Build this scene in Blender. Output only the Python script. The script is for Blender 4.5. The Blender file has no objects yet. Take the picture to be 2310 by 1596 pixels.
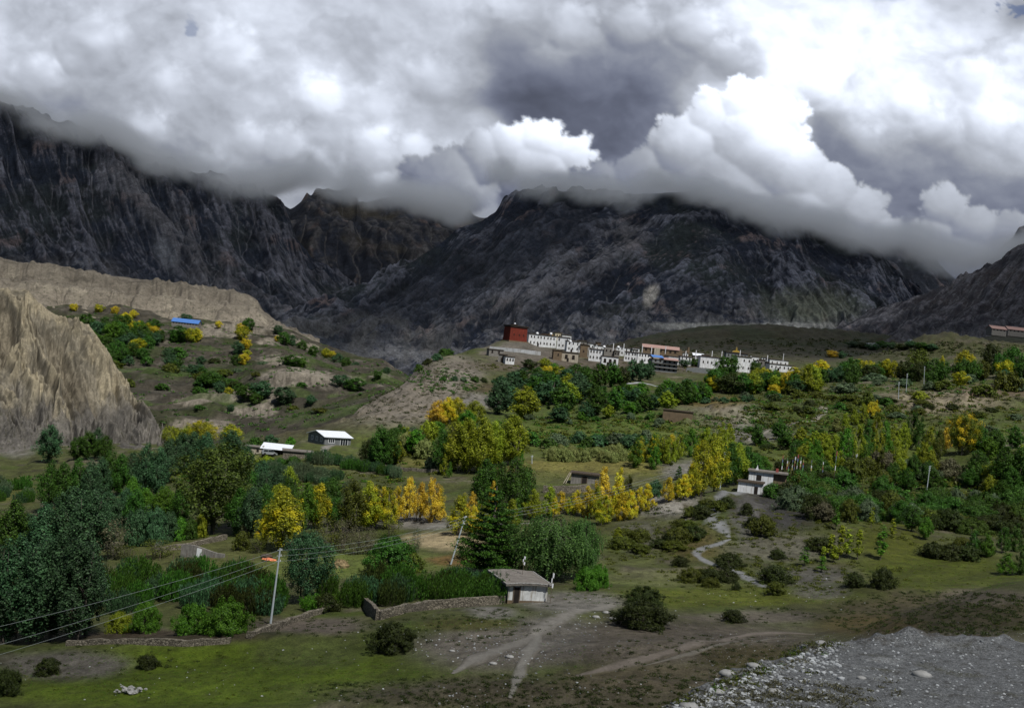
import bpy, math, random
import numpy as np
from mathutils import Vector, Matrix
C = bpy.context.scene.collection
# ---------------------------------------------------------------- camera, world, sun, exposure
scene = bpy.context.scene
ROLL = math.radians(6.0); F = 2888.0; U0, V0 = 1155.0, 798.0      # picture measured on a 2310 x 1596 grid
cam_d = bpy.data.cameras.new('camera'); cam = bpy.data.objects.new('camera', cam_d); C.objects.link(cam)
cam_d.sensor_width = 36.0; cam_d.lens = 45.0; cam_d.clip_start = 0.5; cam_d.clip_end = 30000
cam.matrix_world = Matrix.Rotation(math.radians(90), 4, 'X') @ Matrix.Rotation(ROLL, 4, 'Z')
scene.camera = cam
SUN_AZ, SUN_EL = math.radians(152), math.radians(56)              # azimuth clockwise from +Y (the view direction)
world = bpy.data.worlds.new('World'); scene.world = world; world.use_nodes = True
wn = world.node_tree.nodes; wl = world.node_tree.links
skyt = wn.new('ShaderNodeTexSky'); skyt.sky_type = 'NISHITA'; skyt.sun_disc = False
skyt.sun_elevation = SUN_EL; skyt.sun_rotation = SUN_AZ; skyt.altitude = 3500
wl.new(skyt.outputs[0], wn['Background'].inputs['Color']); wn['Background'].inputs['Strength'].default_value = 0.05
sun_d = bpy.data.lights.new('sun', 'SUN'); sun_d.energy = 5.0; sun_d.angle = math.radians(3.0); sun_d.color = (1.0, 0.965, 0.90)
sun = bpy.data.objects.new('sun', sun_d); C.objects.link(sun)
sdir = Vector((math.sin(SUN_AZ)*math.cos(SUN_EL), math.cos(SUN_AZ)*math.cos(SUN_EL), math.sin(SUN_EL)))
sun.rotation_euler = sdir.to_track_quat('Z', 'Y').to_euler()
scene.view_settings.view_transform = 'Standard'; scene.view_settings.look = 'None'
scene.view_settings.exposure = -0.22; scene.view_settings.gamma = 1.0
scene.render.engine = 'CYCLES'
cy = scene.cycles
cy.use_denoising = True; cy.max_bounces = 8; cy.diffuse_bounces = 3; cy.glossy_bounces = 2; cy.transmission_bounces = 2
cy.volume_bounces = 7; cy.transparent_max_bounces = 8; cy.caustics_reflective = False; cy.caustics_refractive = False

# ---------------------------------------------------------------- helpers
cR, sR = math.cos(ROLL), math.sin(ROLL)
def AS(u, v):
    """picture point -> (x/y, z/y) of its ray"""
    du = np.asarray(u, float) - U0; dv = np.asarray(v, float) - V0
    return (du*cR + dv*sR)/F, (du*sR - dv*cR)/F
def UV(a, s):
    return U0 + F*(a*cR + s*sR), V0 + F*(a*sR - s*cR)
def P(u, v, y):
    a, s = AS(u, v); return Vector((float(a)*y, y, float(s)*y))
def _h(ix, iy, seed):
    n = (ix.astype(np.int64)*374761393 + iy.astype(np.int64)*668265263 + seed*974711) & 0xffffffff
    n = ((n ^ (n >> 13))*1274126177) & 0xffffffff
    return ((n ^ (n >> 16)) & 0xffffff)/float(0x1000000)
def perlin(x, y, seed=0):
    x = np.asarray(x, float); y = np.asarray(y, float)
    x0 = np.floor(x); y0 = np.floor(y); fx = x-x0; fy = y-y0
    def g(ix, iy, dx, dy):
        t = _h(ix, iy, seed)*2*np.pi
        return np.cos(t)*dx + np.sin(t)*dy
    sx = fx*fx*fx*(fx*(fx*6-15)+10); sy = fy*fy*fy*(fy*(fy*6-15)+10)
    a = g(x0, y0, fx, fy); b = g(x0+1, y0, fx-1, fy); c = g(x0, y0+1, fx, fy-1); d = g(x0+1, y0+1, fx-1, fy-1)
    return 1.5*((a+(b-a)*sx)*(1-sy) + (c+(d-c)*sx)*sy)
def fbm(x, y, oct=5, seed=0, gain=0.5, lac=2.03):
    r = 0; amp = 1; f = 1; tot = 0
    for i in range(oct):
        r = r + amp*perlin(x*f + 17.3*i, y*f - 9.1*i, seed+i); tot += amp; amp *= gain; f *= lac
    return r/tot
def ridged(x, y, oct=5, seed=0, gain=0.5, lac=2.1):
    r = 0; amp = 1; f = 1; tot = 0; w = 1
    for i in range(oct):
        n = 1-np.abs(perlin(x*f+5.7*i, y*f+3.3*i, seed+i)); n = n*n*w
        r = r+amp*n; tot += amp; w = np.clip(n*1.6, 0, 1); amp *= gain; f *= lac
    return r/tot
def sstep(a, b, x):
    t = np.clip((x-a)/(b-a), 0, 1); return t*t*(3-2*t)
def pchip(xk, yk, x):
    """monotone cubic along axis 0 of yk (n, m) at the points x"""
    xk = np.asarray(xk, float); yk = np.asarray(yk, float); h = np.diff(xk)[:, None]; d = np.diff(yk, axis=0)/h
    m = np.zeros_like(yk); m[0] = d[0]; m[-1] = d[-1]
    w1 = 2*h[1:]+h[:-1]; w2 = h[1:]+2*h[:-1]; ok = d[1:]*d[:-1] > 0
    with np.errstate(divide='ignore', invalid='ignore'):
        m[1:-1] = np.where(ok, (w1+w2)/(w1/d[:-1]+w2/d[1:]), 0)
    i = np.clip(np.searchsorted(xk, x)-1, 0, len(xk)-2); hh = h[i]; t = ((x-xk[i])[:, None])/hh
    return ((2*t**3-3*t**2+1)*yk[i] + (t**3-2*t**2+t)*hh*m[i] + (-2*t**3+3*t**2)*yk[i+1] + (t**3-t**2)*hh*m[i+1])
def mesh_np(name, verts, faces, smooth=True, cols=None):
    """faces: (n,4) or (n,3) array; cols: (nverts,3) colour attribute"""
    me = bpy.data.meshes.new(name); verts = np.ascontiguousarray(verts, np.float32); faces = np.ascontiguousarray(faces, np.int32)
    n, k = faces.shape
    me.vertices.add(len(verts)); me.vertices.foreach_set('co', verts.ravel())
    me.loops.add(n*k); me.loops.foreach_set('vertex_index', faces.ravel())
    me.polygons.add(n); me.polygons.foreach_set('loop_start', np.arange(0, n*k, k, dtype=np.int32))
    me.polygons.foreach_set('loop_total', np.full(n, k, np.int32))
    me.polygons.foreach_set('use_smooth', np.full(n, smooth, bool))
    me.update(calc_edges=True)
    if cols is not None:
        at = me.color_attributes.new('tint', 'FLOAT_COLOR', 'POINT')
        at.data.foreach_set('color', np.ascontiguousarray(np.concatenate([cols, np.ones((len(cols), 1))], 1), np.float32).ravel())
    me.validate(); return me
def gridfaces(nr, nc):
    i = np.arange(nr*nc).reshape(nr, nc)
    return np.stack([i[:-1, :-1], i[:-1, 1:], i[1:, 1:], i[1:, :-1]], -1).reshape(-1, 4)
def link(name, me, mat=None, parent=None, **props):
    o = bpy.data.objects.new(name, me); C.objects.link(o)
    if mat is not None and me is not None:
        if len(me.materials) == 0: me.materials.append(mat)
    if parent is not None: o.parent = parent
    for k, v in props.items(): o[k] = v
    return o
def empty(name, loc, rz=0.0, sc=(1, 1, 1), **props):
    o = bpy.data.objects.new(name, None); C.objects.link(o); o.location = loc; o.rotation_euler = (0, 0, rz); o.scale = sc
    for k, v in props.items(): o[k] = v
    return o
# ---------------------------------------------------------------- materials
def new_mat(name):
    m = bpy.data.materials.new(name); m.use_nodes = True
    nt = m.node_tree; b = nt.nodes['Principled BSDF']; b.inputs['Specular IOR Level'].default_value = 0.15
    return m, nt, b
def noise_node(nt, scale, detail=6, rough=0.6, vec=None):
    n = nt.nodes.new('ShaderNodeTexNoise'); n.inputs['Scale'].default_value = scale; n.inputs['Detail'].default_value = detail
    n.inputs['Roughness'].default_value = rough
    if vec is not None: nt.links.new(vec, n.inputs['Vector'])
    return n
def maprange(nt, src, a, b, c, d):
    n = nt.nodes.new('ShaderNodeMapRange'); nt.links.new(src, n.inputs['Value'])
    for k, v in zip(('From Min', 'From Max', 'To Min', 'To Max'), (a, b, c, d)): n.inputs[k].default_value = v
    return n.outputs[0]
def mixc(nt, fac, a, b, mode='MIX'):
    n = nt.nodes.new('ShaderNodeMix'); n.data_type = 'RGBA'; n.blend_type = mode
    for sock, v in ((n.inputs['Factor'], fac), (n.inputs['A'], a), (n.inputs['B'], b)):
        if isinstance(v, (int, float)): sock.default_value = v
        elif isinstance(v, tuple): sock.default_value = (*v, 1) if len(v) == 3 else v
        else: nt.links.new(v, sock)
    return n.outputs['Result']
def mat_earth(name, scales, bump, rough=0.95, lo=0.55, hi=1.5, stretch=(1, 1, 1)):
    """takes the mesh's own 'tint' colour and breaks it up with noise of several sizes"""
    m, nt, b = new_mat(name); b.inputs['Roughness'].default_value = rough
    at = nt.nodes.new('ShaderNodeAttribute'); at.attribute_name = 'tint'
    tc = nt.nodes.new('ShaderNodeTexCoord'); mp = nt.nodes.new('ShaderNodeMapping'); nt.links.new(tc.outputs['Object'], mp.inputs[0])
    mp.inputs['Scale'].default_value = stretch
    col = at.outputs['Color']
    last = None
    for k, s in enumerate(scales):
        n = noise_node(nt, s, 8, 0.65, mp.outputs[0])
        f = maprange(nt, n.outputs['Fac'], 0.3, 0.7, lo, hi)
        col = mixc(nt, 1.0, col, f, 'MULTIPLY'); last = n
    nt.links.new(col, b.inputs['Base Color'])
    bp = nt.nodes.new('ShaderNodeBump'); bp.inputs['Strength'].default_value = 0.9; bp.inputs['Distance'].default_value = bump
    nt.links.new(last.outputs['Fac'], bp.inputs['Height']); nt.links.new(bp.outputs[0], b.inputs['Normal'])
    return m
def mat_plain(name, col, var=0.25, scale=3.0, rough=0.8, bump=0.0, metal=0.0, streak=None):
    m, nt, b = new_mat(name); b.inputs['Roughness'].default_value = rough; b.inputs['Metallic'].default_value = metal
    tc = nt.nodes.new('ShaderNodeTexCoord'); n = noise_node(nt, scale, 6, 0.6, tc.outputs['Object'])
    f = maprange(nt, n.outputs['Fac'], 0.3, 0.7, 1-var, 1+var)
    c = mixc(nt, 1.0, col, f, 'MULTIPLY')
    if streak:                                                    # weathered streaks running down a wall
        mp = nt.nodes.new('ShaderNodeMapping'); nt.links.new(tc.outputs['Object'], mp.inputs[0]); mp.inputs['Scale'].default_value = (2.2, 2.2, .18)
        n2 = noise_node(nt, 1.6, 5, 0.65, mp.outputs[0])
        c = mixc(nt, maprange(nt, n2.outputs['Fac'], .5, .68, 0, .85), c, streak)
    nt.links.new(c, b.inputs['Base Color'])
    if bump:
        bp = nt.nodes.new('ShaderNodeBump'); bp.inputs['Strength'].default_value = 0.8; bp.inputs['Distance'].default_value = bump
        nt.links.new(n.outputs['Fac'], bp.inputs['Height']); nt.links.new(bp.outputs[0], b.inputs['Normal'])
    return m
class MB:
    def __init__(s): s.v = []; s.f = []
    def box(s, x0, x1, y0, y1, z0, z1, tx=0.0, ty=0.0):
        """box whose top is drawn in by tx, ty on every side (battered walls)"""
        b = len(s.v); s.v += [(x0, y0, z0), (x1, y0, z0), (x1, y1, z0), (x0, y1, z0), (x0+tx, y0+ty, z1), (x1-tx, y0+ty, z1), (x1-tx, y1-ty, z1), (x0+tx, y1-ty, z1)]
        s.f += [tuple(b+i for i in q) for q in ((0, 3, 2, 1), (4, 5, 6, 7), (0, 1, 5, 4), (1, 2, 6, 5), (2, 3, 7, 6), (3, 0, 4, 7))]; return s
    def prism(s, pts, y0, y1):
        """outline in x-z carried from y0 to y1"""
        b = len(s.v); n = len(pts); s.v += [(x, y0, z) for x, z in pts]+[(x, y1, z) for x, z in pts]
        s.f.append(tuple(range(b, b+n))); s.f.append(tuple(range(b+2*n-1, b+n-1, -1)))
        s.f += [(b+(i+1) % n, b+i, b+n+i, b+n+(i+1) % n) for i in range(n)]; return s
    def prismx(s, pts, x0, x1):
        b = len(s.v); n = len(pts); s.v += [(x0, y, z) for y, z in pts]+[(x1, y, z) for y, z in pts]
        s.f.append(tuple(range(b+n-1, b-1, -1))); s.f.append(tuple(range(b+n, b+2*n)))
        s.f += [(b+i, b+(i+1) % n, b+n+(i+1) % n, b+n+i) for i in range(n)]; return s
    def tube(s, pts, rad, k=6):
        pts = [Vector(p) for p in pts]; rings = []
        rad = rad if isinstance(rad, (list, tuple)) else [rad]*len(pts)
        for i, p in enumerate(pts):
            d = (pts[min(i+1, len(pts)-1)]-pts[max(i-1, 0)]).normalized(); a = d.orthogonal().normalized(); c = d.cross(a); b = len(s.v); rings.append(b)
            for j in range(k):
                t = 2*math.pi*j/k; q = p+(a*math.cos(t)+c*math.sin(t))*rad[i]; s.v.append(tuple(q))
        for r0, r1 in zip(rings, rings[1:]):
            s.f += [(r0+j, r0+(j+1) % k, r1+(j+1) % k, r1+j) for j in range(k)]
        s.f.append(tuple(rings[0]+j for j in reversed(range(k)))); s.f.append(tuple(rings[-1]+j for j in range(k))); return s
    def blob(s, c, r, rng, n=6, m=4, rough=.25):
        c = Vector(c); b = len(s.v); ph = rng.uniform(0, 6)
        for i in range(m+1):
            th = math.pi*i/m
            for j in range(n):
                t = 2*math.pi*j/n+ph; k = 1+rng.uniform(-rough, rough)
                s.v.append((c.x+r[0]*k*math.sin(th)*math.cos(t), c.y+r[1]*k*math.sin(th)*math.sin(t), c.z+r[2]*k*math.cos(th)))
        for i in range(m):
            s.f += [(b+i*n+j, b+(i+1)*n+j, b+(i+1)*n+(j+1) % n, b+i*n+(j+1) % n) for j in range(n)]
        return s
    def build(s, name, mat, parent=None, smooth=False, **props):
        me = bpy.data.meshes.new(name); me.from_pydata(s.v, [], s.f); me.update()
        if smooth: me.polygons.foreach_set('use_smooth', [True]*len(me.polygons))
        return link(name, me, mat, parent, **props)
# ---------------------------------------------------------------- the village on the ridge: (u0, u1, top v, base v, wall colour, window columns, rows, label)
VILLAGE = [
 (1190, 1255, 758, 781, 'white', 8, 2, 'long white two-storey building with two rows of dark windows'),
 (1255, 1283, 763, 786, 'white', 3, 2, 'white block with few windows joined right of the long building'),
 (1251, 1267, 752, 765, 'cream', 2, 1, 'tall cream house rising behind the end of the long white building'),
 (1237, 1251, 753, 763, 'ochre', 3, 1, 'ochre yellow house on the roofline of the long white building'),
 (1221, 1237, 754, 762, 'redwall', 2, 1, 'low dark red house behind the roof of the long white building'),
 (1267, 1288, 757, 771, 'white', 3, 1, 'white house behind the white block, below the bare mountain'),
 (1277, 1307, 772, 793, 'white', 3, 2, 'white stepped house between the white block and the brown tower'),
 (1307, 1327, 780, 805, 'mud', 1, 1, 'brown earth tower house with a white upper band'),
 (1327, 1357, 790, 813, 'white', 4, 2, 'white house with tall side wall, lower right of the brown tower'),
 (1325, 1341, 776, 790, 'white', 2, 1, 'small white house straight above the house beside the brown tower'),
 (1340, 1363, 781, 795, 'white', 2, 1, 'white house with dark roof edge in the crowded village middle'),
 (1362, 1389, 783, 801, 'stone', 3, 1, 'grey stained house with wooden gallery in the village middle'),
 (1356, 1394, 806, 824, 'white', 3, 1, 'white front row house with big dark openings above the trees'),
 (1389, 1407, 783, 801, 'white', 2, 2, 'narrow white house with a white dish on its flat roof'),
 (1407, 1436, 796, 814, 'white', 4, 2, 'white house with eight neat windows under the pink roof hall'),
 (1436, 1467, 799, 818, 'white', 4, 2, 'stepped white house right of the eight window house'),
 (1426, 1442, 786, 797, 'white', 2, 1, 'small white house touching the pink roof hall gable'),
 (1407, 1426, 786, 796, 'white', 2, 1, 'low white house left of the pink roof hall'),
 (1266, 1303, 797, 815, 'tan', 2, 1, 'wide tan and white house with one big window below the village'),
 (1247, 1267, 792, 810, 'mud', 1, 1, 'brown mud house at the left end of the lower village row'),
 (1139, 1160, 806, 820, 'white', 3, 1, 'bright white hut lowest on the ridge below the monastery'),
 (1123, 1142, 801, 815, 'stone', 1, 1, 'grey block hut joined to the bright white hut'),
 (1102, 1136, 790, 802, 'stone', 2, 1, 'long grey stone house at the left tip of the ridge'),
 (1506, 1536, 806, 821, 'white', 3, 1, 'white house with dark windows behind the grey block'),
 (1533, 1560, 806, 823, 'white', 3, 2, 'white house between the grey block and the round tree'),
 (1578, 1622, 807, 829, 'white', 4, 1, 'large white house right of the round dark tree'),
 (1659, 1694, 808, 838, 'white', 3, 2, 'tall white house under the golden pinnacle'),
 (1694, 1712, 806, 820, 'white', 2, 1, 'small white house behind the tall white house'),
 (1711, 1726, 813, 827, 'stone', 1, 1, 'narrow grey house in the gap before the last houses'),
 (1735, 1778, 813, 827, 'white', 4, 1, 'upper white house at the right end of the village'),
 (1735, 1792, 824, 837, 'white', 6, 1, 'lower white house with a long flat front, last on the right'),
 (1300, 1322, 770, 783, 'stone', 2, 1, 'grey rear house above the brown tower'),
 (1340, 1360, 803, 812, 'tan', 1, 1, 'tan shed squeezed in front of the white middle houses'),
 (1622, 1642, 810, 826, 'white', 2, 1, 'white house half hidden behind the tallest village tree'),
]
_r = random.Random(31); _n = 0
_fill = [(1291+i*13.5, 786+(1291+i*13.5-1291)*.105+(-7, 6, -1, 9)[i % 4]) for i in range(11)]+[(1540+i*15, 815+i*1.5+(-6, 5, -2)[i % 3]) for i in range(9)]+[(1706+i*12, 824+(0, -8, 3)[i % 3]) for i in range(4)]
_ord = ['first', 'second', 'third', 'fourth', 'fifth', 'sixth', 'seventh', 'eighth', 'ninth', 'tenth', 'eleventh', 'twelfth', 'thirteenth', 'fourteenth', 'fifteenth', 'sixteenth', 'seventeenth', 'eighteenth', 'nineteenth', 'twentieth', 'twenty-first', 'twenty-second', 'twenty-third', 'twenty-fourth']
for _i, (_u, _v) in enumerate(_fill):
    _w = _r.uniform(9, 16); _hh = _r.uniform(8, 12); VILLAGE.append((_u, _u+_w, _v-_hh, _v, ('white', 'white', 'stone', 'white', 'mud')[_i % 5], 2, 1, f'small house squeezed between larger village houses, {_ord[_i]} from left'))
PADS = []
# ---------------------------------------------------------------- the valley ground: heights read off the picture along columns
KY = [6, 30, 45, 60, 85, 115, 150, 190, 240, 300, 360, 430, 520, 620, 700, 800, 1000, 1500]
# rows below: for each picture column, the picture height v of the ground at those distances ('z' tuples give metres instead)
COLS = {
 0:    ['z-4','z-13','z-17','z-21.5','z-29',1606,1442,1330,1235,1150,1080,1015,1000,1000,980,960,930,880],
 250:  ['z-4','z-12.5','z-16.5','z-21','z-28',1602,1428,1312,1218,1130,1060,1010,1015,1030,1020,1000,960,900],
 500:  ['z-4','z-12','z-16','z-20','z-27',1598,1416,1294,1200,1115,1052,1005,1020,1050,1040,1020,980,910],
 720:  ['z-4','z-12','z-16','z-20','z-26',1590,1406,1288,1192,1106,1005,967,1000,1030,1030,1010,980,910],
 850:  ['z-4','z-12','z-16','z-20','z-26',1585,1402,1284,1188,1102,1020,940,900,930,950,960,960,900],
 1000: ['z-4','z-12','z-16','z-20','z-26',1580,1398,1280,1182,1095,1005,942,868,800,812,850,880,870],
 1150: ['z-4','z-12','z-16','z-20','z-26',1578,1396,1278,1180,1090,1005,948,890,822,782,780,830,850],
 1350: ['z-4','z-12','z-15','z-20','z-26',1572,1398,1284,1180,1085,1008,950,890,842,818,790,790,800],
 1500: ['z-3.6','z-10.5','z-14','z-19','z-26',1566,1400,1288,1180,1085,1010,953,893,850,828,802,790,775],
 1650: ['z-3.3','z-10','z-13','z-18','z-25.5',1558,1402,1292,1176,1082,1012,948,895,858,838,815,795,766],
 1850: ['z-3','z-10','z-12.5','z-17','z-25',1500,1405,1296,1190,1095,1005,942,893,860,842,825,805,768],
 2100: ['z-3','z-10','z-12','z-16','z-20',1375,1385,1298,1196,1100,1015,940,885,856,838,815,795,765],
 2310: ['z-3','z-10','z-11.5','z-14.5','z-17.6',1318,1370,1292,1196,1100,1005,935,882,846,825,800,768,750],
}
cu = sorted(COLS); NA, NY = 760, 900
A_in = np.linspace(-0.50, 0.50, 620); A_out = 0.50 + np.linspace(0.012, 0.75, 70)**1.0
AG = np.concatenate([-A_out[::-1], A_in, A_out]); NA = len(AG)
YG = np.exp(np.linspace(math.log(6), math.log(1700), NY))
zk = []
for k, y in enumerate(KY):
    aa, zz = [], []
    for u in cu:
        e = COLS[u][k]
        if isinstance(e, str):
            z = float(e[1:]); v = V0 + 300
            a = float(AS(u, 1300)[0])
        else:
            a, s = AS(u, e); a = float(a); z = float(s)*y
        aa.append(a); zz.append(z)
    o = np.argsort(aa); aa = np.array(aa)[o]; zz = np.array(zz)[o]
    aa = np.concatenate([[aa[0]-.5], aa, [aa[-1]+.5]]); zz = np.concatenate([[zz[0]-.02*y], zz, [zz[-1]+.02*y]])
    zk.append(pchip(aa, zz[:, None], np.clip(AG, aa[0], aa[-1]))[:, 0])
ZG = pchip(np.log(KY + [2200]), np.array(zk + [zk[-1]*1.25]), np.log(YG))            # (NY, NA)
for _ in range(2):
    ZG[:, 2:-2] = (ZG[:, :-4]+ZG[:, 1:-3]+ZG[:, 2:-2]+ZG[:, 3:-1]+ZG[:, 4:])/5
XX = AG[None, :]*YG[:, None]; YY = np.repeat(YG[:, None], NA, 1)
def bump_at(u, v, y, h, r, ry=None, rough=0.0):
    p = P(u, v, y); ry = ry or r
    q = ((XX-p.x)/r)**2 + ((YY-p.y)/ry)**2
    if rough: q = q*(1+rough*fbm(XX/9, YY/9, 4, 71))
    return h*np.exp(-q)
ZG += bump_at(1770, 1220, 222, 4.5, 24, 20) + bump_at(1490, 1140, 262, 2.6, 16, 12) + bump_at(1640, 945, 428, 5, 34, 16, .5)
ZG += bump_at(2105, 900, 455, 5, 36, 20, .3) + bump_at(2120, 760, 900, 15, 34, 40, .5) + bump_at(1560, 1480, 130, .8, 14) + bump_at(1100, 1455, 140, 1.6, 14, 9)
ZG += bump_at(1050, 1590, 112, 1.5, 22, 3.0) + bump_at(940, 1035, 345, 3.0, 8, 12) + bump_at(1165, 770, 726, 4.5, 13, 20)+bump_at(2000,1290,170,1.6,9,7)+bump_at(1100,1425,148,1.2,20,4.5)+bump_at(740,1455,140,1.0,17,4)+bump_at(1480,1505,127,1.3,20,4.5)+bump_at(300,1480,140,.9,18,4.5)+bump_at(1250,1560,114,1.2,14,3)+bump_at(1640,795,1230,17,110,70,.5)+bump_at(1850,790,1300,12,90,60,.5)
far = np.clip(YY/250, .25, 2.2)
ZG += 0.9*far*fbm(XX/34, YY/34, 4, 3) + 0.30*np.clip(YY/200, .15, 2.5)*fbm(XX/8, YY/8, 4, 9)
bad = np.clip(sum(np.exp(-((XX-P(u, v, y).x)/rx)**2-((YY-y)/ry)**2) for u, v, y, rx, ry in
      ((1640, 940, 428, 40, 26), (900, 900, 480, 40, 80), (2100, 900, 450, 46, 28), (1490, 1140, 262, 20, 16), (1750, 1160, 240, 26, 24), (2120, 760, 900, 60, 60))), 0, 1)
rg = ridged(XX/16+.7*fbm(XX/20, YY/20, 3, 5), YY/30, 5, 12)
ZG += bad*(rg-.35)*3.2*np.clip(YY/400, .4, 1.5)
# terraced steps (field walls) on the slopes between 330 m and 620 m
terr = sstep(330, 380, YY)*(1-sstep(560, 640, YY))*(1-bad)
st = 2.4; q = ZG/st; ZG += terr*.45*st*((np.floor(q)+sstep(.35, .65, q-np.floor(q)))-q)
# the gravel terrace the road stands on (lower right)
ex = np.interp(YG, [6, 30, 37.8, 44.3, 51.4, 57.4, 60], [1.5, 3.4, 5.2, 8.6, 13.6, 24, 40])[:, None] + .8*fbm(XX/2.2, YY/2.2, 4, 21)
TM = sstep(-2.5, .4, XX-ex)*(1-sstep(55.5, 60.5, YY + .9*fbm(XX/3, YY/3, 3, 22)))
TZ = np.interp(YG, [6, 20, 30, 60], [-3, -8.6, -10, -10.2])[:, None]
berm = .55*np.exp(-((YY-53.5)/1.1)**2)*np.clip(.5+1.6*fbm(XX/3.5, XX*0+3, 3, 23), 0, 1.6)*sstep(11, 15, XX)
berm += .30*np.exp(-((XX-ex-.8)/.7)**2)*np.clip(.4+1.2*fbm(XX/1.3, YY/1.3, 3, 24), 0, 1.2)
gz = TZ + berm + .06*fbm(XX/4, YY/4, 4, 25) + .012*fbm(XX/.6, YY/.6, 3, 26)
ZG = ZG*(1-TM) + gz*TM
def raw_hit(u, v, y0=560, y1=800):
    a, s = AS(u, v); a = float(a); j = int(np.clip(np.searchsorted(AG, a), 1, NA-1)); d = ZG[:, j]-float(s)*YG; ok = (YG > y0) & (YG < y1)
    idx = np.nonzero((d[:-1] < 0) & (d[1:] >= 0) & ok[:-1])[0]
    if len(idx): return float(YG[idx[0]])
    q = ZG[:, j]/YG; k = int(np.argmax(np.where(ok, q, -9))); return float(YG[k]) + 2 + (float(s)-q[k])*F*1.5
VY = [raw_hit((q[0]+q[1])/2, q[3]) for q in VILLAGE]
for q, yv in zip(VILLAGE, VY):
    p_ = P((q[0]+q[1])/2, q[3], yv); PADS.append((p_.x, p_.y+2, p_.z+.1, 4.0+(q[1]-q[0])*.07)); PADS.append((p_.x, p_.y-6, p_.z-1.2, 5.0+(q[1]-q[0])*.05))
FIX = {}
for key, (u, v) in dict(monastery=(1163, 769), hall=(1488, 809), guest=(1498, 838), ruin=(1539, 803), temple=(1662, 808), tin=(1575, 807), wa=(1105, 788), wb=(1160, 792), wc=(1218, 799), grey=(1575, 839)).items():
    FIX[key] = raw_hit(u, v); p_ = P(u, v, FIX[key]); PADS.append((p_.x, p_.y+2, p_.z+.1, 7)); PADS.append((p_.x, p_.y-7, p_.z-1.4, 6))
padw = np.full_like(ZG, .12); padz = ZG*.12
for (px, py, pz, pr) in PADS:
    w_ = np.exp(-np.minimum(((XX-px)**2+(YY-py)**2)/pr**2, 40)); padw += w_; padz += w_*pz
ZG = padz/padw
lYG = np.log(YG)
def gz_at(x, y):
    """ground height (bilinear in the very grid the mesh is made of)"""
    a = x/y; i = np.clip(np.interp(math.log(max(y, YG[0])), lYG, np.arange(NY)), 0, NY-1.001); j = np.clip(np.interp(a, AG, np.arange(NA)), 0, NA-1.001)
    i0, j0 = int(i), int(j); fi, fj = i-i0, j-j0
    return float((ZG[i0, j0]*(1-fj)+ZG[i0, j0+1]*fj)*(1-fi)+(ZG[i0+1, j0]*(1-fj)+ZG[i0+1, j0+1]*fj)*fi)
def hit(u, v, y0=28, y1=1690):
    """where the picture ray (u, v) first meets the ground"""
    a, s = AS(u, v); a = float(a); s = float(s)
    j = np.clip(np.interp(a, AG, np.arange(NA)), 0, NA-1.001); j0 = int(j); fj = j-j0
    col = ZG[:, j0]*(1-fj)+ZG[:, j0+1]*fj
    d = col - s*YG; ok = (YG > y0) & (YG < y1)
    idx = np.nonzero((d[:-1] < 0) & (d[1:] >= 0) & ok[:-1])[0]
    if len(idx) == 0:
        k = int(np.argmax(np.where(ok, d, -1e9))); y = YG[k]
    else:
        k = idx[0]; t = d[k]/(d[k]-d[k+1]); y = YG[k]+(YG[k+1]-YG[k])*t
    return Vector((a*y, y, gz_at(a*y, y)))
# --- what grows or lies where: true surface colours
GU, GV = UV(XX/YY, ZG/YY)
n1 = fbm(XX/22, YY/22, 5, 31); n2 = fbm(XX/6, YY/6, 4, 32); n3 = fbm(XX/2.0, YY/2.0, 3, 33)
def lerp3(c0, c1, t): return c0*(1-t[..., None]) + np.asarray(c1)*t[..., None]
GRASS = (.063, .092, .008); DULL = (.080, .104, .020); EARTH = (.135, .115, .092); BROWN = (.062, .046, .024); GREY = (.150, .142, .130)
TAN = (.20, .17, .125); PALE = (.30, .27, .22); STRAW = (.27, .22, .13); DARK = (.035, .032, .022); GRAVEL = (.205, .212, .212); OLIVE = (.070, .062, .016)
col = np.ones(XX.shape+(3,))*np.asarray((.058, .066, .022))
col = lerp3(col, (.045, .064, .012), sstep(.0, .3, fbm(XX/12, YY/12, 4, 37))*.8); col = lerp3(col, EARTH, sstep(.12, .42, n1+.4*n2)*.7)
col = lerp3(col, DARK, sstep(.1, .4, n2-.2*n1)*.6)
col = lerp3(col, (.040, .037, .026), sstep(760, 950, YY)*.85); col = lerp3(col, (.030, .038, .020), sstep(900, 1050, YY)*sstep(-.05, .25, fbm(XX/60, YY/60, 4, 39))*.8)
WU = GU + 26*n1 + 22*n2; WV = GV + 8*n1 + 7*n2
def paint(u, v, ru, rv, c, w=1.0, y0=0, y1=9999):
    global col
    m = w*(1-sstep(.55, 1.25, np.sqrt(((WU-u)/ru)**2+((WV-v)/rv)**2)))*((YY > y0) & (YY < y1))
    col = lerp3(col, c, m)
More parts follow.
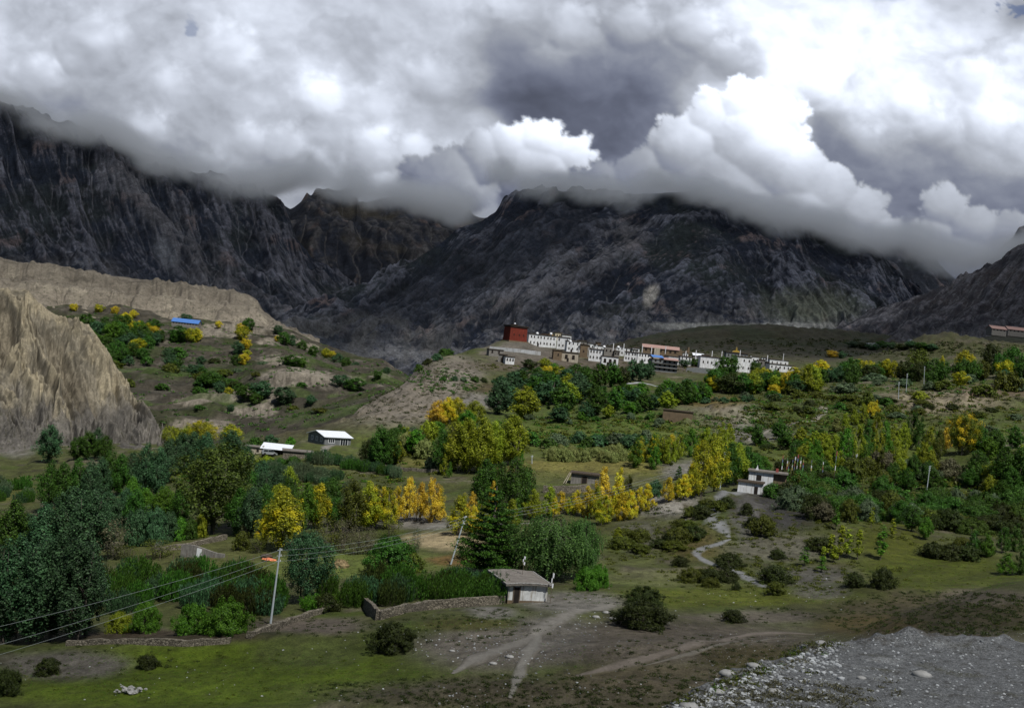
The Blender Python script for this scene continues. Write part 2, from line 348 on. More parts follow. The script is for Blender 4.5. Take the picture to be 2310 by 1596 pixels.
for a in [ (560, 950, 260, 50, (.06, .05, .035), 1), (1500, 1000, 900, 70, DULL, .6, 150, 600), (1350, 965, 280, 45, DULL, 1), (1300, 1055, 240, 22, (.13, .12, .035), 1), (1010, 1040, 130, 18, (.12, .11, .035), .9),
  (900, 880, 190, 90, (.150, .132, .108), 1, 380, 700), (1030, 840, 60, 40, (.16, .145, .12), 1, 380, 700), (1090, 905, 70, 18, GREY, .9), (1130, 875, 90, 12, BROWN, .7), (1400, 825, 420, 20, (.085, .07, .055), .9, 560, 760), (1200, 800, 120, 22, (.11, .095, .08), .9, 600, 760),
  (1160, 786, 80, 18, (.105, .095, .08), 1, 600, 820), (1640, 935, 130, 30, (.15, .13, .105), 1), (1688, 935, 40, 16, PALE, 1), (1700, 975, 90, 26, GREY, .9), (2110, 905, 170, 26, TAN, .8), (2270, 880, 120, 16, (.12, .09, .065), .8), (1600, 905, 100, 14, (.11, .085, .03), .8),
  (2230, 985, 90, 14, DULL, 1), (2260, 1000, 60, 12, GREY, .5), (1850, 905, 140, 16, (.06, .065, .02), .7), (600, 1100, 330, 40, (.055, .065, .022), 1, 200, 350), (30, 1000, 60, 30, GREY, 1), (40, 1120, 70, 20, (.07, .075, .02), .8),
  (700, 1270, 330, 42, (.088, .112, .026), 1), (470, 1250, 200, 40, (.07, .075, .026), .9), (1000, 1218, 90, 22, STRAW, 1), (1020, 1262, 60, 14, (.10, .065, .022), 1), (950, 1180, 90, 14, GREY, .9),
  (1400, 1180, 130, 24, (.06, .065, .02), .9), (1495, 1135, 90, 34, (.175, .165, .15), .9), (1560, 1060, 80, 26, GREY, .9), (1380, 1085, 110, 14, (.10, .10, .04), .8), (1190, 1075, 100, 20, (.075, .085, .025), .8),
  (1750, 1150, 120, 55, (.034, .033, .031), 1), (1850, 935, 190, 55, (.050, .070, .016), .8), (1350, 940, 300, 30, (.060, .085, .020), .8), (2060, 1090, 280, 70, (.045, .062, .014), .8), (1000, 1000, 160, 40, (.055, .08, .016), .8), (2230, 960, 120, 30, (.062, .082, .022), .8), (1690, 1180, 40, 70, (.085, .082, .078), .8), (1760, 1235, 150, 34, (.085, .082, .062), .95), (1560, 1225, 70, 40, (.075, .062, .022), .8), (1440, 1210, 60, 40, (.10, .095, .08), .7),
  (1600, 1345, 330, 24, (.072, .085, .012), 1), (1500, 1305, 180, 18, (.10, .11, .04), .7), (2110, 1290, 210, 52, (.050, .062, .008), 1), (2010, 1215, 90, 60, (.052, .060, .008), 1), (1820, 1300, 130, 22, (.072, .070, .060), 1),
  (1850, 1335, 70, 16, (.095, .09, .08), .8), (1500, 1450, 420, 60, (.085, .074, .058), 1), (1110, 1460, 230, 55, (.105, .095, .080), 1), (1290, 1355, 130, 26, GREY, .9), (1230, 1430, 110, 50, (.11, .102, .088), .9), (1050, 1405, 120, 18, (.055, .055, .016), .9), (1110, 1380,60,14,GREY,.8),
  (700, 1410, 130, 20, (.10, .085, .068), 1), (560, 1500, 420, 66, GRASS, 1), (400, 1560, 460, 42, GRASS, 1), (690, 1470, 140, 40, (.056, .070, .02), .8), (150, 1500, 160, 36, (.088, .082, .070), 1), (330, 1435, 300, 14, (.04, .03, .022), .9),
  (1250, 1565, 560, 40, (.066, .059, .040), 1), (1500, 1525, 260, 26, (.08, .066, .045), .8), (1700, 1480, 130, 30, (.055, .047, .020), .8), (2120, 1385, 300, 52, (.054, .047, .026), 1), (2230, 1345, 110, 20, (.10, .085, .065), .8), (1960, 1410, 130, 26, (.075, .056, .02), .7),
  (1720, 1390, 130, 16, (.105, .092, .075), .9) ]: paint(*a)
spots = sstep(.12, .35, n3+.35*n2)                               # small mats of scrub on the bare slopes
col = lerp3(col, (.040, .036, .018), spots*np.clip(bad*1.2+.25, 0, .85)*(YY > 60))
gn = fbm(XX/1.5, YY/1.5, 4, 41)
gc = lerp3(np.ones_like(col)*np.asarray((.120, .125, .128)), (.070, .07, .05), sstep(.12, .42, fbm(XX/5, YY/2.2, 4, 42))*.9); gc = lerp3(gc, (.17, .178, .182), sstep(-.1, .35, fbm(XX/.35, YY/.35, 3, 47))*.6); gc = lerp3(gc, (.06, .058, .052), sstep(.1, .4, fbm(XX/.5, YY/.4, 3, 48))*.7)
gc = lerp3(gc, (.27, .28, .28), sstep(.05, .5, gn)*np.exp(-((XX-ex-2.4)/2.2)**2)*.8)
gc = lerp3(gc, (.06, .05, .035), sstep(.0, .35, fbm(XX/2.5, YY/1.5, 4, 44))*np.exp(-((XX-ex-.0)/1.6)**2)*.9)
gc = lerp3(gc, (.075,.058,.036), (1-sstep(33,39.5,YY+2*fbm(XX/3,YY/3,3,45)+.18*(XX-6)))*sstep(-.35,.2,fbm(XX/2,YY/1,4,46))*.8)
col = lerp3(col, (0, 0, 0), TM*0) * 1.0
col = col*(1-TM[..., None]) + gc*TM[..., None]
V = np.stack([XX, YY, ZG], -1).reshape(-1, 3)
M_GROUND = mat_earth('valley_earth', (0.16, 0.9, 4.5), 0.12, lo=.62, hi=1.38)
def mat_gravel():
    m, nt, b = new_mat('gravel_stones'); b.inputs['Roughness'].default_value = .9
    at = nt.nodes.new('ShaderNodeAttribute'); at.attribute_name = 'tint'; tc = nt.nodes.new('ShaderNodeTexCoord'); c = at.outputs['Color']
    for sc, lo, hi in ((13, .55, 1.38), (38, .5, 1.5)):
        vo = nt.nodes.new('ShaderNodeTexVoronoi'); vo.inputs['Scale'].default_value = sc; nt.links.new(tc.outputs['Object'], vo.inputs['Vector']); sp = nt.nodes.new('ShaderNodeSeparateColor'); nt.links.new(vo.outputs['Color'], sp.inputs[0])
        c = mixc(nt, 1.0, c, maprange(nt, sp.outputs[0], 0, 1, lo, hi), 'MULTIPLY')
        if sc == 13:
            bp = nt.nodes.new('ShaderNodeBump'); bp.inputs['Distance'].default_value = .025; bp.invert = True; nt.links.new(vo.outputs['Distance'], bp.inputs['Height']); nt.links.new(bp.outputs[0], b.inputs['Normal'])
    nt.links.new(c, b.inputs['Base Color']); return m
gm = mesh_np('ground', V, gridfaces(NY, NA), True, np.clip(col, .004, 1).reshape(-1, 3)); gm.materials.append(M_GROUND); gm.materials.append(mat_gravel())
tmf = (TM[:-1, :-1] > .55).ravel().astype(np.int32); gm.polygons.foreach_set('material_index', tmf)
link('ground', gm, None, kind='structure')
# a low sheet under everything, out to the horizon
g = np.linspace(-9000, 9000, 25); hx, hy = np.meshgrid(g, g+7000)
V2 = np.stack([hx, hy, np.full_like(hx, -130.0)], -1).reshape(-1, 3)
link('valley_floor', mesh_np('valley_floor', V2, gridfaces(25, 25), True, np.ones((625, 3))*np.asarray((.06, .05, .04))), M_GROUND, kind='structure')

# ---------------------------------------------------------------- relief further off: cliff, far bank, badland ridge, mountains
def smooth2(H, n=1):
    for _ in range(n):
        H = H.copy(); H[1:-1, 1:-1] = (H[1:-1, 1:-1]*4+H[:-2, 1:-1]+H[2:, 1:-1]+H[1:-1, :-2]+H[1:-1, 2:])/8
    return H
def erode(H, drops=60000, steps=48, seed=1, cap=6.0, ero=.35, dep=.25, inertia=.12, batch=6000):
    """many water drops at once, carving gullies into a height grid (cell = 1); returns heights and the flow"""
    rng = np.random.default_rng(seed); H = H.copy(); H0 = smooth2(H, 2); nr, nc = H.shape; flow = np.zeros_like(H)
    for b in range(max(1, drops//batch)):
        x = rng.uniform(1, nc-2.01, batch); y = rng.uniform(1, nr-2.01, batch); dx = np.zeros(batch); dy = np.zeros(batch)
        sed = np.zeros(batch); vel = np.ones(batch); wat = np.ones(batch); live = np.ones(batch, bool)
        for s in range(steps):
            xi = x.astype(int); yi = y.astype(int); fx = x-xi; fy = y-yi
            h00 = H[yi, xi]; h10 = H[yi, xi+1]; h01 = H[yi+1, xi]; h11 = H[yi+1, xi+1]
            gx = (h10-h00)*(1-fy)+(h11-h01)*fy; gy = (h01-h00)*(1-fx)+(h11-h10)*fx
            h = (h00*(1-fx)+h10*fx)*(1-fy)+(h01*(1-fx)+h11*fx)*fy
            dx = dx*inertia-gx*(1-inertia); dy = dy*inertia-gy*(1-inertia); L = np.sqrt(dx*dx+dy*dy)+1e-9; dx /= L; dy /= L
            nx = x+dx; ny = y+dy; live &= (nx > 1) & (nx < nc-2.01) & (ny > 1) & (ny < nr-2.01)
            nx = np.clip(nx, 1, nc-2.01); ny = np.clip(ny, 1, nr-2.01); xi2 = nx.astype(int); yi2 = ny.astype(int); fx2 = nx-xi2; fy2 = ny-yi2
            hn = (H[yi2, xi2]*(1-fx2)+H[yi2, xi2+1]*fx2)*(1-fy2)+(H[yi2+1, xi2]*(1-fx2)+H[yi2+1, xi2+1]*fx2)*fy2
            dh = hn-h; cpt = np.maximum(-dh, .01)*vel*wat*cap
            up = dh > 0
            d = np.where(up, np.minimum(dh, sed), np.where(sed > cpt, (sed-cpt)*dep, -np.minimum((cpt-sed)*ero, np.maximum(-dh, 0)*.6)))*live
            d = np.clip(d, -.10, .10); sed -= d
            for oy, ox, w in ((0, 0, (1-fx)*(1-fy)), (0, 1, fx*(1-fy)), (1, 0, (1-fx)*fy), (1, 1, fx*fy)):
                np.add.at(H, (yi+oy, xi+ox), d*w); np.add.at(flow, (yi+oy, xi+ox), w*wat*live)
            vel = np.sqrt(np.clip(vel*vel-dh*.6, .05, 9)); wat *= .985; x, y = nx, ny
        H = np.clip(H, H0-4.5, H0+.8)
    return H, flow
def curv(H): 
    c = np.zeros_like(H); c[1:-1, 1:-1] = H[:-2, 1:-1]+H[2:, 1:-1]+H[1:-1, :-2]+H[1:-1, 2:]-4*H[1:-1, 1:-1]; return c
def fan(name, crest, base, yb, yc, nu, nt, shape, detail, colour, mat, drops=60000, tback=.25, cap=5.0, seed=1, kind='structure', amp=1.0, steps=48):
    """a mountain side as a real height field: foot line and crest line read off the picture, each at its own distance (numbers or (u, y) lists)"""
    us = np.linspace(crest[0][0], crest[-1][0], nu)
    cv = np.interp(us, [c[0] for c in crest], [c[1] for c in crest]); bv = np.interp(us, [c[0] for c in base], [c[1] for c in base])
    yb = np.full(nu, yb) if np.isscalar(yb) else np.interp(us, *zip(*yb)); yc = np.full(nu, yc) if np.isscalar(yc) else np.interp(us, *zip(*yc))
    ac, sc_ = AS(us, cv); ab, sb = AS(us, bv)
    t = np.linspace(-.14, 1+tback, nt)[:, None]; tt = np.clip(t, 0, 1)
    x = (ab*yb)[None]*(1-t)+(ac*yc)[None]*t; y = yb[None]*(1-t)+yc[None]*t
    zb = (sb*yb)[None]; zc = (sc_*yc)[None]
    z = zb+(zc-zb)*shape(tt, us[None]) - np.maximum(t-1, 0)*(zc-zb)*.9 + np.minimum(t, 0)*(np.abs(zc-zb)*1.6+60)
    env = np.clip(np.minimum(tt/.06, 1), 0, 1)*np.where(t > 1, 1, np.clip((1.02-tt)/.08, .3, 1))
    z = z+detail(us[None]+0*t, t+0*us[None], x, y)*env
    cell = float(np.mean(np.abs(np.diff(x[nt//2]))))
    if drops:
        H, flow = erode(z/cell, drops, steps, seed, cap)
        z = z*(1-amp)+smooth2(H)*cell*amp
    else: flow = np.zeros_like(z)
    gx = np.gradient(z, axis=1)/np.maximum(np.abs(np.gradient(x, axis=1)), 1e-3); gy = np.gradient(z, axis=0)/np.gradient(y, axis=0)
    slope = np.sqrt(gx*gx+gy*gy); cu_ = curv(smooth2(z, 2))/cell
    c = colour(us[None]+0*t, t+0*us[None], x, y, z, slope, np.log1p(flow), cu_)
    if mat is M_ROCK: c = c*np.array((.86, .93, 1.03))
    VV = np.stack([x, y, z], -1).reshape(-1, 3)
    o = link(name, mesh_np(name, VV, gridfaces(nt, nu), True, np.clip(c, .004, 1).reshape(-1, 3)), mat)
    if kind: o['kind'] = kind
    return o, (us, t[:, 0], x, y, z)
M_ROCK = mat_earth('mountain_rock', (0.02, 0.09, 0.4), 2.5, lo=.55, hi=1.45)
M_CLIFF = mat_earth('cliff_earth', (0.06, 0.35, 1.3), 0.5, lo=.68, hi=1.32, stretch=(1, 1, .35))
def blend(c, other, t): return c*(1-t[..., None])+np.asarray(other)*t[..., None]
def base_c(u, c): return np.ones(u.shape+(3,))*np.asarray(c)

# tan eroded cliff on the left, beyond the river
def sh_cliff(t, u): return .34*t+.66*sstep(.22, 1.0, t)
def dt_cliff(u, t, x, y):
    tp = t*330; w = fbm(u/110, tp/110, 4, 51); c, s_ = math.cos(math.radians(-66)), math.sin(math.radians(-66)); al = c*u+s_*tp; ac = -s_*u+c*tp
    r = ridged(ac/66+.9*w, al/230+.5*w, 4, 52); r2 = ridged(ac/22+1.4*w, al/90+w, 4, 53); r3 = fbm(u/9, tp/7, 4, 54)
    MKC['r'] = r; return ((r-.5)*17*sstep(.12, .45, t)+(r2-.48)*5.0*sstep(.05, .3, t)+r3*.8+(ridged(u/34+w, tp/11+.5*w, 3, 59)-.45)*2.2*sstep(.25, .5, t)+fbm(u/160, tp/160, 3, 57)*8)*np.clip((1.04-t)/.3, .12, 1)
MKC = {}
def cl_cliff(u, t, x, y, z, sl, fl, cu_):
    tp = t*330; n = fbm(u/45, tp/45, 5, 55); n2_ = fbm(u/9, tp/6, 4, 58); c = base_c(u, (.145, .130, .100)); r = MKC['r']
    c = blend(c, (.225, .195, .135), sstep(.42, .72, r+.3*n)*.85); c = blend(c, (.29, .25, .18), sstep(.25, .5, n2_+.4*(r-.5))*.5)
    c = blend(c, (.115, .098, .070), sstep(.42, .2, r)*.55)
    c = blend(c, (.098, .092, .084), sstep(.50, .30, t+.16*n-.30*sstep(120, 330, u)+.10*(r-.5))*.93)
    c = blend(c, (.20, .18, .15), sstep(.16, .05, t+.05*n2_)*sstep(-.1, .2, n)*.7)
    c = c*(1+.34*np.clip(fbm(u/70, z/2.2, 4, 60), -.8, .8))[..., None]
    c = blend(c, (.045, .045, .028), sstep(.26, .40, fbm(u/6, tp/5, 3, 56))*sstep(.62, .3, t)*.8)
    return c
fan('cliff', [(-260, 560), (-60, 630), (0, 652), (55, 655), (95, 690), (130, 712), (200, 735), (228, 775), (252, 812), (272, 850), (284, 880), (302, 915), (330, 950), (352, 985), (385, 1025)],
    [(-260, 1020), (0, 1020), (200, 1032), (352, 1030), (385, 1040)], 425, 545, 420, 300, sh_cliff, dt_cliff, cl_cliff, M_CLIFF, 36000, .3, 4.0, 3, amp=.45)
# terraced far bank
def sh_bank(t, u): return t
def dt_bank(u, t, x, y):
    d = 9*fbm(x/120, y/120, 4, 61)+3*fbm(x/30, y/30, 4, 62); return d
def cl_bank(u, t, x, y, z, sl, fl, cu_):
    gu, gv = UV(x/y, z/y); n = fbm(x/60, y/60, 5, 63); n2_ = fbm(x/14, y/14, 4, 64)
    c = base_c(u, (.050, .045, .034)); c = blend(c, (.036, .044, .018), sstep(-.05, .3, n)*.9); c = blend(c, (.12, .108, .09), sstep(.15, .45, n2_-.5*n)*.6); c = blend(c, (.028, .027, .018), sstep(.25, .6, np.abs(np.modf(np.abs(t*22+1.5*fbm(x/70, y/70, 3, 66)))[0]-.5)*2)*.55)
    for (pu, pv, ru, rv) in ((670, 852, 90, 24), (500, 895, 70, 14), (455, 960, 75, 18), (510, 745, 90, 16), (590, 890, 60, 26), (300, 735, 60, 7), (640, 812, 60, 10), (570, 925, 60, 16), (780, 858, 50, 12), (860, 848, 30, 8), (430, 905, 50, 10), (620, 770, 50, 9)):
        m = 1-sstep(.82, 1.02, np.sqrt(((gu+22*n-pu)/ru)**2+((gv+9*n2_-pv)/rv)**2)); c = blend(c, (.18, .16, .13), m*.95); c = blend(c, (.075, .066, .052), m*sstep(.05, .4, fbm(gu/7, gv/40, 3, 67))*.8)
    ph = np.floor(t*22+1.5*fbm(x/70, y/70, 3, 66)); tr_ = _h(ph, ph*0, 5); c = blend(c, (.040, .066, .014), (tr_ > .55)*sstep(-.2, .1, n2_+.5*n)*.65); return c*(1+.5*np.clip(fbm(x/5, z/1.2, 3, 65), -1, 1)[..., None])
def terr_shape(z, x, y): pass
FARB_O, FARB = fan("far_bank", [(80, 690), (160, 692), (250, 690), (400, 712), (560, 730), (640, 742), (750, 792), (860, 816), (905, 842), (960, 880)],
    [(80, 980), (400, 985), (560, 960), (700, 930), (860, 895), (960, 905)], 640, 1180, 420, 330, sh_bank,
    lambda u, t, x, y: dt_bank(u, t, x, y)+4.2*(lambda q: (np.floor(q)+sstep(.3, .7, q-np.floor(q)))-q)((t*22+1.5*fbm(x/70, y/70, 3, 66)))+7*sstep(.0, .3, np.exp(-((u-670)/90)**2-((t-.3)/.1)**2)), cl_bank, M_CLIFF, 0, .15)
# pale badland ridge with a fluted rim
def sh_ridge(t, u): return .42*sstep(0, .55, t)+.16*sstep(.25, .5, t)+.42*sstep(.74, .93, t+.05*fbm(u/60, u*0, 3, 70))
def dt_ridge(u, t, x, y):
    w = fbm(u/70, t*2, 4, 72); rim = sstep(.55, .75, t)*np.clip(.35+1.3*fbm(u/110, u*0+2, 3, 78), 0, 1); return fbm(u/120+w, t*1.5, 4, 79)*9+(ridged(u/15+1.3*w, t*1.2, 4, 71)-.4)*4.5*rim+(ridged(u/40+w, t*2, 3, 73)-.4)*3+1.6*fbm(u/30, t*8, 4, 74)
def cl_ridge(u, t, x, y, z, sl, fl, cu_):
    n = fbm(u/50, t*6, 5, 75); c = base_c(u, (.165, .145, .115)); c = blend(c, (.225, .20, .155), sstep(0, .4, n)*.7); c = blend(c, (.10, .088, .07), sstep(.5, .7, fbm(u/90, t*26, 4, 76)+.35)*.6)
    c = blend(c, (.045, .045, .03), sstep(.25, .45, fbm(u/6, t*50, 3, 77))*sstep(.7, .4, t)*.8); return c
fan('badland_ridge', [(-200, 580), (0, 588), (60, 592), (150, 608), (300, 625), (430, 642), (500, 652), (560, 662), (578, 672), (596, 700), (645, 738), (720, 775)],
    [(-200, 700), (0, 700), (200, 712), (400, 740), (640, 756), (720, 785)], 1120, 1340, 620, 200, sh_ridge, dt_ridge, cl_ridge, M_CLIFF, 30000, .6, 4.0, 5, amp=.4)
# the mountains
MK = {}
def slant(u, tp, ang, w, seed, l1, amps, el=3.2):
    """rocky ribs and beds running at an angle across a face; fills MK['r'] with where bare rock stands out"""
    c, s = math.cos(ang), math.sin(ang); al = c*u+s*tp; ac = -s*u+c*tp; z = 0; m = 0
    for k, a in enumerate(amps):
        L = l1/(2.7**k); r = ridged(ac/L+.75*w, al/(L*el)+.4*w, 3, seed+5*k, .55); z = z+a*(r-.5); m = m+(.5 if k == 0 else .8 if k == 1 else .6)*(r-.48)
    MK['r'] = m; return z
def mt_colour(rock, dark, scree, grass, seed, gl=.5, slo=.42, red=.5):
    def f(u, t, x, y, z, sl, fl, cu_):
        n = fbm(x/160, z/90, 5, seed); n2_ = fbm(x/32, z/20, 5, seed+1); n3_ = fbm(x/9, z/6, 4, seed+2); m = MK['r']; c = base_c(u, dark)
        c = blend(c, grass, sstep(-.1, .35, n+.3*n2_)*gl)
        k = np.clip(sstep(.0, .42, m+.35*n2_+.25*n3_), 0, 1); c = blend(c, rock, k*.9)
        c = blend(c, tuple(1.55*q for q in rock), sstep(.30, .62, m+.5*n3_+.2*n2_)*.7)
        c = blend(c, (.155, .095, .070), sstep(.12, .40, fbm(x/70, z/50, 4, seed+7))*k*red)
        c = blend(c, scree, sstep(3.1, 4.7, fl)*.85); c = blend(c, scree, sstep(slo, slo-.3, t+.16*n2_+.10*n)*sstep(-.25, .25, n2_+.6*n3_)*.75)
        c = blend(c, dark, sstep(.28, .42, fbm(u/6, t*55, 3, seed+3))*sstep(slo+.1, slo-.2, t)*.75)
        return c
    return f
def dt_left(u, t, x, y):
    w = fbm(u/200, t*1.4, 5, 81); tp = t*300
    d = slant(u, tp, math.radians(-48), w, 82, 120, (34, 13, 4.5, 1.5)); cr = ridged(u/80+w, tp/46+w, 4, 84); k = sstep(.45, .8, t)
    MK['r'] = MK['r']+k*.7*(cr-.5); return d+(cr-.5)*14*k
ccl_ = mt_colour((.090, .087, .096), (.019, .023, .032), (.130, .125, .128), (.030, .035, .027), 86, .5)
def cl_left(u, t, x, y, z, sl, fl, cu_):
    c = ccl_(u, t, x, y, z, sl, fl, cu_); gu, gv = UV(x/y, z/y); w_ = fbm(u/50, t*7, 4, 131); dl = ((gu-300)*.76-(gv-400)*.65)+24*w_
    m = np.exp(-((dl+8)/46)**2)*sstep(330, 400, gv)*sstep(-.35, .25, MK['r']+.5*w_); c = blend(c, (.135, .125, .122), m*.7)
    m = (1-sstep(.4, 1.2, np.sqrt(((gu+14*w_-372-.25*(gv-560))/30)**2+((gv-572)/46)**2))); c = blend(c, (.125, .125, .128), m*.8)
    st_ = ridged(((gu-300)*.76-(gv-400)*.65)/17+.6*w_, gv/240, 3, 132); c = blend(c, (.125, .12, .122), sstep(.70, .88, st_)*sstep(60, 120, dl)*.55)
    m = sstep(560, 620, gv+20*w_)*sstep(330, 200, gu); c = blend(c, (.10, .09, .08), m*sstep(-.3, .2, w_)*.6)
    return c
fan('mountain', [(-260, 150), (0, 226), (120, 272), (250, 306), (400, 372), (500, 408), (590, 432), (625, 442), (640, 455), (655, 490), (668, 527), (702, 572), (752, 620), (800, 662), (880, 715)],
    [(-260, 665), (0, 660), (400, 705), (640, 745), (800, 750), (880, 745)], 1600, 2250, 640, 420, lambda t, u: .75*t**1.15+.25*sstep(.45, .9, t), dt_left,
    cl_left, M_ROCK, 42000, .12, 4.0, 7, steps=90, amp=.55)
def dt_mid(u, t, x, y):
    w = fbm(u/150, t*1.6, 4, 91); return slant(u, t*260, math.radians(-40), w, 92, 170, (70, 18, 5), 2.0)
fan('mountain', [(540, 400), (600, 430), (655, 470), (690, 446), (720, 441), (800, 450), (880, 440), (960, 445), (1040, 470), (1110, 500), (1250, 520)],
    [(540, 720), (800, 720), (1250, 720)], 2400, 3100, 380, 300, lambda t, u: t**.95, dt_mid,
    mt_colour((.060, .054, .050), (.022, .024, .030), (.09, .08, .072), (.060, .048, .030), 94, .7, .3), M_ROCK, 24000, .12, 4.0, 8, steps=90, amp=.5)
def dt_centre(u, t, x, y):
    w = fbm(u/180, t*1.5, 5, 101); tp = t*370; left = sstep(1800, 1450, u); low = sstep(.5, .1, t)
    a = slant(u, tp, math.radians(26), w, 102, 105, (30, 12, 4.2, 1.4), 4.0); ma = MK['r']
    b = slant(u, tp, math.radians(-58), w, 106, 100, (26, 9, 3.4, 1.2), 3.0); mb_ = MK['r']
    MK['r'] = ma*left+mb_*(1-left); return a*left+b*(1-left)+low*(ridged(u/40+w, t*2, 4, 105)-.5)*9
cc_ = mt_colour((.090, .090, .102), (.018, .022, .032), (.142, .134, .126), (.031, .038, .028), 107, .55, .34, .6)
def cl_centre(u, t, x, y, z, sl, fl, cu_):
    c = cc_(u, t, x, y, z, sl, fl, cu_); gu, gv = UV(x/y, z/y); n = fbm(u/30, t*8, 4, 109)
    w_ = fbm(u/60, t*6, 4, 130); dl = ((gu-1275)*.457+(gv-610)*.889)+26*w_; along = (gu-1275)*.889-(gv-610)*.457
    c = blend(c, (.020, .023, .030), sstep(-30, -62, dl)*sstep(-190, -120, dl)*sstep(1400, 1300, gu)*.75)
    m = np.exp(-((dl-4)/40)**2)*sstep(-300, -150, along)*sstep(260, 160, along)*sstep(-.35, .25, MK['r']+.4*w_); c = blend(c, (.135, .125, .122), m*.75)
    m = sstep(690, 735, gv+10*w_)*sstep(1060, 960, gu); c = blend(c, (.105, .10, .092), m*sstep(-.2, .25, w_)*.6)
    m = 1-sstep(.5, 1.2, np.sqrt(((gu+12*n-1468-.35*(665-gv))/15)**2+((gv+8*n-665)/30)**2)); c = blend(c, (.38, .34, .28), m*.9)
    m = 1-sstep(.4, 1.3, np.sqrt(((gu+20*n-1830)/120)**2+((gv+10*n-690)/46)**2)); c = blend(c, (.105, .11, .075), m*.8)
    m = (1-sstep(.5, 1.2, np.abs(gv+6*n-736)/9))*sstep(1420, 1520, gu)*sstep(1920, 1850, gu); c = blend(c, (.24, .23, .20), m*.8)
    return c
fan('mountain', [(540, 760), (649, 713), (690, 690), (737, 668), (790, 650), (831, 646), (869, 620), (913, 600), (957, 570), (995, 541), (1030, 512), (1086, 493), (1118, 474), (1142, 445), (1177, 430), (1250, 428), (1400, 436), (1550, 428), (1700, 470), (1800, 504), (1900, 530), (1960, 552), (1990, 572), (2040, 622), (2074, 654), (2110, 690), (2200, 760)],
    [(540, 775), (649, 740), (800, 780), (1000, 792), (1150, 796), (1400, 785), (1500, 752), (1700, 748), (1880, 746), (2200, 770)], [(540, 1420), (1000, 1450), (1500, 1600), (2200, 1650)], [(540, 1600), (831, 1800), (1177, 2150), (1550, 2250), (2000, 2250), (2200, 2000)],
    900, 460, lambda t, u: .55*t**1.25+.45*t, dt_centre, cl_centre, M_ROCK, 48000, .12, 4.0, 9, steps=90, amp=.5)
fan('mountain', [(1880, 600), (1960, 560), (2030, 552), (2065, 556), (2120, 597), (2170, 640), (2215, 600), (2300, 520), (2450, 470)],
    [(1880, 740), (2450, 740)], 2350, 2750, 240, 180, lambda t, u: t, lambda u, t, x, y: slant(u, t*180, math.radians(-55), fbm(u/90, t*2, 4, 110), 111, 80, (20, 7, 2.4)),
    mt_colour((.075, .074, .080), (.032, .035, .042), (.09, .09, .092), (.030, .034, .030), 113, .6), M_ROCK, 0, .1, 4.0, 10)
def dt_right(u, t, x, y):
    w = fbm(u/130, t*1.6, 4, 121); return slant(u, t*230, math.radians(38), w, 122, 110, (20, 7, 2.4, .9), 3.4)
fan('mountain', [(1780, 790), (1830, 770), (1890, 742), (1960, 706), (2050, 672), (2150, 640), (2250, 592), (2310, 560), (2420, 500), (2600, 420)],
    [(1780, 795), (2000, 782), (2310, 768), (2600, 770)], 1180, 1700, 460, 300, lambda t, u: .5*t+.5*t**1.4, dt_right,
    mt_colour((.075, .070, .072), (.027, .027, .032), (.105, .098, .095), (.048, .034, .026), 124, .5), M_ROCK, 30000, .12, 4.0, 11, steps=80, amp=.45)
# ---------------------------------------------------------------- the sky: a great curved backdrop of cloud far beyond the mountains
def smoothg(H, n):
    for _ in range(n):
        K = H.copy(); K[1:-1, 1:-1] = (H[1:-1, 1:-1]*2+H[:-2, 1:-1]+H[2:, 1:-1]+H[1:-1, :-2]+H[1:-1, 2:])/6; H = K
    return H
us = np.concatenate([np.linspace(-1500, -80, 40), np.linspace(-60, 2370, 860), np.linspace(2390, 3800, 40)])
vs = np.concatenate([np.linspace(-900, -60, 30), np.linspace(-50, 740, 300)])
SU, SV = np.meshgrid(us, vs)
w1 = fbm(SU/420, SV/260, 5, 201); w2 = fbm(SU/160, SV/110, 5, 202); w3 = fbm(SU/420+.5*w1, SV/300+.6*w2, 6, 203, .55); fine = fbm(SU/46+1.2*w2, SV/38+1.2*w1, 5, 204, .55)
DU = SU+46*w2+60*w1; DV = SV+32*w1+30*w2
num = np.zeros_like(SU); den = np.zeros_like(SU)+1e-6
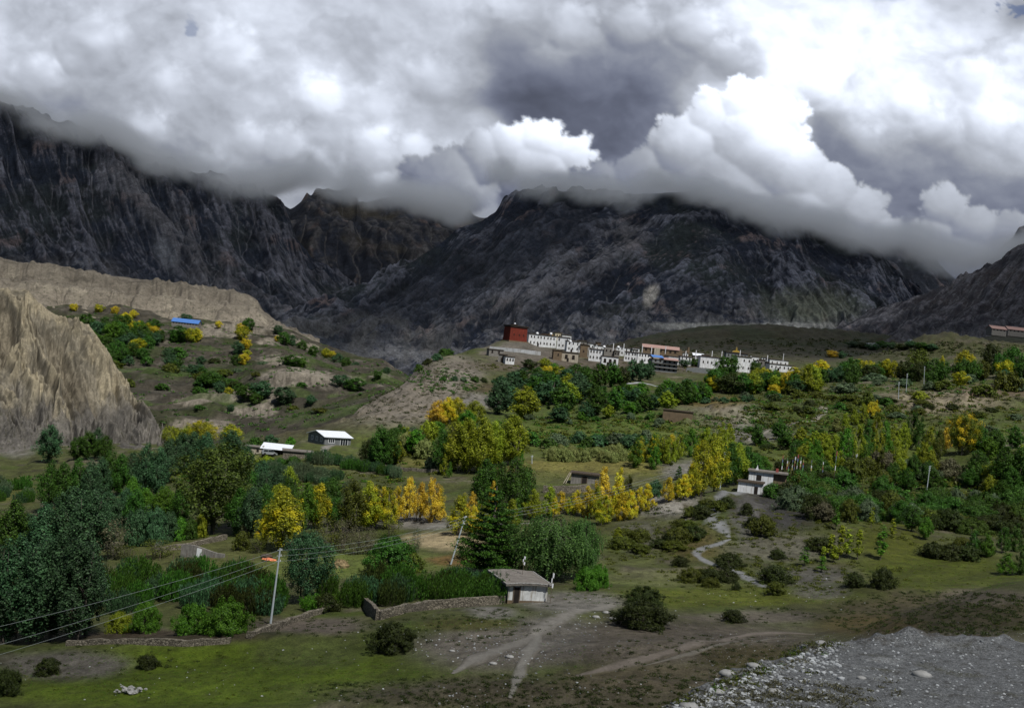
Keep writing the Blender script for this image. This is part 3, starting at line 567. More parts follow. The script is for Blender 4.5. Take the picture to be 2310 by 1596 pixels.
for (u, v, L, r) in [(40, 40, .56, 110), (200, 60, .50, 110), (250, 10, .62, 80), (360, 40, .46, 70), (300, 150, .55, 100), (130, 160, .47, 90), (90, 245, .30, 80), (230, 230, .36, 80), (60, 310, .34, 60), (330, 330, .34, 80), (320, 270, .50, 55), (450, 250, .40, 90),
    (520, 90, .58, 100), (640, 40, .66, 90), (760, 60, .55, 90), (900, 30, .46, 90), (1030, 20, .55, 80), (600, 180, .56, 90), (730, 200, .72, 80), (880, 150, .56, 100), (860, 230, .60, 70), (1010, 150, .40, 80), (980, 240, .36, 80), (560, 320, .42, 90), (450, 380, .33, 70),
    (640, 410, .36, 70), (660, 300, .48, 70), (800, 320, .52, 80), (750, 400, .44, 70), (900, 400, .36, 70), (900, 300, .54, 80), (1010, 380, .33, 80), (1060, 300, .44, 60), (1000, 470, .34, 60),
    (1090, 100, .30, 60), (1120, 170, .13, 60), (1190, 220, .105, 70), (1260, 260, .12, 70), (1170, 120, .22, 60), (1330, 190, .17, 80), (1430, 230, .14, 80), (1400, 120, .27, 80), (1520, 140, .28, 70), (1340, 330, .15, 70), (1250, 40, .42, 80), (1400, 30, .42, 80), (1540, 40, .40, 70), (1450, 330, .2, 60),
    (1640, 80, .42, 50), (1660, 140, .30, 45), (1720, 50, .92, 70), (1860, 90, 1.0, 110), (1790, 140, .9, 50), (2020, 120, 1.0, 120), (2180, 120, .86, 100), (1940, 220, .95, 80), (2060, 210, .9, 80), (2250, 200, .8, 90), (2290, 30, .22, 50), (2160, 20, .42, 60), (2000, 10, .55, 50),
    (1850, 265, .22, 45), (1880, 330, .20, 60), (1990, 300, .36, 70), (2090, 300, .36, 70), (1990, 390, .22, 80), (2120, 390, .26, 80), (2240, 320, .52, 70), (2290, 400, .26, 70), (2050, 460, .20, 70), (2180, 470, .19, 70), (2310, 480, .2, 70),
    (1500, 600, .3, 200), (300, 550, .35, 200), (900, 620, .3, 200), (2200, 620, .2, 150), (-700, 100, .5, 500), (3000, 100, .6, 500), (600, -400, .6, 500), (1800, -400, .7, 500)]:
    q = ((DU-u)**2+(1.25*(DV-v))**2)/(r*r); wt = np.exp(-q)+1e-4/(1+q*q); num += wt*L; den += wt
B = num/den
bil = sum(.55**k*np.abs(perlin((SU+60*w1)/(330/2.1**k)+7*k, (SV*1.25+50*w2)/(330/2.1**k)-3*k, 230+k)) for k in range(5)); bil = smoothg(bil, 7)*150
by, bx = np.gradient(bil, vs, us); bl = np.clip((bx*-.35+by*.75+.4)/np.sqrt(bx*bx+by*by+1), -.5, 1.1); bl = smoothg(bl, 8)
B = B*(1+.42*w3+.10*fine+.16*fbm(DU/110, DV/85, 5, 207))*(1+.10*(bl-.38))*1.06
blue = (1-sstep(.3, 1.1, np.sqrt(np.maximum(((DU-428)/13)**2+((DV-58-.9*(DU-428))/30)**2+2*fine, 0))))*.5 + (1-sstep(.3, 1.1, np.sqrt(np.maximum(((DU-2290)/60)**2+((DV-2)/30)**2+5*fine, 0))))*.7 + (1-sstep(.3, 1.1, np.sqrt(((DU-2010)/60)**2+((DV+6)/20)**2)))*.5
# billowing heads of cumulus in front, as a relief lit from above right
rng = np.random.default_rng(5)
def cumulus(circles, levels=3, nch=7, seed=1):
    rng = np.random.default_rng(seed); out = [(x, y, r) for x, y, r in circles]; cur = out[:]
    for l in range(levels):
        nxt = []
        for (x, y, r) in cur:
            for k in range(nch if l < 2 else 5):
                a = rng.uniform(-.25*np.pi, 1.25*np.pi); d = r*rng.uniform(.70, 1.0); rr = r*rng.uniform(.24, .46)
                if rr > 3: nxt.append((x+math.cos(a)*d, y-math.sin(a)*d, rr))
        out += nxt; cur = nxt
    return out
def relief(circs, seed):
    qx = SU+5*fbm(SU/26, SV/26, 4, seed)+2.6*fbm(SU/8, SV/8, 3, seed+3); qy = SV+5*fbm(SU/26, SV/26, 4, seed+1)+2.6*fbm(SU/8, SV/8, 3, seed+4)
    H = np.zeros_like(SU); S = np.full_like(SU, -50.)
    for (x, y, r) in circs:
        j0, j1 = np.searchsorted(us, [x-r-14, x+r+14]); i0, i1 = np.searchsorted(vs, [y-r-14, y+r+14])
        if j1 <= j0 or i1 <= i0: continue
        sl = np.s_[i0:i1, j0:j1]; d2 = (qx[sl]-x)**2+(qy[sl]-y)**2
        H[sl] = np.maximum(H[sl], np.sqrt(np.clip(r*r-d2, 0, None))*.8+ .25*r); S[sl] = np.maximum(S[sl], r-np.sqrt(d2))
    return H, S
def lay(B, circles, tone, seed, soft=7, k=.55):
    circs = cumulus(circles, 3, 7, seed); H, S = relief(circs, seed*7)
    Hs = .55*smoothg(H, 3)+.45*smoothg(H, 14)
    gy, gx = np.gradient(Hs, vs, us); n = np.sqrt(gx*gx+gy*gy+1); lit = (gx*-.42+gy*.80+.35)/n      # facing up and to the right
    lit = np.clip(smoothg(lit, 2)*.5+.38, 0, 1.2)
    al = sstep(-soft*.35, soft, S+2.5*fine*3)
    tb = tone(SU, SV)
    L = tb*(1-k+k*1.75*lit)*(1+.10*w2+.10*fine)
    return B*(1-al)+L*al, al
def tone_pts(pts):
    def f(U, V):
        nu = np.zeros_like(U); de = np.zeros_like(U)+1e-6
        for (u, v, L, r) in pts:
            q = ((U-u)**2+(V-v)**2)/(r*r); w = np.exp(-q)+1e-4/(1+q*q); nu += w*L; de += w
        return nu/de
    return f
for q_, (circ, sf) in enumerate((([(640, 330, 55), (560, 320, 46), (330, 300, 56), (840, 340, 60), (930, 345, 54), (700, 410, 60), (860, 430, 50), (1010, 350, 44), (470, 390, 50)], 26), ([(720, 220, 60), (860, 235, 50), (200, 100, 80), (90, 180, 60), (520, 120, 70), (980, 180, 60), (390, 200, 50), (2120, 300, 60), (1950, 330, 50), (2230, 280, 60)], 34), ([(1640, 130, 50), (1560, 60, 60), (1420, 60, 60), (1290, 60, 60), (2050, 230, 50), (1850, 190, 50), (2200, 180, 60)], 24))):
    Bc = B.copy(); B, _a = lay(B, circ, lambda U, V: np.clip(smoothg(Bc, 20)*1.16+.02, 0, 1.1), 21+q_, sf, .42)
B, al1 = lay(B, [(1150, 340, 60), (1220, 330, 62), (1290, 350, 46), (1200, 400, 80), (1090, 360, 60), (1290, 395, 40), (1000, 420, 80)],
        tone_pts([(1200, 285, 1.0, 50), (1270, 310, .9, 45), (1160, 310, .75, 50), (1300, 350, .75, 40), (1200, 360, .48, 50), (1120, 370, .42, 60), (1250, 420, .2, 50), (1180, 440, .24, 60), (1000, 430, .3, 80)]), 11, 9)
B, al2 = lay(B, [(2130, 470, 50), (2200, 520, 60), (2110, 540, 50), (2280, 530, 60), (2300, 590, 60), (2180, 590, 70), (2050, 560, 40)],
        tone_pts([(2130, 440, .46, 60), (2200, 500, .38, 60), (2300, 500, .32, 60), (2150, 560, .26, 60), (2280, 580, .3, 60), (2200, 620, .2, 50)]), 12, 8)
B, al3 = lay(B, [(1690, 250, 72), (1745, 270, 66), (1610, 280, 60), (1530, 315, 56), (1560, 370, 90), (1700, 350, 110), (1790, 400, 90), (1860, 440, 80), (1930, 490, 66), (1980, 545, 56), (1450, 420, 80), (1360, 440, 70), (1620, 460, 130), (1800, 520, 110), (1500, 480, 110), (1900, 560, 80), (1400, 480,70)],
        tone_pts([(1700, 210, 1.05, 55), (1650, 230, .95, 40), (1780, 260, .95, 45), (1790, 330, .92, 45), (1600, 270, .8, 40), (1520, 300, .66, 40), (1560, 320, .6, 35), (1650, 310, .62, 45), (1720, 310, .88, 40), (1620, 370, .42, 60), (1700, 400, .42, 60), (1520, 380, .36, 60), (1430, 420, .30, 70), (1600, 440, .27, 70),
           (1800, 400, .52, 60), (1870, 400, .6, 45), (1900, 450, .46, 50), (1750, 480, .30, 70), (1850, 500, .36, 60), (1960, 500, .42, 45), (1980, 560, .30, 50), (1350, 460, .22, 60), (1500, 460, .22, 60), (1650, 500, .22, 60), (1900, 560, .24, 60), (1800, 560, .2, 60)]), 13, 8)
B = np.clip(1.02*np.clip(B, .02, 1.2)**1.18, .02, 1.15)
tint = np.ones(SU.shape+(3,))*np.asarray((.905, .972, 1.115))
dk = sstep(.36, .10, B)[..., None]; tint = tint*(1-dk)+np.asarray((.83, .93, 1.30))*dk
skyc = B[..., None]*tint
skyc = skyc*(1-.8*blue[..., None])+np.asarray((.05, .10, .24))*.8*blue[..., None]
R = 9000.0
sa, ss = AS(SU, SV); th = np.arctan(sa); rr = R*(1+0*th)
SX = np.sin(th)*R; SY = np.cos(th)*R; SZ = ss*SY
m = bpy.data.materials.new('cloudy_sky'); m.use_nodes = True; nt = m.node_tree; nt.nodes.remove(nt.nodes['Principled BSDF'])
em = nt.nodes.new('ShaderNodeEmission'); at = nt.nodes.new('ShaderNodeAttribute'); at.attribute_name = 'tint'
nt.links.new(at.outputs['Color'], em.inputs['Color']); em.inputs['Strength'].default_value = 1.36; nt.links.new(em.outputs[0], nt.nodes['Material Output'].inputs['Surface'])
m.cycles.emission_sampling = 'NONE'
link('sky', mesh_np('sky', np.stack([SX, SY, SZ], -1).reshape(-1, 3), gridfaces(len(vs), len(us)), True, skyc.reshape(-1, 3)), m, kind='structure')
# ---------------------------------------------------------------- cloud lying on the mountain tops: a real volume, shaped by noise
def cloud_bank(name, curve, u_lo, u_hi, y_lo, y_hi, z_lo, z_hi, res, dens, thick, seed, amp=34):
    ng = bpy.data.node_groups.new(name, 'GeometryNodeTree'); ng.interface.new_socket('Geometry', in_out='OUTPUT', socket_type='NodeSocketGeometry')
    N, Lk = ng.nodes, ng.links
    def mth(op, a, b=None, c=None, clamp=False):
        n = N.new('ShaderNodeMath'); n.operation = op; n.use_clamp = clamp
        for i, v in enumerate((a, b, c)):
            if v is None: continue
            if isinstance(v, (int, float)): n.inputs[i].default_value = v
            else: Lk.new(v, n.inputs[i])
        return n.outputs[0]
    def smooth(x, lo, hi):
        n = N.new('ShaderNodeMapRange'); n.interpolation_type = 'SMOOTHSTEP'; Lk.new(x, n.inputs['Value'])
        n.inputs['From Min'].default_value = lo; n.inputs['From Max'].default_value = hi; return n.outputs[0]
    pos = N.new('GeometryNodeInputPosition'); sp = N.new('ShaderNodeSeparateXYZ'); Lk.new(pos.outputs[0], sp.inputs[0]); X, Y, Z = sp.outputs
    a = mth('DIVIDE', X, Y); s = mth('DIVIDE', Z, Y)
    u = mth('MULTIPLY_ADD', mth('ADD', mth('MULTIPLY', a, cR), mth('MULTIPLY', s, sR)), F, U0)
    v = mth('MULTIPLY_ADD', mth('SUBTRACT', mth('MULTIPLY', a, sR), mth('MULTIPLY', s, cR)), F, V0)
    fc = N.new('ShaderNodeFloatCurve'); cm = fc.mapping; c = cm.curves[0]
    lo, hi = u_lo-400, u_hi+400
    pts = [(lo, curve[0][1])]+curve+[(hi, curve[-1][1])]
    while len(c.points) < len(pts): c.points.new(.5, .5)
    for p, (pu, pv) in zip(c.points, pts): p.location = ((pu-lo)/(hi-lo), pv/1000)
    cm.update()
    Lk.new(mth('DIVIDE', mth('SUBTRACT', u, lo), hi-lo), fc.inputs['Value'])
    vb = mth('MULTIPLY', fc.outputs[0], 1000)
    nz = N.new('ShaderNodeTexNoise'); nz.noise_dimensions = '4D'; nz.inputs['W'].default_value = seed; nz.inputs['Scale'].default_value = .011; nz.inputs['Detail'].default_value = 5; nz.inputs['Roughness'].default_value = .58
    mv = N.new('ShaderNodeVectorMath'); mv.operation = 'MULTIPLY'; mv.inputs[1].default_value = (1, .2, 1.3); Lk.new(pos.outputs[0], mv.inputs[0]); Lk.new(mv.outputs[0], nz.inputs['Vector'])
    d = mth('SUBTRACT', vb, v); d = mth('ADD', d, mth('MULTIPLY', mth('SUBTRACT', nz.outputs[0], .5), amp*5))
    low = smooth(d, -16, 30); d2 = mth('ADD', d, mth('MULTIPLY', mth('SUBTRACT', nz.outputs[0], .5), -amp*9)); up = mth('SUBTRACT', 1, smooth(d2, thick*.35, thick*1.3))
    yy = mth('MULTIPLY', smooth(Y, y_lo, y_lo+60), mth('SUBTRACT', 1, smooth(Y, y_hi-60, y_hi)))
    xx = mth('MULTIPLY', smooth(u, u_lo, u_lo+90), mth('SUBTRACT', 1, smooth(u, u_hi-90, u_hi)))
    den = mth('MULTIPLY', mth('MULTIPLY', low, up), mth('MULTIPLY', yy, xx))
    den = mth('MULTIPLY', den, mth('MULTIPLY_ADD', nz.outputs[0], 4.4, -1.3, clamp=True))
    den = mth('MULTIPLY', mth('MAXIMUM', mth('SUBTRACT', den, .01), 0), dens)
    vc = N.new('GeometryNodeVolumeCube'); Lk.new(den, vc.inputs['Density'])
    x0 = min(float(AS(u_lo, 600)[0])*y_hi, float(AS(u_lo, 600)[0])*y_lo); x1 = max(float(AS(u_hi, 300)[0])*y_hi, float(AS(u_hi, 300)[0])*y_lo)
    vc.inputs['Min'].default_value = (x0, y_lo, z_lo); vc.inputs['Max'].default_value = (x1, y_hi, z_hi)
    for k, (p0, p1) in zip(('X', 'Y', 'Z'), ((x0, x1), (y_lo, y_hi), (z_lo, z_hi))): vc.inputs['Resolution '+k].default_value = max(8, int((p1-p0)/res))
    sm = N.new('GeometryNodeSetMaterial'); Lk.new(vc.outputs[0], sm.inputs[0]); sm.inputs['Material'].default_value = M_CLOUD
    go = N.new('NodeGroupOutput'); Lk.new(sm.outputs[0], go.inputs[0])
    me = bpy.data.meshes.new(name); o = link(name, me); o['kind'] = 'stuff'; md = o.modifiers.new('cloud', 'NODES'); md.node_group = ng
    return o
M_CLOUD = bpy.data.materials.new('cloud_vapour'); M_CLOUD.use_nodes = True; nt = M_CLOUD.node_tree; nt.nodes.remove(nt.nodes['Principled BSDF'])
pv = nt.nodes.new('ShaderNodeVolumePrincipled'); pv.inputs['Color'].default_value = (.985, .99, 1.0, 1); pv.inputs['Density'].default_value = 1.0; pv.inputs['Anisotropy'].default_value = -.6
nt.links.new(pv.outputs[0], nt.nodes['Material Output'].inputs['Volume'])
cloud_bank('clouds', [(-200, 215), (0, 262), (120, 312), (250, 338), (330, 375), (420, 408), (520, 432), (600, 445), (680, 430), (760, 444), (860, 470), (960, 478), (1040, 492)], -260, 1110, 2070, 2330, 180, 640, 6, .024, 62, 1.3)
cloud_bank('clouds', [(1130, 428), (1180, 436), (1260, 452), (1320, 464), (1420, 466), (1500, 452), (1580, 456), (1660, 486), (1740, 520), (1820, 528), (1900, 545), (1960, 566), (2040, 560), (2110, 590), (2200, 600), (2300, 572), (2420, 520)], 1080, 2480, 2050, 2310, 120, 560, 6, .024, 58, 4.7)
# unseen clouds added overhead to keep the near slope and the mountains in shade
def overhead(x, y, z, rx, ry, rz, dens, seed):
    """added cloud, out of view, whose shadow falls on the ground point (x, y)"""
    rr = random.Random(seed); k = z/sdir.z; c = Vector((x, y, 0))+sdir*k; mb_v, mb_f = [], []
    bm = MB(); n, m_ = 26, 12
    for i in range(m_+1):
        th = math.pi*i/m_
        for j in range(n):
            t = 2*math.pi*j/n; d = Vector((math.sin(th)*math.cos(t), math.sin(th)*math.sin(t), math.cos(th))); q = 1+.22*math.sin(3*t+seed)*math.sin(th)+.14*math.sin(5*t+2*seed)*math.sin(th)+rr.uniform(-.05, .05)*math.sin(th); bm.v.append((d.x*rx*q, d.y*ry*q, d.z*rz))
    for i in range(m_): bm.f += [(i*n+j, (i+1)*n+j, (i+1)*n+(j+1) % n, i*n+(j+1) % n) for j in range(n)]
    mt = bpy.data.materials.new('shade_cloud'); mt.use_nodes = True; t_ = mt.node_tree; t_.nodes.remove(t_.nodes['Principled BSDF']); p_ = t_.nodes.new('ShaderNodeVolumePrincipled'); p_.inputs['Color'].default_value = (.95, .96, 1, 1); p_.inputs['Density'].default_value = dens; t_.links.new(p_.outputs[0], t_.nodes['Material Output'].inputs['Volume'])
    o = bm.build('clouds', mt, None, True, kind='stuff'); o.location = c  # added for its shadow alone; only the cloud banks are in view
overhead(-10, 60, 700, 230, 100, 60, .0034, 1)
overhead(50, 2350, 2300, 2100, 1000, 130, .0042, 2)
overhead(720, 1340, 1150, 680, 400, 80, .010, 3)
# ---------------------------------------------------------------- building helpers
M = {}
M['white'] = mat_plain('whitewash', (.66, .68, .70), .16, .9, .9, streak=(.30, .27, .23))
M['cream'] = mat_plain('cream_wash', (.52, .46, .33), .16, .9, .9, streak=(.3, .24, .17))
M['ochre'] = mat_plain('ochre_wash', (.42, .25, .055), .2, .9, .9)
M['redwall'] = mat_plain('red_ochre_wash', (.150, .030, .020), .22, .5, .9, streak=(.09, .022, .016))
M['mud'] = mat_plain('mud_brick', (.155, .115, .075), .25, .9, .95, streak=(.10, .078, .055))
M['tan'] = mat_plain('tan_plaster', (.40, .36, .29), .2, .9, .95, streak=(.22, .18, .13))
M['stone'] = mat_plain('grey_stone', (.20, .19, .175), .3, 1.6, .95, streak=(.12, .11, .10))
M['dark'] = mat_plain('dark_timber', (.022, .018, .016), .3, 2, .8)
M['roofmud'] = mat_plain('mud_roof', (.17, .155, .14), .25, 1.2, .95, .02)
M['edge'] = mat_plain('firewood_edge', (.070, .055, .042), .5, 9, .95, .03)
M['pinkroof'] = mat_plain('faded_pink_sheet', (.33, .215, .19), .15, 2, .6)
M['blueroof'] = mat_plain('blue_sheet', (.075, .18, .46), .12, 2, .5)
M['tinroof'] = mat_plain('white_tin_sheet', (.70, .74, .80), .10, 2, .45)
M['grey'] = mat_plain('grey_cement', (.155, .165, .17), .2, 1.2, .9)
M['gold'] = mat_plain('gilt', (.62, .42, .08), .1, 5, .35, metal=.5)
M['frame'] = mat_plain('white_frame', (.72, .74, .76), .08, 5, .7)
M['pane'] = mat_plain('dark_glass', (.02, .025, .03), .1, 5, .15)
M['wood'] = mat_plain('pole_wood', (.14, .11, .085), .3, 5, .9)
M['post'] = mat_plain('galvanised_pole', (.42, .47, .50), .12, 4, .5)
M['wire'] = mat_plain('wire', (.30, .34, .34), .1, 5, .5)
M['rock'] = mat_plain('pale_rock', (.34, .34, .33), .3, 3, .9, .03)
M['flagwhite'] = mat_plain('white_cloth', (.72, .74, .78), .1, 4, .9)
M['flagred'] = mat_plain('red_cloth', (.26, .07, .06), .1, 4, .9)
M['flaggreen'] = mat_plain('green_cloth', (.10, .28, .10), .1, 4, .9)
M['flagyellow'] = mat_plain('yellow_cloth', (.42, .38, .14), .1, 4, .9)
M['flagblue'] = mat_plain('blue_cloth', (.12, .16, .28), .1, 4, .9)
M['tarp'] = mat_plain('orange_tarp', (.62, .20, .10), .25, 2, .7, .05)
M['hay'] = mat_plain('hay', (.24, .185, .10), .35, 6, .95, .06)
def brickwall_mat(name, c0, c1, joint, sc):
    m, nt, b = new_mat(name); b.inputs['Roughness'].default_value = .95
    tc = nt.nodes.new('ShaderNodeTexCoord'); vo = nt.nodes.new('ShaderNodeTexVoronoi'); vo.inputs['Scale'].default_value = sc
    mp = nt.nodes.new('ShaderNodeMapping'); mp.inputs['Scale'].default_value = (1, 1, 1.6); nt.links.new(tc.outputs['Object'], mp.inputs[0]); nt.links.new(mp.outputs[0], vo.inputs['Vector'])
    c = mixc(nt, vo.outputs['Color'], c0, c1)
    v2 = nt.nodes.new('ShaderNodeTexVoronoi'); v2.feature = 'DISTANCE_TO_EDGE'; v2.inputs['Scale'].default_value = sc; nt.links.new(mp.outputs[0], v2.inputs['Vector'])
    c = mixc(nt, maprange(nt, v2.outputs['Distance'], .02, .09, 1, 0), c, joint); nt.links.new(c, b.inputs['Base Color'])
    bp = nt.nodes.new('ShaderNodeBump'); bp.inputs['Distance'].default_value = .08; nt.links.new(v2.outputs['Distance'], bp.inputs['Height']); nt.links.new(bp.outputs[0], b.inputs['Normal'])
    return m
M['drystone'] = brickwall_mat('dry_stone', (.085, .075, .058), (.29, .26, .205), (.022, .02, .016), 3.0)
def foot(u, v, y=None):
    return P(u, v, y) if y else hit(u, v)
def mpp(y): return y/F
def trapwin(x, z, w, h, t=.10):
    return MB().prism([(x-w*.62, z), (x+w*.62, z), (x+w*.5, z+h), (x-w*.5, z+h)], -t, .02)
TT = math.tan(ROLL)
# ---------------------------------------------------------------- village houses
for k, (u0, u1, vt, vb_, colr, nc, nr, lab) in enumerate(VILLAGE):
    um = (u0+u1)/2; y = VY[k]; c = P(um, vb_, y); s = mpp(y); w = (u1-u0)*s; h = (vb_-vt)*s*1.1; d = max(4.5, min(9, w*.7)); rr = random.Random(k)
    root = empty('village_house', c, math.radians(rr.uniform(-9, 16)), label=lab, category='house', group='houses of the ridge village')
    MB().box(-w/2, w/2, 0, d, -4, h, .012*h, .012*h).build('wall', M[colr], root)
    rb = MB().box(-w/2-.25, w/2+.25, -.3, d+.25, h+.003, h+.34)
    rf = rb.build('roof', M['edge'], root)
    MB().box(-w/2+.15, w/2-.15, .1, d-.1, h+.345, h+.40).build('roof_deck', M['roofmud'], rf)
    for r in range(nr):
        for q in range(nc):
            if nr*nc > 5 and rr.random() < .12 and k > 0: continue
            x = (-.5+(q+.5+rr.uniform(-.12, .12))/nc)*w*.94; hh = min(1.35, h/nr*.48); z = h*((r+.36)/nr) if nr > 1 else h*.38
            ww = .62 if colr != 'stone' else .8
            if lab.startswith('white front row') or 'one big window' in lab: ww, hh = 1.3, h*.5; z = h*.25
            trapwin(x, z, ww, hh, .02).build('window', M['dark'], root)
    if k % 3 == 0: MB().box(-w*.18, -w*.18+1.1, -.04, .02, -.6, 1.7).build('door', M['dark'], root)
# red monastery
y = FIX['monastery']; s = mpp(y); c = P(1163, 767, y); rot = math.radians(26)
root = empty('monastery', c, rot, label='tall plain dark red monastery block crowning the left end of the village', category='monastery')
W, D, H = 36*s/math.cos(rot)+1.0, 8.5, 29*s
MB().box(-W/2+1.6, W/2+1.6, 0, D, -.3, H, .25, .25).build('wall', M['redwall'], root)
rf = MB().box(-W/2+1.5, W/2+1.7, -.15, D+.15, H+.004, H+.75).build('roof', M['dark'], root)
MB().box(-W/2+1.2, W/2+2.0, -.4, D+.4, H+.755, H+1.0).build('roof_edge', M['edge'], rf)
MB().box(-W*.2, W*.1, 1.5, 4, H+1.005, H+1.7).build('roof_hut', M['dark'], rf)
MB().box(-W/2+.6, W/2+2.8, -1.2, D+1, -5.5, -.305, .3, .3).build('terrace', M['mud'], root)
for x in (-.25, .05, .3): MB().box(W*x+1.2, W*x+1.7, -.06, .3, H*.35, H*.5).build('window', M['dark'], root)
MB().tube([(0, 3, H+1.7), (-.9, 3, H+5.4)], [.06, .03], 5).build('mast', M['wood'], root)
MB().blob((-.2, 2.5, H+1.95), (.6, .6, .5), random.Random(1), 8, 5, .05).build('dome', M['flagwhite'], root)
# white retaining wall under the monastery
def wallstrip(name, pts, th, h, mat, lab, cat='wall', top=None, grp=None):
    """a free-standing wall along ground points; pts are world points at its foot"""
    mb = MB(); n = len(pts); rr = random.Random(len(lab))
    L = []
    for i in range(n-1):
        a, b = Vector(pts[i]), Vector(pts[i+1]); seg = max(1, int((b-a).length/1.2))
        for q in range(seg): L.append(a.lerp(b, q/seg))
    L.append(Vector(pts[-1])); vs = []
    for i, p in enumerate(L):
        t = (L[min(i+1, len(L)-1)]-L[max(i-1, 0)]); t.z = 0; t.normalize(); nrm = Vector((-t.y, t.x, 0))*th/2
        zt = (h if not callable(h) else h(i/(len(L)-1)))+(rr.uniform(-.12, .12) if top is None else 0)
        vs.append((p-nrm-Vector((0, 0, .8)), p+nrm-Vector((0, 0, .8)), p+nrm*.75+Vector((0, 0, zt)), p-nrm*.75+Vector((0, 0, zt))))
    for q in vs: mb.v += [tuple(x) for x in q]
    for i in range(len(vs)-1):
        b = 4*i; mb.f += [(b+3, b+7, b+6, b+2), (b, b+4, b+7, b+3), (b+2, b+6, b+5, b+1)]
    mb.f += [(0, 3, 2, 1), tuple(4*(len(vs)-1)+i for i in (0, 1, 2, 3))]
    o = mb.build(name, mat, None, label=lab, category=cat)
    if grp: o['group'] = grp
    return o
q = [P(1104, 787, FIX['wa']-1), P(1135, 790, (FIX['wa']+FIX['wb'])/2-1), P(1160, 792, FIX['wb']-1), P(1190, 795.5, (FIX['wb']+FIX['wc'])/2-1), P(1219, 799, FIX['wc']-1)]
wallstrip('retaining_wall', q, .8, 1.5, mat_plain('grey_wash', (.36, .375, .39), .2, .6, .9, streak=(.2, .19, .17)), 'long pale retaining wall below the red monastery', top=0)
wallstrip('retaining_wall', [P(u, v, FIX['grey']) for u, v in ((1548, 838), (1575, 838), (1600, 840))], .6, 2.2, M['grey'], 'grey block wall below the white houses', top=0)
# hall with the pink roof
def gable_hall(name, u0, u1, vt, vb_, y, depth, rz, wallm, roofm, lab, cat, roofh=.28, ncol=6, nrow=1, over=.5, frame=None, doors=0):
    c = P((u0+u1)/2, vb_, y); s = mpp(y); w = (u1-u0)*s; h = (vb_-vt)*s; hw = h*(1-roofh)
    root = empty(name, c, rz, label=lab, category=cat)
    wl_ = MB().box(-w/2, w/2, 0, depth, -3, hw)
    wl_.prismx([(0, hw+.002), (depth, hw+.002), (depth/2, h-.05)], -w/2, w/2); wl_.build('wall', wallm, root)
    t = .14
    MB().prismx([(-over, hw-over*(h-hw)/(depth/2)+.02), (depth/2, h+.02), (depth+over, hw-over*(h-hw)/(depth/2)+.02), (depth+over, hw-over*(h-hw)/(depth/2)+.02+t), (depth/2, h+.02+t), (-over, hw-over*(h-hw)/(depth/2)+.02+t)], -w/2-over, w/2+over).build('roof', roofm, root)
    for r in range(nrow):
        for q in range(ncol):
            x = (-.5+(q+.5)/ncol)*w*.95; ww = w/ncol*.42; z0 = hw*(r+.3)/nrow; z1 = hw*(r+.75)/nrow
            wd = MB().box(x-ww/2, x+ww/2, -.05, .02, z0, z1).build('window', M['pane'] if frame else M['dark'], root)
            if frame:
                f = .09; fb = MB().box(x-ww/2-f, x-ww/2, -.08, .02, z0-f, z1+f).box(x+ww/2, x+ww/2+f, -.08, .02, z0-f, z1+f).box(x-ww/2, x+ww/2, -.08, .02, z1, z1+f).box(x-ww/2, x+ww/2, -.08, .02, z0-f, z0).box(x-.04, x+.04, -.078, -.052, z0, z1)
                fb.build('frame', frame, wd)
    return root, w, h, hw
r_, w, h, hw = gable_hall('village_hall', 1448, 1529, 779, 809, FIX['hall'], 8, math.radians(-4), M['mud'], M['pinkroof'], 'long hall with a faded pink sheet roof at the back of the village', 'hall', .22, 7, 2)
MB().box(-w*.18, -w*.02, -1.4, .0-.003, -3, hw*1.02).build('stair_tower', M['tan'], r_)
# three-storey grey block
y = FIX['guest']; c = P(1498, 838, y); s = mpp(y); w = 59*s; h = 27*s
root = empty('guest_house', c, math.radians(8), label='grey three-storey block with pink sheet roof and blue corner roof', category='guest house', group='houses of the ridge village')
MB().box(-w/2, w/2, 0, 8, -3, h).build('wall', M['grey'], root)
for i in (1, 2): MB().box(-w/2-.3, w/2+.3, -1.0, 0-.003, h*i/3-.15, h*i/3).build('balcony', M['stone'], root)
MB().prismx([(-1.3, h+.0), (4, h+1.1), (8.4, h+.2), (8.4, h+.35), (4, h+1.25), (-1.3, h+.15)], -w*.06, w/2+.4).build('roof', M['pinkroof'], root)
MB().prismx([(-.9, h+.7), (4, h+1.9), (8.3, h+.9), (8.3, h+1.05), (4, h+2.05), (-.9, h+.85)], -w/2-.4, -w*.065).build('roof', M['blueroof'], root)['label'] = 'blue sheet roof'
for r in range(3):
    for q_ in range(5):
        x = (-.5+(q_+.5)/5)*w*.93; MB().box(x-.5, x+.5, -.05, .02, h*r/3+.6, h*r/3+1.7).build('window', M['dark'], root)
# ruin, tin roof, temple with gilt top
y = FIX['ruin']; c = P(1539, 803, y); s = mpp(y)
mb = MB(); rr = random.Random(4)
for i in range(7): mb.box(-4.2+i*1.2, -3.0+i*1.2-.01, 0, 4, -3, 1.6+rr.uniform(1, 4.6))
mb.build('ruined_house', M['mud'], None, label='crumbling brown earth ruin right of the pink roof hall', category='ruin').location = c
gable_hall('tin_shed', 1564, 1587, 797, 807, FIX['tin'], 6, 0, M['stone'], M['tinroof'], 'low shed with a bright white tin roof in the village', 'shed', .45, 3)
y = FIX['temple']; c = P(1662, 808, y); s = mpp(y); w = 50*s
root = empty('temple', c, 0, label='dark blue grey temple topped by a golden pinnacle', category='temple')
MB().box(-w/2, w/2, 0, 9, -4, 12*s, .2, .2).build('wall', M['grey'], root)
MB().box(-w/2-.3, w/2+.3, -.3, 9.3, 12*s+.003, 12*s+.5).build('roof', M['edge'], root)
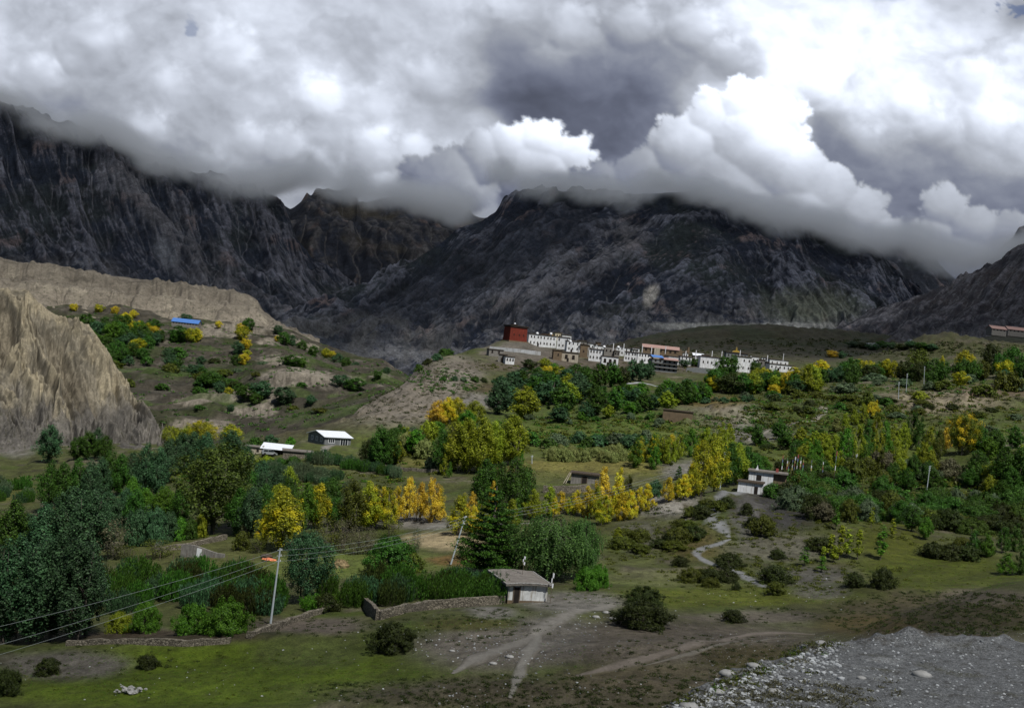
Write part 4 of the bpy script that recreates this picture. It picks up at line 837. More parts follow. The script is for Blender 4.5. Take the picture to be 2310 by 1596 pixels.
MB().prism([(-2.6, 12*s+.5), (2.6, 12*s+.5), (1.5, 12*s+1.5), (.35, 12*s+1.7), (.25, 12*s+3.1), (0, 12*s+3.9), (-.25, 12*s+3.1), (-.35, 12*s+1.7), (-1.5, 12*s+1.5)], 3, 6).build('pinnacle', M['gold'], root)
for q_ in range(6): MB().box((-.5+(q_+.5)/6)*w*.9-.4, (-.5+(q_+.5)/6)*w*.9+.4, .12, .3, 1.0, 2.3).build('window', M['dark'], root)
for i, (u, v, y) in enumerate(((1212, 752, 735), (1243, 753, 745), (1287, 770, 728), (1395, 783, 722), (1363, 782, 722))):
    root = empty('satellite_dish', P(u, v, y), 0, label='white satellite dish on a village roof, '+('leftmost of five', 'second from left of five', 'middle of five', 'rightmost of five', 'second from right of five')[i], category='satellite dish', group='dishes on the village roofs')
    mb = MB(); n = 12; mb.v = [(0, .12, 0)]+[(.85*math.cos(t)*1.0, -.25, .85*math.sin(t)) for t in np.linspace(0, 2*math.pi, n, endpoint=False)]+[(0, .17, 0)]; mb.f = [(0, 1+(j+1) % n, 1+j) for j in range(n)]+[(n+1, 1+j, 1+(j+1) % n) for j in range(n)]
    mb.build('dish', M['flagwhite'], root, True); MB().tube([(0, .15, -.2), (0, .3, -1.6)], .06, 5).build('mast', M['post'], root)
rr = random.Random(6)
for i in range(16):
    u = 1282+i*32+rr.uniform(-8, 8); v = 790+(u-1282)*.075+rr.uniform(-8, 2); b = P(u, v, raw_hit(u, v+14)+3); hh = rr.uniform(4, 6.5)
    root = empty('roof_flag_pole', b, rr.uniform(-.5, .5), label=f'thin white prayer flag pole above the village roofs, {_ord[i]} from left', category='prayer flag', group='flag poles on the village roofs')
    MB().tube([(0, 0, -4), (0, 0, hh)], .05, 4).build('pole', M['wood'], root); MB().prism([(.05, hh*.15), (.40, hh*.1), (.42, hh*.9), (.05, hh*.97)], -.02, .02).build('flag', M['flagwhite'], root)
# ---------------------------------------------------------------- other buildings
root, w, h, hw = gable_hall('school_building', 386, 447, 719, 733, 1085, 9, math.radians(-3), M['stone'], M['blueroof'], 'long low building with a bright blue sheet roof on the far slope', 'building', .55, 9)
gable_hall('blue_shed', 63, 80, 681, 688, 1130, 5, 0, M['white'], M['blueroof'], 'tiny white shed with blue roof above the tan cliff', 'shed', .5, 2)
gable_hall('pink_lodge', 2236, 2272, 735, 748, 960, 8, math.radians(10), M['stone'], M['pinkroof'], 'left one of two pink roofed lodges on the far right plateau', 'lodge', .5, 4)
gable_hall('pink_lodge', 2273, 2330, 738, 751, 975, 8, math.radians(4), M['stone'], M['pinkroof'], 'larger pink roofed lodge cut by the right edge of the photo', 'lodge', .5, 6)
for i, (u, v) in enumerate(((1968, 783), (1985, 783), (2010, 786), (2062, 775))):
    y = 1150; c = P(u, v, y); MB().box(-4, 4, 0, 6, -6, 3.2).box(-4.3, 4.3, -.2, 6.2, 3.205, 3.6).build('far_house', M['white'], None, label=('tiny far white house, leftmost of the four on the plain', 'tiny far white house, second from left on the plain', 'tiny far white house, third from left on the plain', 'tiny far white house nearest the right mountain')[i], category='house', group='far white houses on the plain').location = c
# grey farmhouse with white tin roof
p = foot(742, 1001); y = p.y; s = mpp(y); rz = math.radians(38)
root = empty('farmhouse', p, rz, label='grey cement farmhouse with white tin gable roof and white framed windows', category='farmhouse')
L, D, hw, hr = 8.6, 9.6, 2.5, 3.7
wl_ = MB().box(-L/2, L/2, -D/2, D/2, -2, hw); wl_.prism([(-L/2, hw+.002), (L/2, hw+.002), (0, hr)], -D/2, D/2) if False else wl_.prismx([(-D/2, hw+.002), (D/2, hw+.002), (0, hr)], -L/2, L/2)
wl_.build('wall', M['grey'], root)
MB().prismx([(-D/2-.5, hw-.12), (0, hr+.03), (D/2+.5, hw-.12), (D/2+.5, hw+.02), (0, hr+.17), (-D/2-.5, hw+.02)], -L/2-.5, L/2+.5).build('roof', M['tinroof'], root)
def framed(root, x0, x1, z0, z1, side, off, n=2):
    """a white framed window; side 'f' on the -Y wall, 'l' on the -X wall"""
    wd, fb = MB(), MB(); f = .12
    def bx(m, a0, a1, d0, d1, c0, c1):
        if side == 'f': m.box(a0, a1, off-d1, off-d0, c0, c1)
        else: m.box(off-d1, off-d0, a0, a1, c0, c1)
    bx(wd, x0, x1, -.02, .03, z0, z1); w_ = wd.build('window', M['pane'], root)
    for a0, a1, c0, c1 in [(x0-f, x0, z0-f, z1+f), (x1, x1+f, z0-f, z1+f), (x0, x1, z1, z1+f), (x0, x1, z0-f, z0)]+[(x0+(x1-x0)*i/n-.05, x0+(x1-x0)*i/n+.05, z0, z1) for i in range(1, n)]: bx(fb, a0, a1, .031 if z0 <= c0 and c1 <= z1 and a0 > x0 and a1 < x1 else -.02, .07, c0, c1)
    fb.build('frame', M['frame'], w_)
framed(root, -3.0, -1.2, .9, 2.0, 'f', -D/2, 3); framed(root, .9, 3.2, .3, 2.0, 'f', -D/2, 3)
for x in (-2.9, -.3, 2.4): framed(root, x-.45, x+.45, 1.0, 2.0, 'l', -L/2, 2)
# byre with pale wall, shed with tin roof, stone byre
p = foot(572, 1024); y = p.y
root = empty('byre', p, math.radians(6), label='small whitewashed byre with flat roof left of the tin roofed shed', category='byre')
MB().box(-2.4, 2.4, 0, 3.5, -1.5, 2.1).build('wall', M['tan'], root); MB().box(-2.7, 2.7, -.4, 3.8, 2.103, 2.35).build('roof', M['roofmud'], root); MB().box(.7, 1.4, -.04, .02, .7, 1.5).build('window', M['dark'], root)
p = foot(620, 1028); y = p.y
root = empty('car_shed', p, math.radians(0), label='open shed with white tin roof sheltering a silver car', category='shed')
MB().box(-3.7, 3.7, 3.6, 4.0, -1, 2.3).box(-3.7, -3.3, .3, 3.59, -1, 2.3).build('wall', M['mud'], root)
MB().prismx([(-.6, 1.75), (4.4, 3.0), (4.4, 3.08), (-.6, 1.83)], -4.2, 4.2).build('roof', M['tinroof'], root)
for x in (-1.0, 1.4, 3.4): MB().tube([(x, .2, -.6), (x, .2, 1.9)], .09, 6).build('post', M['wood'], root)
car = empty('parked_car', p+Vector((-1.6, .2, 0)), math.radians(20), label='silver car parked under the tin roofed shed', category='car')
M['silver'] = mat_plain('silver_paint', (.55, .58, .62), .05, 3, .3, metal=.6); M['tyre'] = mat_plain('rubber', (.02, .02, .02), .1, 3, .8)
MB().prism([(-2.1, .35), (2.1, .35), (2.15, .85), (1.35, 1.0), (.75, 1.62), (-1.7, 1.66), (-2.1, 1.0)], -.85, .85).build('body', M['silver'], car)
for x0, x1, x2, x3 in ((-1.75, -.55, -.6, -1.6), (-.45, 1.05, .62, -.42)): MB().prism([(x0, 1.03), (x1, 1.03), (x2, 1.52), (x3, 1.52)], -.875, -.852).build('window', M['pane'], car)
for x in (-1.35, 1.3):
    for yy in (-.87, .87): MB().tube([(x, yy-.1, .36), (x, yy+.1, .36)], .36, 12).build('wheel', M['tyre'], car)
p = foot(672, 1036)
root = empty('stone_byre', p, math.radians(10), label='long brown stone byre with flat mud roof beside the dirt track', category='byre')
MB().box(-4.0, 2.6, 0, 4.2, -1.5, 2.0).box(2.601, 3.6, .8, 4.2, -1.5, 2.0).build('wall', M['drystone'], root); MB().box(-4.3, 3.9, -.4, 4.5, 2.003, 2.3).build('roof', M['roofmud'], root); MB().box(2.7, 3.5, .74, .798, 0, 1.8).build('door', M['dark'], root)
# low stone house among the golden poplars, mud block building
p = foot(1318, 1090)
root = empty('stone_house', p, math.radians(-6), label='low dark stone house with one doorway behind the golden poplars', category='house')
MB().box(-3.2, 3.2, 0, 4, -1.5, 2.1).build('wall', M['stone'], root); MB().box(-3.5, 3.5, -.5, 4.3, 2.103, 2.4).build('roof', M['edge'], root); MB().box(-.6, .5, -.05, .02, -.2, 1.6).build('door', M['dark'], root)
MB().box(-.75, -.61, -.08, .02, -.2, 1.75).box(.51, .65, -.08, .02, -.2, 1.75).box(-.61, .51, -.08, .02, 1.601, 1.75).build('door_frame', M['wood'], root)
for dx in (0, .5): MB().tube([(-4.9+dx, -1.2, -.4), (-3.6+dx*.6, -.3, 2.3)], .09, 6).build('plank', M['tan'], None, label=('leaning timber plank nearer the stone house wall' if dx else 'leaning timber plank further from the stone house wall'), category='plank', group='planks leaning at the stone house').location = p
p = foot(1527, 951)
root = empty('mud_building', p, math.radians(-10), label='plain brown mud brick building with blind walls above the badland mounds', category='building')
s = mpp(p.y); w = 66*s; MB().box(-w/2, w/2, 0, 5, -2, 24*s).build('wall', M['mud'], root); MB().box(-w/2-.25, w/2+.25, -.25, 5.2, 24*s+.003, 24*s+.3).build('roof', M['edge'], root)
# shrine of two white blocks with prayer flags
p = foot(1690, 1112); y = p.y; s = mpp(y)
root = empty('lower_shrine_house', p, math.radians(-16), label='lower whitewashed block with dark flat roof where the path ends', category='house')
MB().box(-2.6, 2.6, 0, 4, -2.5, 2.3).build('wall', M['white'], root); MB().box(-2.9, 2.9, -.35, 4.3, 2.303, 2.6).build('roof', M['edge'], root); MB().box(1.0, 1.8, -.04, .02, 0, 1.6).build('door', M['dark'], root)
p2_ = Vector((P(1728, 1087, y+5).x, y+5, P(1728, 1089, y+5).z))
root = empty('upper_shrine_house', p2_, math.radians(-12), label='upper white streaked house with flat roof and red chimney below the prayer flags', category='house')
MB().box(-3.9, 1.5, 0, 4.5, -4.5, 2.3).build('wall', M['white'], root); MB().box(1.503, 4.4, .4, 4.5, -4.5, 2.2).build('side_wall', M['mud'], root)
MB().box(-4.2, 4.7, -.45, 4.8, 2.303, 2.6).build('roof', M['roofmud'], root); MB().box(-2.2, -1.1, -.05, .02, .4, 1.6).build('window', M['dark'], root)
MB().box(1.9, 2.5, 1.2, 1.8, 2.605, 3.4).build('chimney', M['flagred'], root); MB().prism([(-2.6, 2.605), (-1.9, 2.605), (-2.1, 3.3), (-2.2, 3.8), (-2.3, 3.3)], 1, 1.6).build('small_stupa', M['flagwhite'], root)
fl = [(1762, 1065, 1025), (1773, 1064, 1030), (1777, 1066, 1040), (1785, 1065, 1035), (1790, 1066, 1028), (1796, 1064, 1023), (1803, 1066, 1029), (1809, 1065, 1035), (1828, 1066, 1036), (1854, 1070, 1040), (1882, 1070, 1014)]
for i, (u, vb2, vt2) in enumerate(fl):
    yy = y+14; b = P(u, vb2, yy); hh = (vb2-vt2)*mpp(yy)
    pos = ['leftmost', 'second', 'third', 'fourth', 'fifth', 'sixth', 'seventh', 'eighth', 'ninth', 'tenth', 'tallest and last'][i]
    root = empty('prayer_flag_pole', b, random.Random(i).uniform(-.5, .5), label=f'prayer flag pole above the shrine, {pos} counting from the left', category='prayer flag', group='prayer flag poles above the white shrine')
    MB().tube([(0, 0, -5), (.0, 0, hh)], [.06, .03], 5).build('pole', M['wood'], root)
    cs = ['flagwhite', 'flagred', 'flaggreen', 'flagyellow', 'flagblue']; nn = 4
    for q_ in range(nn):
        z0 = hh*.18+(hh*.80)*q_/nn; z1 = z0+hh*.80/nn*.96; wv = .20+.07*math.sin(q_+i)
        mb = MB(); mb.prism([(.04, z0), (wv, z0-.08), (wv*1.05, z1-.1), (.04, z1)], -.02+.1*math.sin(q_), .02+.1*math.sin(q_)); mb.build('flag', M[cs[(q_*2+i) % 5]], root)
# ---------------------------------------------------------------- the near hut
p = foot(1190, 1358); y = p.y; hs = mpp(y)
root = empty('hut', p, math.radians(20), label='near whitewashed hut with grey mud roof at the end of the stone wall', category='hut')
x0, x1 = -2.72, 2.55
wl_ = MB().box(x0, x1, 0, 6.4, -.9, 2.15).build('wall', mat_plain('stained_whitewash', (.55, .57, .57), .25, 1.3, .95, streak=(.20, .16, .11)), root)
MB().box(x0-.015, x1+.015, -.02, 6.42, -.9, .22).build('wall_foot', M['mud'], wl_)
rr = random.Random(3); mb = MB(); n = 22
def ro(x, y_): return 2.2+.30*(y_/6.4)+.22*(1-((x)/3.4)**2)
m_ = 10; 
for j in range(m_+1):
    for i in range(n+1):
        X_ = -3.25+6.3*i/n; Y_ = -.55+7.5*j/m_; e = rr.uniform(-.10, .10) if i in (0, n) or j in (0, m_) else 0
        mb.v.append((X_+e, Y_+e*.6, ro(X_, Y_)+rr.uniform(-.02, .02)+.12))
N0 = len(mb.v)
for q_ in list(mb.v): mb.v.append((q_[0], q_[1], q_[2]-.26))
for j in range(m_):
    for i in range(n):
        a = j*(n+1)+i; mb.f.append((a, a+1, a+n+2, a+n+1)); mb.f.append((N0+a, N0+a+n+1, N0+a+n+2, N0+a+1))
ring = [i for i in range(n+1)]+[(n+1)*j+n for j in range(1, m_+1)]+[(n+1)*m_+i for i in range(n-1, -1, -1)]+[(n+1)*j for j in range(m_-1, 0, -1)]
for a, b in zip(ring, ring[1:]+ring[:1]): mb.f.append((b, a, N0+a, N0+b))
rf = mb.build('roof', M['roofmud'], root)
rng_ = random.Random(8); mb = MB()
for i in range(46):
    t = i/46*6.2-3.2; mb.blob((t, -.5+rng_.uniform(-.05, .05), ro(t, -.5)+.13), (.13, .10, .07), rng_, 5, 3)
for i in range(40):
    t = i/40*7.2-.4; mb.blob((3.0, t, ro(3.0, t)+.14), (.10, .13, .09), rng_, 5, 3); mb.blob((-3.2, t, ro(-3.2, t)+.13), (.08, .12, .06), rng_, 5, 3)
mb.build('edge_stones', M['rock'], rf)
MB().box(-1.95, -1.25, -.05, .02, -.1, 1.9).build('door', M['dark'], root)
MB().box(-1.24, -1.12, -.09, .02, -.1, 2.0).box(-2.08, -1.96, -.09, .02, -.1, 2.0).build('door_frame', M['wood'], root)
for i, (u, vb2, vt2) in enumerate(((1178, 1292, 1252), (1241, 1350, 1278))):
    b = P(u, vb2, y+4 if i == 0 else y-.6); hh = (vb2-vt2)*mpp(b.y)
    if i == 1: b.z = gz_at(b.x, b.y)
    root = empty('prayer_flag_pole', b, .4*i, label=('thin prayer flag pole rising behind the near hut roof', 'tattered white prayer flags on a pole at the right corner of the near hut')[i], category='prayer flag')
    MB().tube([(0, 0, -2.5), (.1, 0, hh)], [.045, .02], 5).build('pole', M['wood'], root)
    for q_ in range(3):
        z0 = hh*(.5+.16*q_); MB().prism([(.04, z0), (.22-.28*(q_ % 2), z0-.1), (.26-.34*(q_ % 2), z0+hh*.12), (.05, z0+hh*.15)], -.015, .015).build('flag', M['flagwhite'], root)
# stone walls
def gl(pts): return [hit(u, v) for u, v in pts]
wallstrip('stone_wall', gl([(822, 1366), (850, 1396), (852, 1398)]), .7, 1.15, M['drystone'], 'short rubble wall running back from the corner by the dark thicket')
wallstrip('stone_wall', gl([(855, 1398), (905, 1384), (960, 1375), (1010, 1371), (1080, 1366), (1136, 1360)]), .7, 1.1, M['drystone'], 'long rubble stone wall leading up to the near hut')
wallstrip('stone_wall', gl([(560, 1440), (640, 1412), (700, 1390), (760, 1372)]), .7, .7, M['drystone'], 'low tumbled stone wall behind the leaning power pole')
wallstrip('stone_wall', gl([(150, 1455), (300, 1450), (420, 1455), (520, 1448)]), .7, .55, M['drystone'], 'low dark stone bank at the foot of the bright green bushes')
wallstrip('field_wall', gl([(345, 1252), (390, 1240), (430, 1235), (510, 1216)]), .6, 1.0, M['drystone'], 'rough field wall behind the ruined gable wall')
wallstrip('field_wall', gl([(780, 1046), (900, 1062), (1000, 1068)]), .8, 1.0, M['drystone'], 'pale field wall below the upright shrub rows')
wallstrip('field_wall', gl([(1225, 1110), (1280, 1112), (1330, 1108)]), .8, 1.6, M['drystone'], 'stone yard wall below the low stone house')
wallstrip('field_wall', gl([(92, 1142), (150, 1142), (150, 1143)]), .7, 1.1, M['drystone'], 'short field wall left of the dark poplar row')
wallstrip('field_wall', gl([(0, 975), (30, 978), (58, 986)]), 1.0, 2.0, M['mud'], 'brown earth wall below the tan cliff at the left edge')
wallstrip('field_wall', gl([(2190, 893), (2400, 905)]), 1.0, 1.2, M['mud'], 'low earth wall across the right hand mound')
a = hit(408, 1256); b = hit(506, 1257)
wallstrip('ruined_wall', [a, a.lerp(b, .5), b], .5, lambda t: 2.15*(1-.72*sstep(.12, 1, t)), M['stone'], 'sloping ruined gable wall with a pale door in the field', top=0)
q = a.lerp(b, .42); root = empty('wall_door', q+Vector((0, -.28, 0)), math.atan2(b.y-a.y, b.x-a.x), label='pale narrow door standing in the sloping ruined wall', category='door')
MB().box(-.45, .45, -.06, .02, -.2, 1.5).build('panel', M['frame'], root); MB().box(.28, .34, -.10, -.062, .6, .8).build('handle', M['dark'], root)
# ---------------------------------------------------------------- power poles and wires
POLES = {}
def power_pole(key, u, v, ut, vt, lab, near=True, y=None):
    b = hit(u, v) if y is None else P(u, v, y); t = P(ut, vt, b.y); d = t-b
    root = empty('power_pole', b, 0, label=lab, category='power pole', group='power poles of the valley')
    r = .14 if near else .12
    MB().tube([-d*.08, d*.5, d], [r, r*.8, r*.6], 8).build('shaft', M['post'], root)
    for q_, k in enumerate((.975, .90, .83)):
        c = d*k; arm = MB().tube([c+Vector((-.28, 0, 0)), c+Vector((.28, 0, 0))], .035, 5).build('crossarm', M['post'], root)
        MB().tube([c+Vector((.2, 0, .03)), c+Vector((.2, 0, .2))], .05, 6).build('insulator', M['frame'], arm)
    POLES[key] = (b, d); return root
power_pole('a', 610, 1408, 632, 1236, 'leaning grey power pole nearest the camera, beside the grass slope')
power_pole('b', 1017, 1272, 1050, 1163, 'strongly leaning grey power pole in front of the straw field')
power_pole('c', 1624, 1102, 1636, 1018, 'slender power pole at the bend of the gravel path')
power_pole('d', 2090, 1112, 2098, 1050, 'short grey power pole among shrubs right of the shrine', False)
power_pole('e', 1929, 1052, 1933, 1024, 'small pole hidden in the yellow green poplar thicket', False)
for k, (u, v, ut, vt, lab) in enumerate(((2183, 922, 2185, 876, 'far power pole, left of the two standing on the bare mound'), (2027, 899, 2028, 861, 'far power pole on the shrubby slope, leftmost of the far line'), (2044, 884, 2047, 842, 'far power pole, second of the far line'), (2084, 871, 2086, 826, 'far power pole, third of the far line'), (2121, 856, 2123, 822, 'far power pole, last of the far line'))):
    if k: power_pole('f%d' % k, u, v, ut, vt, lab, False)
power_pole('v', 1200, 1045, 1200, 1027, 'tiny pole in the upright shrub rows', False)
del_ = None
power_pole('w', 1326, 803, 1327, 784, 'thin pole beside the lower village houses', False, 700)
def wire(p0, p1, sag, lab, r=.012):
    pts = []
    for i in range(25):
        t = i/24; p = p0.lerp(p1, t); p.z -= sag*4*t*(1-t); pts.append(p)
    MB().tube(pts, r, 4).build('power_wire', M['wire'], None, label=lab, category='wire', group='power wires')
ba, da = POLES['a']; bb, db = POLES['b']; bc, dc = POLES['c']
lo = P(-330, 1580, 110)
for q_, (k, vv, nm) in enumerate(((.975, 1540, 'top'), (.90, 1600, 'middle'), (.83, 1640, 'lowest'))):
    pa = ba+da*k; pb = bb+db*k
    wire(P(-420, (1500, 1560, 1590)[q_], 122), pa, .8, f'{nm} power wire from the left picture edge to the nearest pole', .016)
    wire(pa, pb, .9, f'{nm} power wire between the two leaning poles', .014)
    wire(pb, bc+dc*k, 1.6, f'{nm} power wire from the straw field pole to the path pole', .014)
# ---------------------------------------------------------------- paths
M_PATH = mat_earth('path_dust', (0.5, 3.0), 0.05, lo=.8, hi=1.2)
def path(pts, wid, colr, lab=None):
    g = [hit(u, v) for u, v in pts]; L = []
    for a, b in zip(g, g[1:]):
        n = max(2, int((b-a).length/.8)); L += [a.lerp(b, i/n) for i in range(n)]
    L.append(g[-1])
    for _ in range(6): L = [L[0]]+[(L[i-1]+L[i]*2+L[i+1])/4 for i in range(1, len(L)-1)]+[L[-1]]
    rows = []; rr = np.random.default_rng(int(pts[0][0])); K = 9
    for i, p in enumerate(L):
        t = L[min(i+1, len(L)-1)]-L[max(i-1, 0)]; t.z = 0; t.normalize(); n = Vector((-t.y, t.x, 0)); w = wid*min(1, .25+.12*min(i, len(L)-1-i))*(1+.25*math.sin(i*.31)+.15*math.sin(i*.83)); row = []
        for k in range(K):
            f = k/(K-1)*2-1; q = p+n*(f*w/2); z = gz_at(q.x, q.y)+(.07 if abs(f) < .9 else -.06)-.02*abs(f); row.append((q.x, q.y, z))
        rows.append(row)
    v = np.array(rows).reshape(-1, 3); cc = np.ones((len(v), 3))*np.asarray(colr)*(1+.15*fbm(v[:, 0]/2, v[:, 1]/2, 3, 77))[:, None]
    ei = np.abs(np.tile(np.linspace(-1, 1, K), len(rows))); gi = np.clip(np.searchsorted(YG, v[:, 1]), 0, NY-1); gj = np.clip(np.searchsorted(AG, v[:, 0]/v[:, 1]), 0, NA-1); m_ = np.clip(sstep(.25, .95, ei+.5*fbm(v[:, 0]/1.5, v[:, 1]/1.5, 3, 78)), 0, 1)[:, None]; cc = cc*(1-m_)+col[gi, gj]*m_
    link('path', mesh_np('path', v, gridfaces(len(rows), K), True, cc), M_PATH, kind='structure')
PC = (.165, .17, .175)
path([(1690, 1108), (1652, 1112), (1622, 1130), (1604, 1152), (1606, 1172), (1628, 1190), (1645, 1212)], 4.0, PC)
path([(1648, 1216), (1610, 1232), (1572, 1238), (1570, 1252), (1600, 1272), (1632, 1278), (1668, 1292), (1700, 1312), (1745, 1330)], 2.2, PC)
path([(1385, 1360), (1310, 1376), (1245, 1402), (1200, 1440), (1110, 1470), (1020, 1520)], 2.8, (.185, .175, .155))
path([(1840, 1432), (1760, 1425), (1680, 1432), (1560, 1460), (1440, 1490), (1300, 1525)], 2.2, (.15, .13, .11))
path([(1800, 1440), (1740, 1438), (1660, 1448), (1560, 1476), (1450, 1502)], .8, (.14, .13, .11))
path([(700, 1036), (728, 1022), (735, 1008), (765, 998)], 3.0, (.19, .18, .165))
path([(1690, 995), (1700, 980), (1730, 972), (1775, 962), (1830, 950), (1862, 930), (1850, 915)], 3.0, (.22, .20, .175))
path([(1415, 866), (1440, 862), (1470, 868), (1490, 872)], 5.0, (.30, .31, .33))
path([(1215, 1425), (1195, 1470), (1172, 1510), (1165, 1545), (1150, 1575)], 2.0, (.175, .168, .15))
path([(1380, 1145), (1440, 1128), (1480, 1112), (1520, 1108)], 1.2, (.19, .18, .17))
path([(960, 1187), (1040, 1183), (1140, 1182), (1260, 1180)], 2.0, (.17, .165, .15))
# ---------------------------------------------------------------- hay, tarp, stones
p = hit(768, 1279); rr = random.Random(2); mb = MB()
mb.blob((0, 0, .25), (1.25, 1.0, .85), rr, 14, 7, .12)
for i in range(160):
    a = rr.uniform(0, 6.28); r0 = rr.uniform(.3, 1.2); z = .25+.85*math.sqrt(max(0, 1-(r0/1.28)**2)); q = Vector((r0*math.cos(a), r0*.85*math.sin(a), z)); dv = Vector((rr.uniform(-.3, .3), rr.uniform(-.3, .3), rr.uniform(-.2, .3)))
    mb.tube([q-dv, q+dv], .018, 3)
mb.build('hay_pile', M['hay'], None, label='heap of cut hay lying on the meadow', category='hay pile').location = p
p = hit(607, 1264); rr = random.Random(5)
mb = MB(); n = 12
for j in range(6):
    for i in range(n): mb.v.append((-1.1+2.2*i/(n-1)+rr.uniform(-.1, .1), -.5+1.0*j/5+rr.uniform(-.1, .1), .08+.25*math.exp(-((i-5)/3.5)**2)*(j in (1, 2, 3, 4))+rr.uniform(0, .16)))
mb.f = [(j*n+i, j*n+i+1, (j+1)*n+i+1, (j+1)*n+i) for j in range(5) for i in range(n-1)]
o = mb.build('tarpaulin', M['tarp'], None, label='crumpled orange tarpaulin spread beside the dark heap', category='tarpaulin'); o.location = p
md = o.modifiers.new('thick', 'SOLIDIFY'); md.thickness = .03
MB().blob((0, 0, .2), (1.0, .7, .55), rr, 10, 5, .2).build('straw_heap', M['edge'], None, label='dark heap just behind the orange tarpaulin', category='heap').location = hit(602, 1258)
# fence of thin posts in the meadow
fp = [(555, 1274), (620, 1276), (690, 1280), (765, 1290), (845, 1296), (870, 1300), (915, 1300), (960, 1303)]
fp = [(300+i*30, 1262+i*1.2) for i in range(11)]
for i, (u, v) in enumerate(fp):
    p = hit(u, v); MB().tube([(0, 0, -.3), (.03, 0, 1.35)], .05, 5).build('fence_post', M['wood'], None, label='thin wooden fence post in the meadow, '+['leftmost', 'second', 'third', 'fourth', 'fifth', 'sixth', 'seventh', 'eighth', 'ninth', 'tenth', 'eleventh'][i]+' from the left', category='fence post', group='meadow fence posts').location = p
# ---------------------------------------------------------------- vegetation
def leaf_mat(name, lo, hi, third=None, tf=.38):
    m, nt, b = new_mat(name); b.inputs['Roughness'].default_value = .55; b.inputs['Specular IOR Level'].default_value = .25
    ge = nt.nodes.new('ShaderNodeNewGeometry'); oi = nt.nodes.new('ShaderNodeObjectInfo'); cr = nt.nodes.new('ShaderNodeValToRGB'); e = cr.color_ramp.elements
    lo = tuple(.95*q for q in lo); hi = tuple(min(.9, 1.22*q) for q in hi); e[0].color = (*lo, 1); e[0].position = .05; e[1].color = (*hi, 1); e[1].position = .97
    mid = e.new(.62); mid.color = (*[a*.62+b_*.38 for a, b_ in zip(lo, hi)], 1)
    nt.links.new(ge.outputs['Random Per Island'], cr.inputs['Fac'])
    hs = nt.nodes.new('ShaderNodeHueSaturation'); nt.links.new(cr.outputs['Color'], hs.inputs['Color'])
    nt.links.new(maprange(nt, oi.outputs['Random'], 0, 1, .485, .515), hs.inputs['Hue']); nt.links.new(maprange(nt, oi.outputs['Random'], 0, 1, .8, 1.2), hs.inputs['Value'])
    c = hs.outputs['Color']
    if third:                                                     # branches already turned to another colour
        tc = nt.nodes.new('ShaderNodeTexCoord'); n = noise_node(nt, .55, 3, .5, tc.outputs['Object']); c = mixc(nt, maprange(nt, n.outputs['Fac'], .5, .62, 0, 1), c, third)
    nt.links.new(c, b.inputs['Base Color'])
    tr = nt.nodes.new('ShaderNodeBsdfTranslucent'); nt.links.new(c, tr.inputs['Color']); mx = nt.nodes.new('ShaderNodeMixShader'); mx.inputs[0].default_value = tf
    nt.links.new(b.outputs[0], mx.inputs[1]); nt.links.new(tr.outputs[0], mx.inputs[2]); nt.links.new(mx.outputs[0], nt.nodes['Material Output'].inputs['Surface'])
    return m
LM = {
 'DB': leaf_mat('leaf_blue_green', (.020, .048, .020), (.088, .195, .078)), 'DG': leaf_mat('leaf_dark_green', (.018, .052, .006), (.084, .200, .022)),
 'GR': leaf_mat('leaf_fresh_green', (.040, .115, .008), (.13, .28, .022)), 'YG': leaf_mat('leaf_yellow_green', (.115, .160, .006), (.38, .44, .032)),
 'OL': leaf_mat('leaf_olive', (.040, .056, .005), (.140, .170, .020)), 'Y': leaf_mat('leaf_yellow', (.36, .33, .012), (.74, .66, .05), (.72, .52, .024)),
 'YM': leaf_mat('leaf_turning', (.12, .155, .006), (.44, .46, .028), (.60, .52, .020)), 'GO': leaf_mat('leaf_gold', (.52, .33, .016), (.90, .62, .09), (.76, .58, .04)),
 'GB': leaf_mat('leaf_grey_brown', (.055, .052, .026), (.165, .155, .090)), 'GG': leaf_mat('leaf_sage', (.046, .075, .036), (.165, .23, .120)),
 'PY': leaf_mat('leaf_pale', (.12, .145, .036), (.36, .41, .14)), 'DK': leaf_mat('leaf_dark_scrub', (.017, .027, .005), (.064, .088, .016)),
 'WL': leaf_mat('leaf_willow', (.035, .080, .018), (.125, .245, .055)),
 'OG': leaf_mat('leaf_olive_green', (.030, .055, .007), (.115, .170, .024)),
 'GY': leaf_mat('leaf_green_yellow_foot', (.050, .095, .007), (.20, .27, .024), (.62, .47, .018))}
M_BARK = mat_plain('bark', (.12, .105, .09), .3, 4, .95)
def leaves_mesh(P_, N_, S_, rng, aspect=1.5, vert=0.0):
    n = len(P_); N_ = N_/(np.linalg.norm(N_, axis=1, keepdims=True)+1e-9); r = rng.normal(size=(n, 3)); T_ = np.cross(N_, r)
    if vert: T_ = r*(1-vert)+np.array([0, 0, 1.6*vert])
    T_ /= np.linalg.norm(T_, axis=1, keepdims=True)+1e-9; B_ = np.cross(N_, T_)
    S_ = S_[:, None]; a = T_*S_*aspect*.5; b = B_*S_*.5
    v = np.stack([P_-a, P_-b*.9+a*.1, P_+a, P_+b*.9+a*.1], 1).reshape(-1, 3); f = np.arange(n*4).reshape(n, 4); return v, f
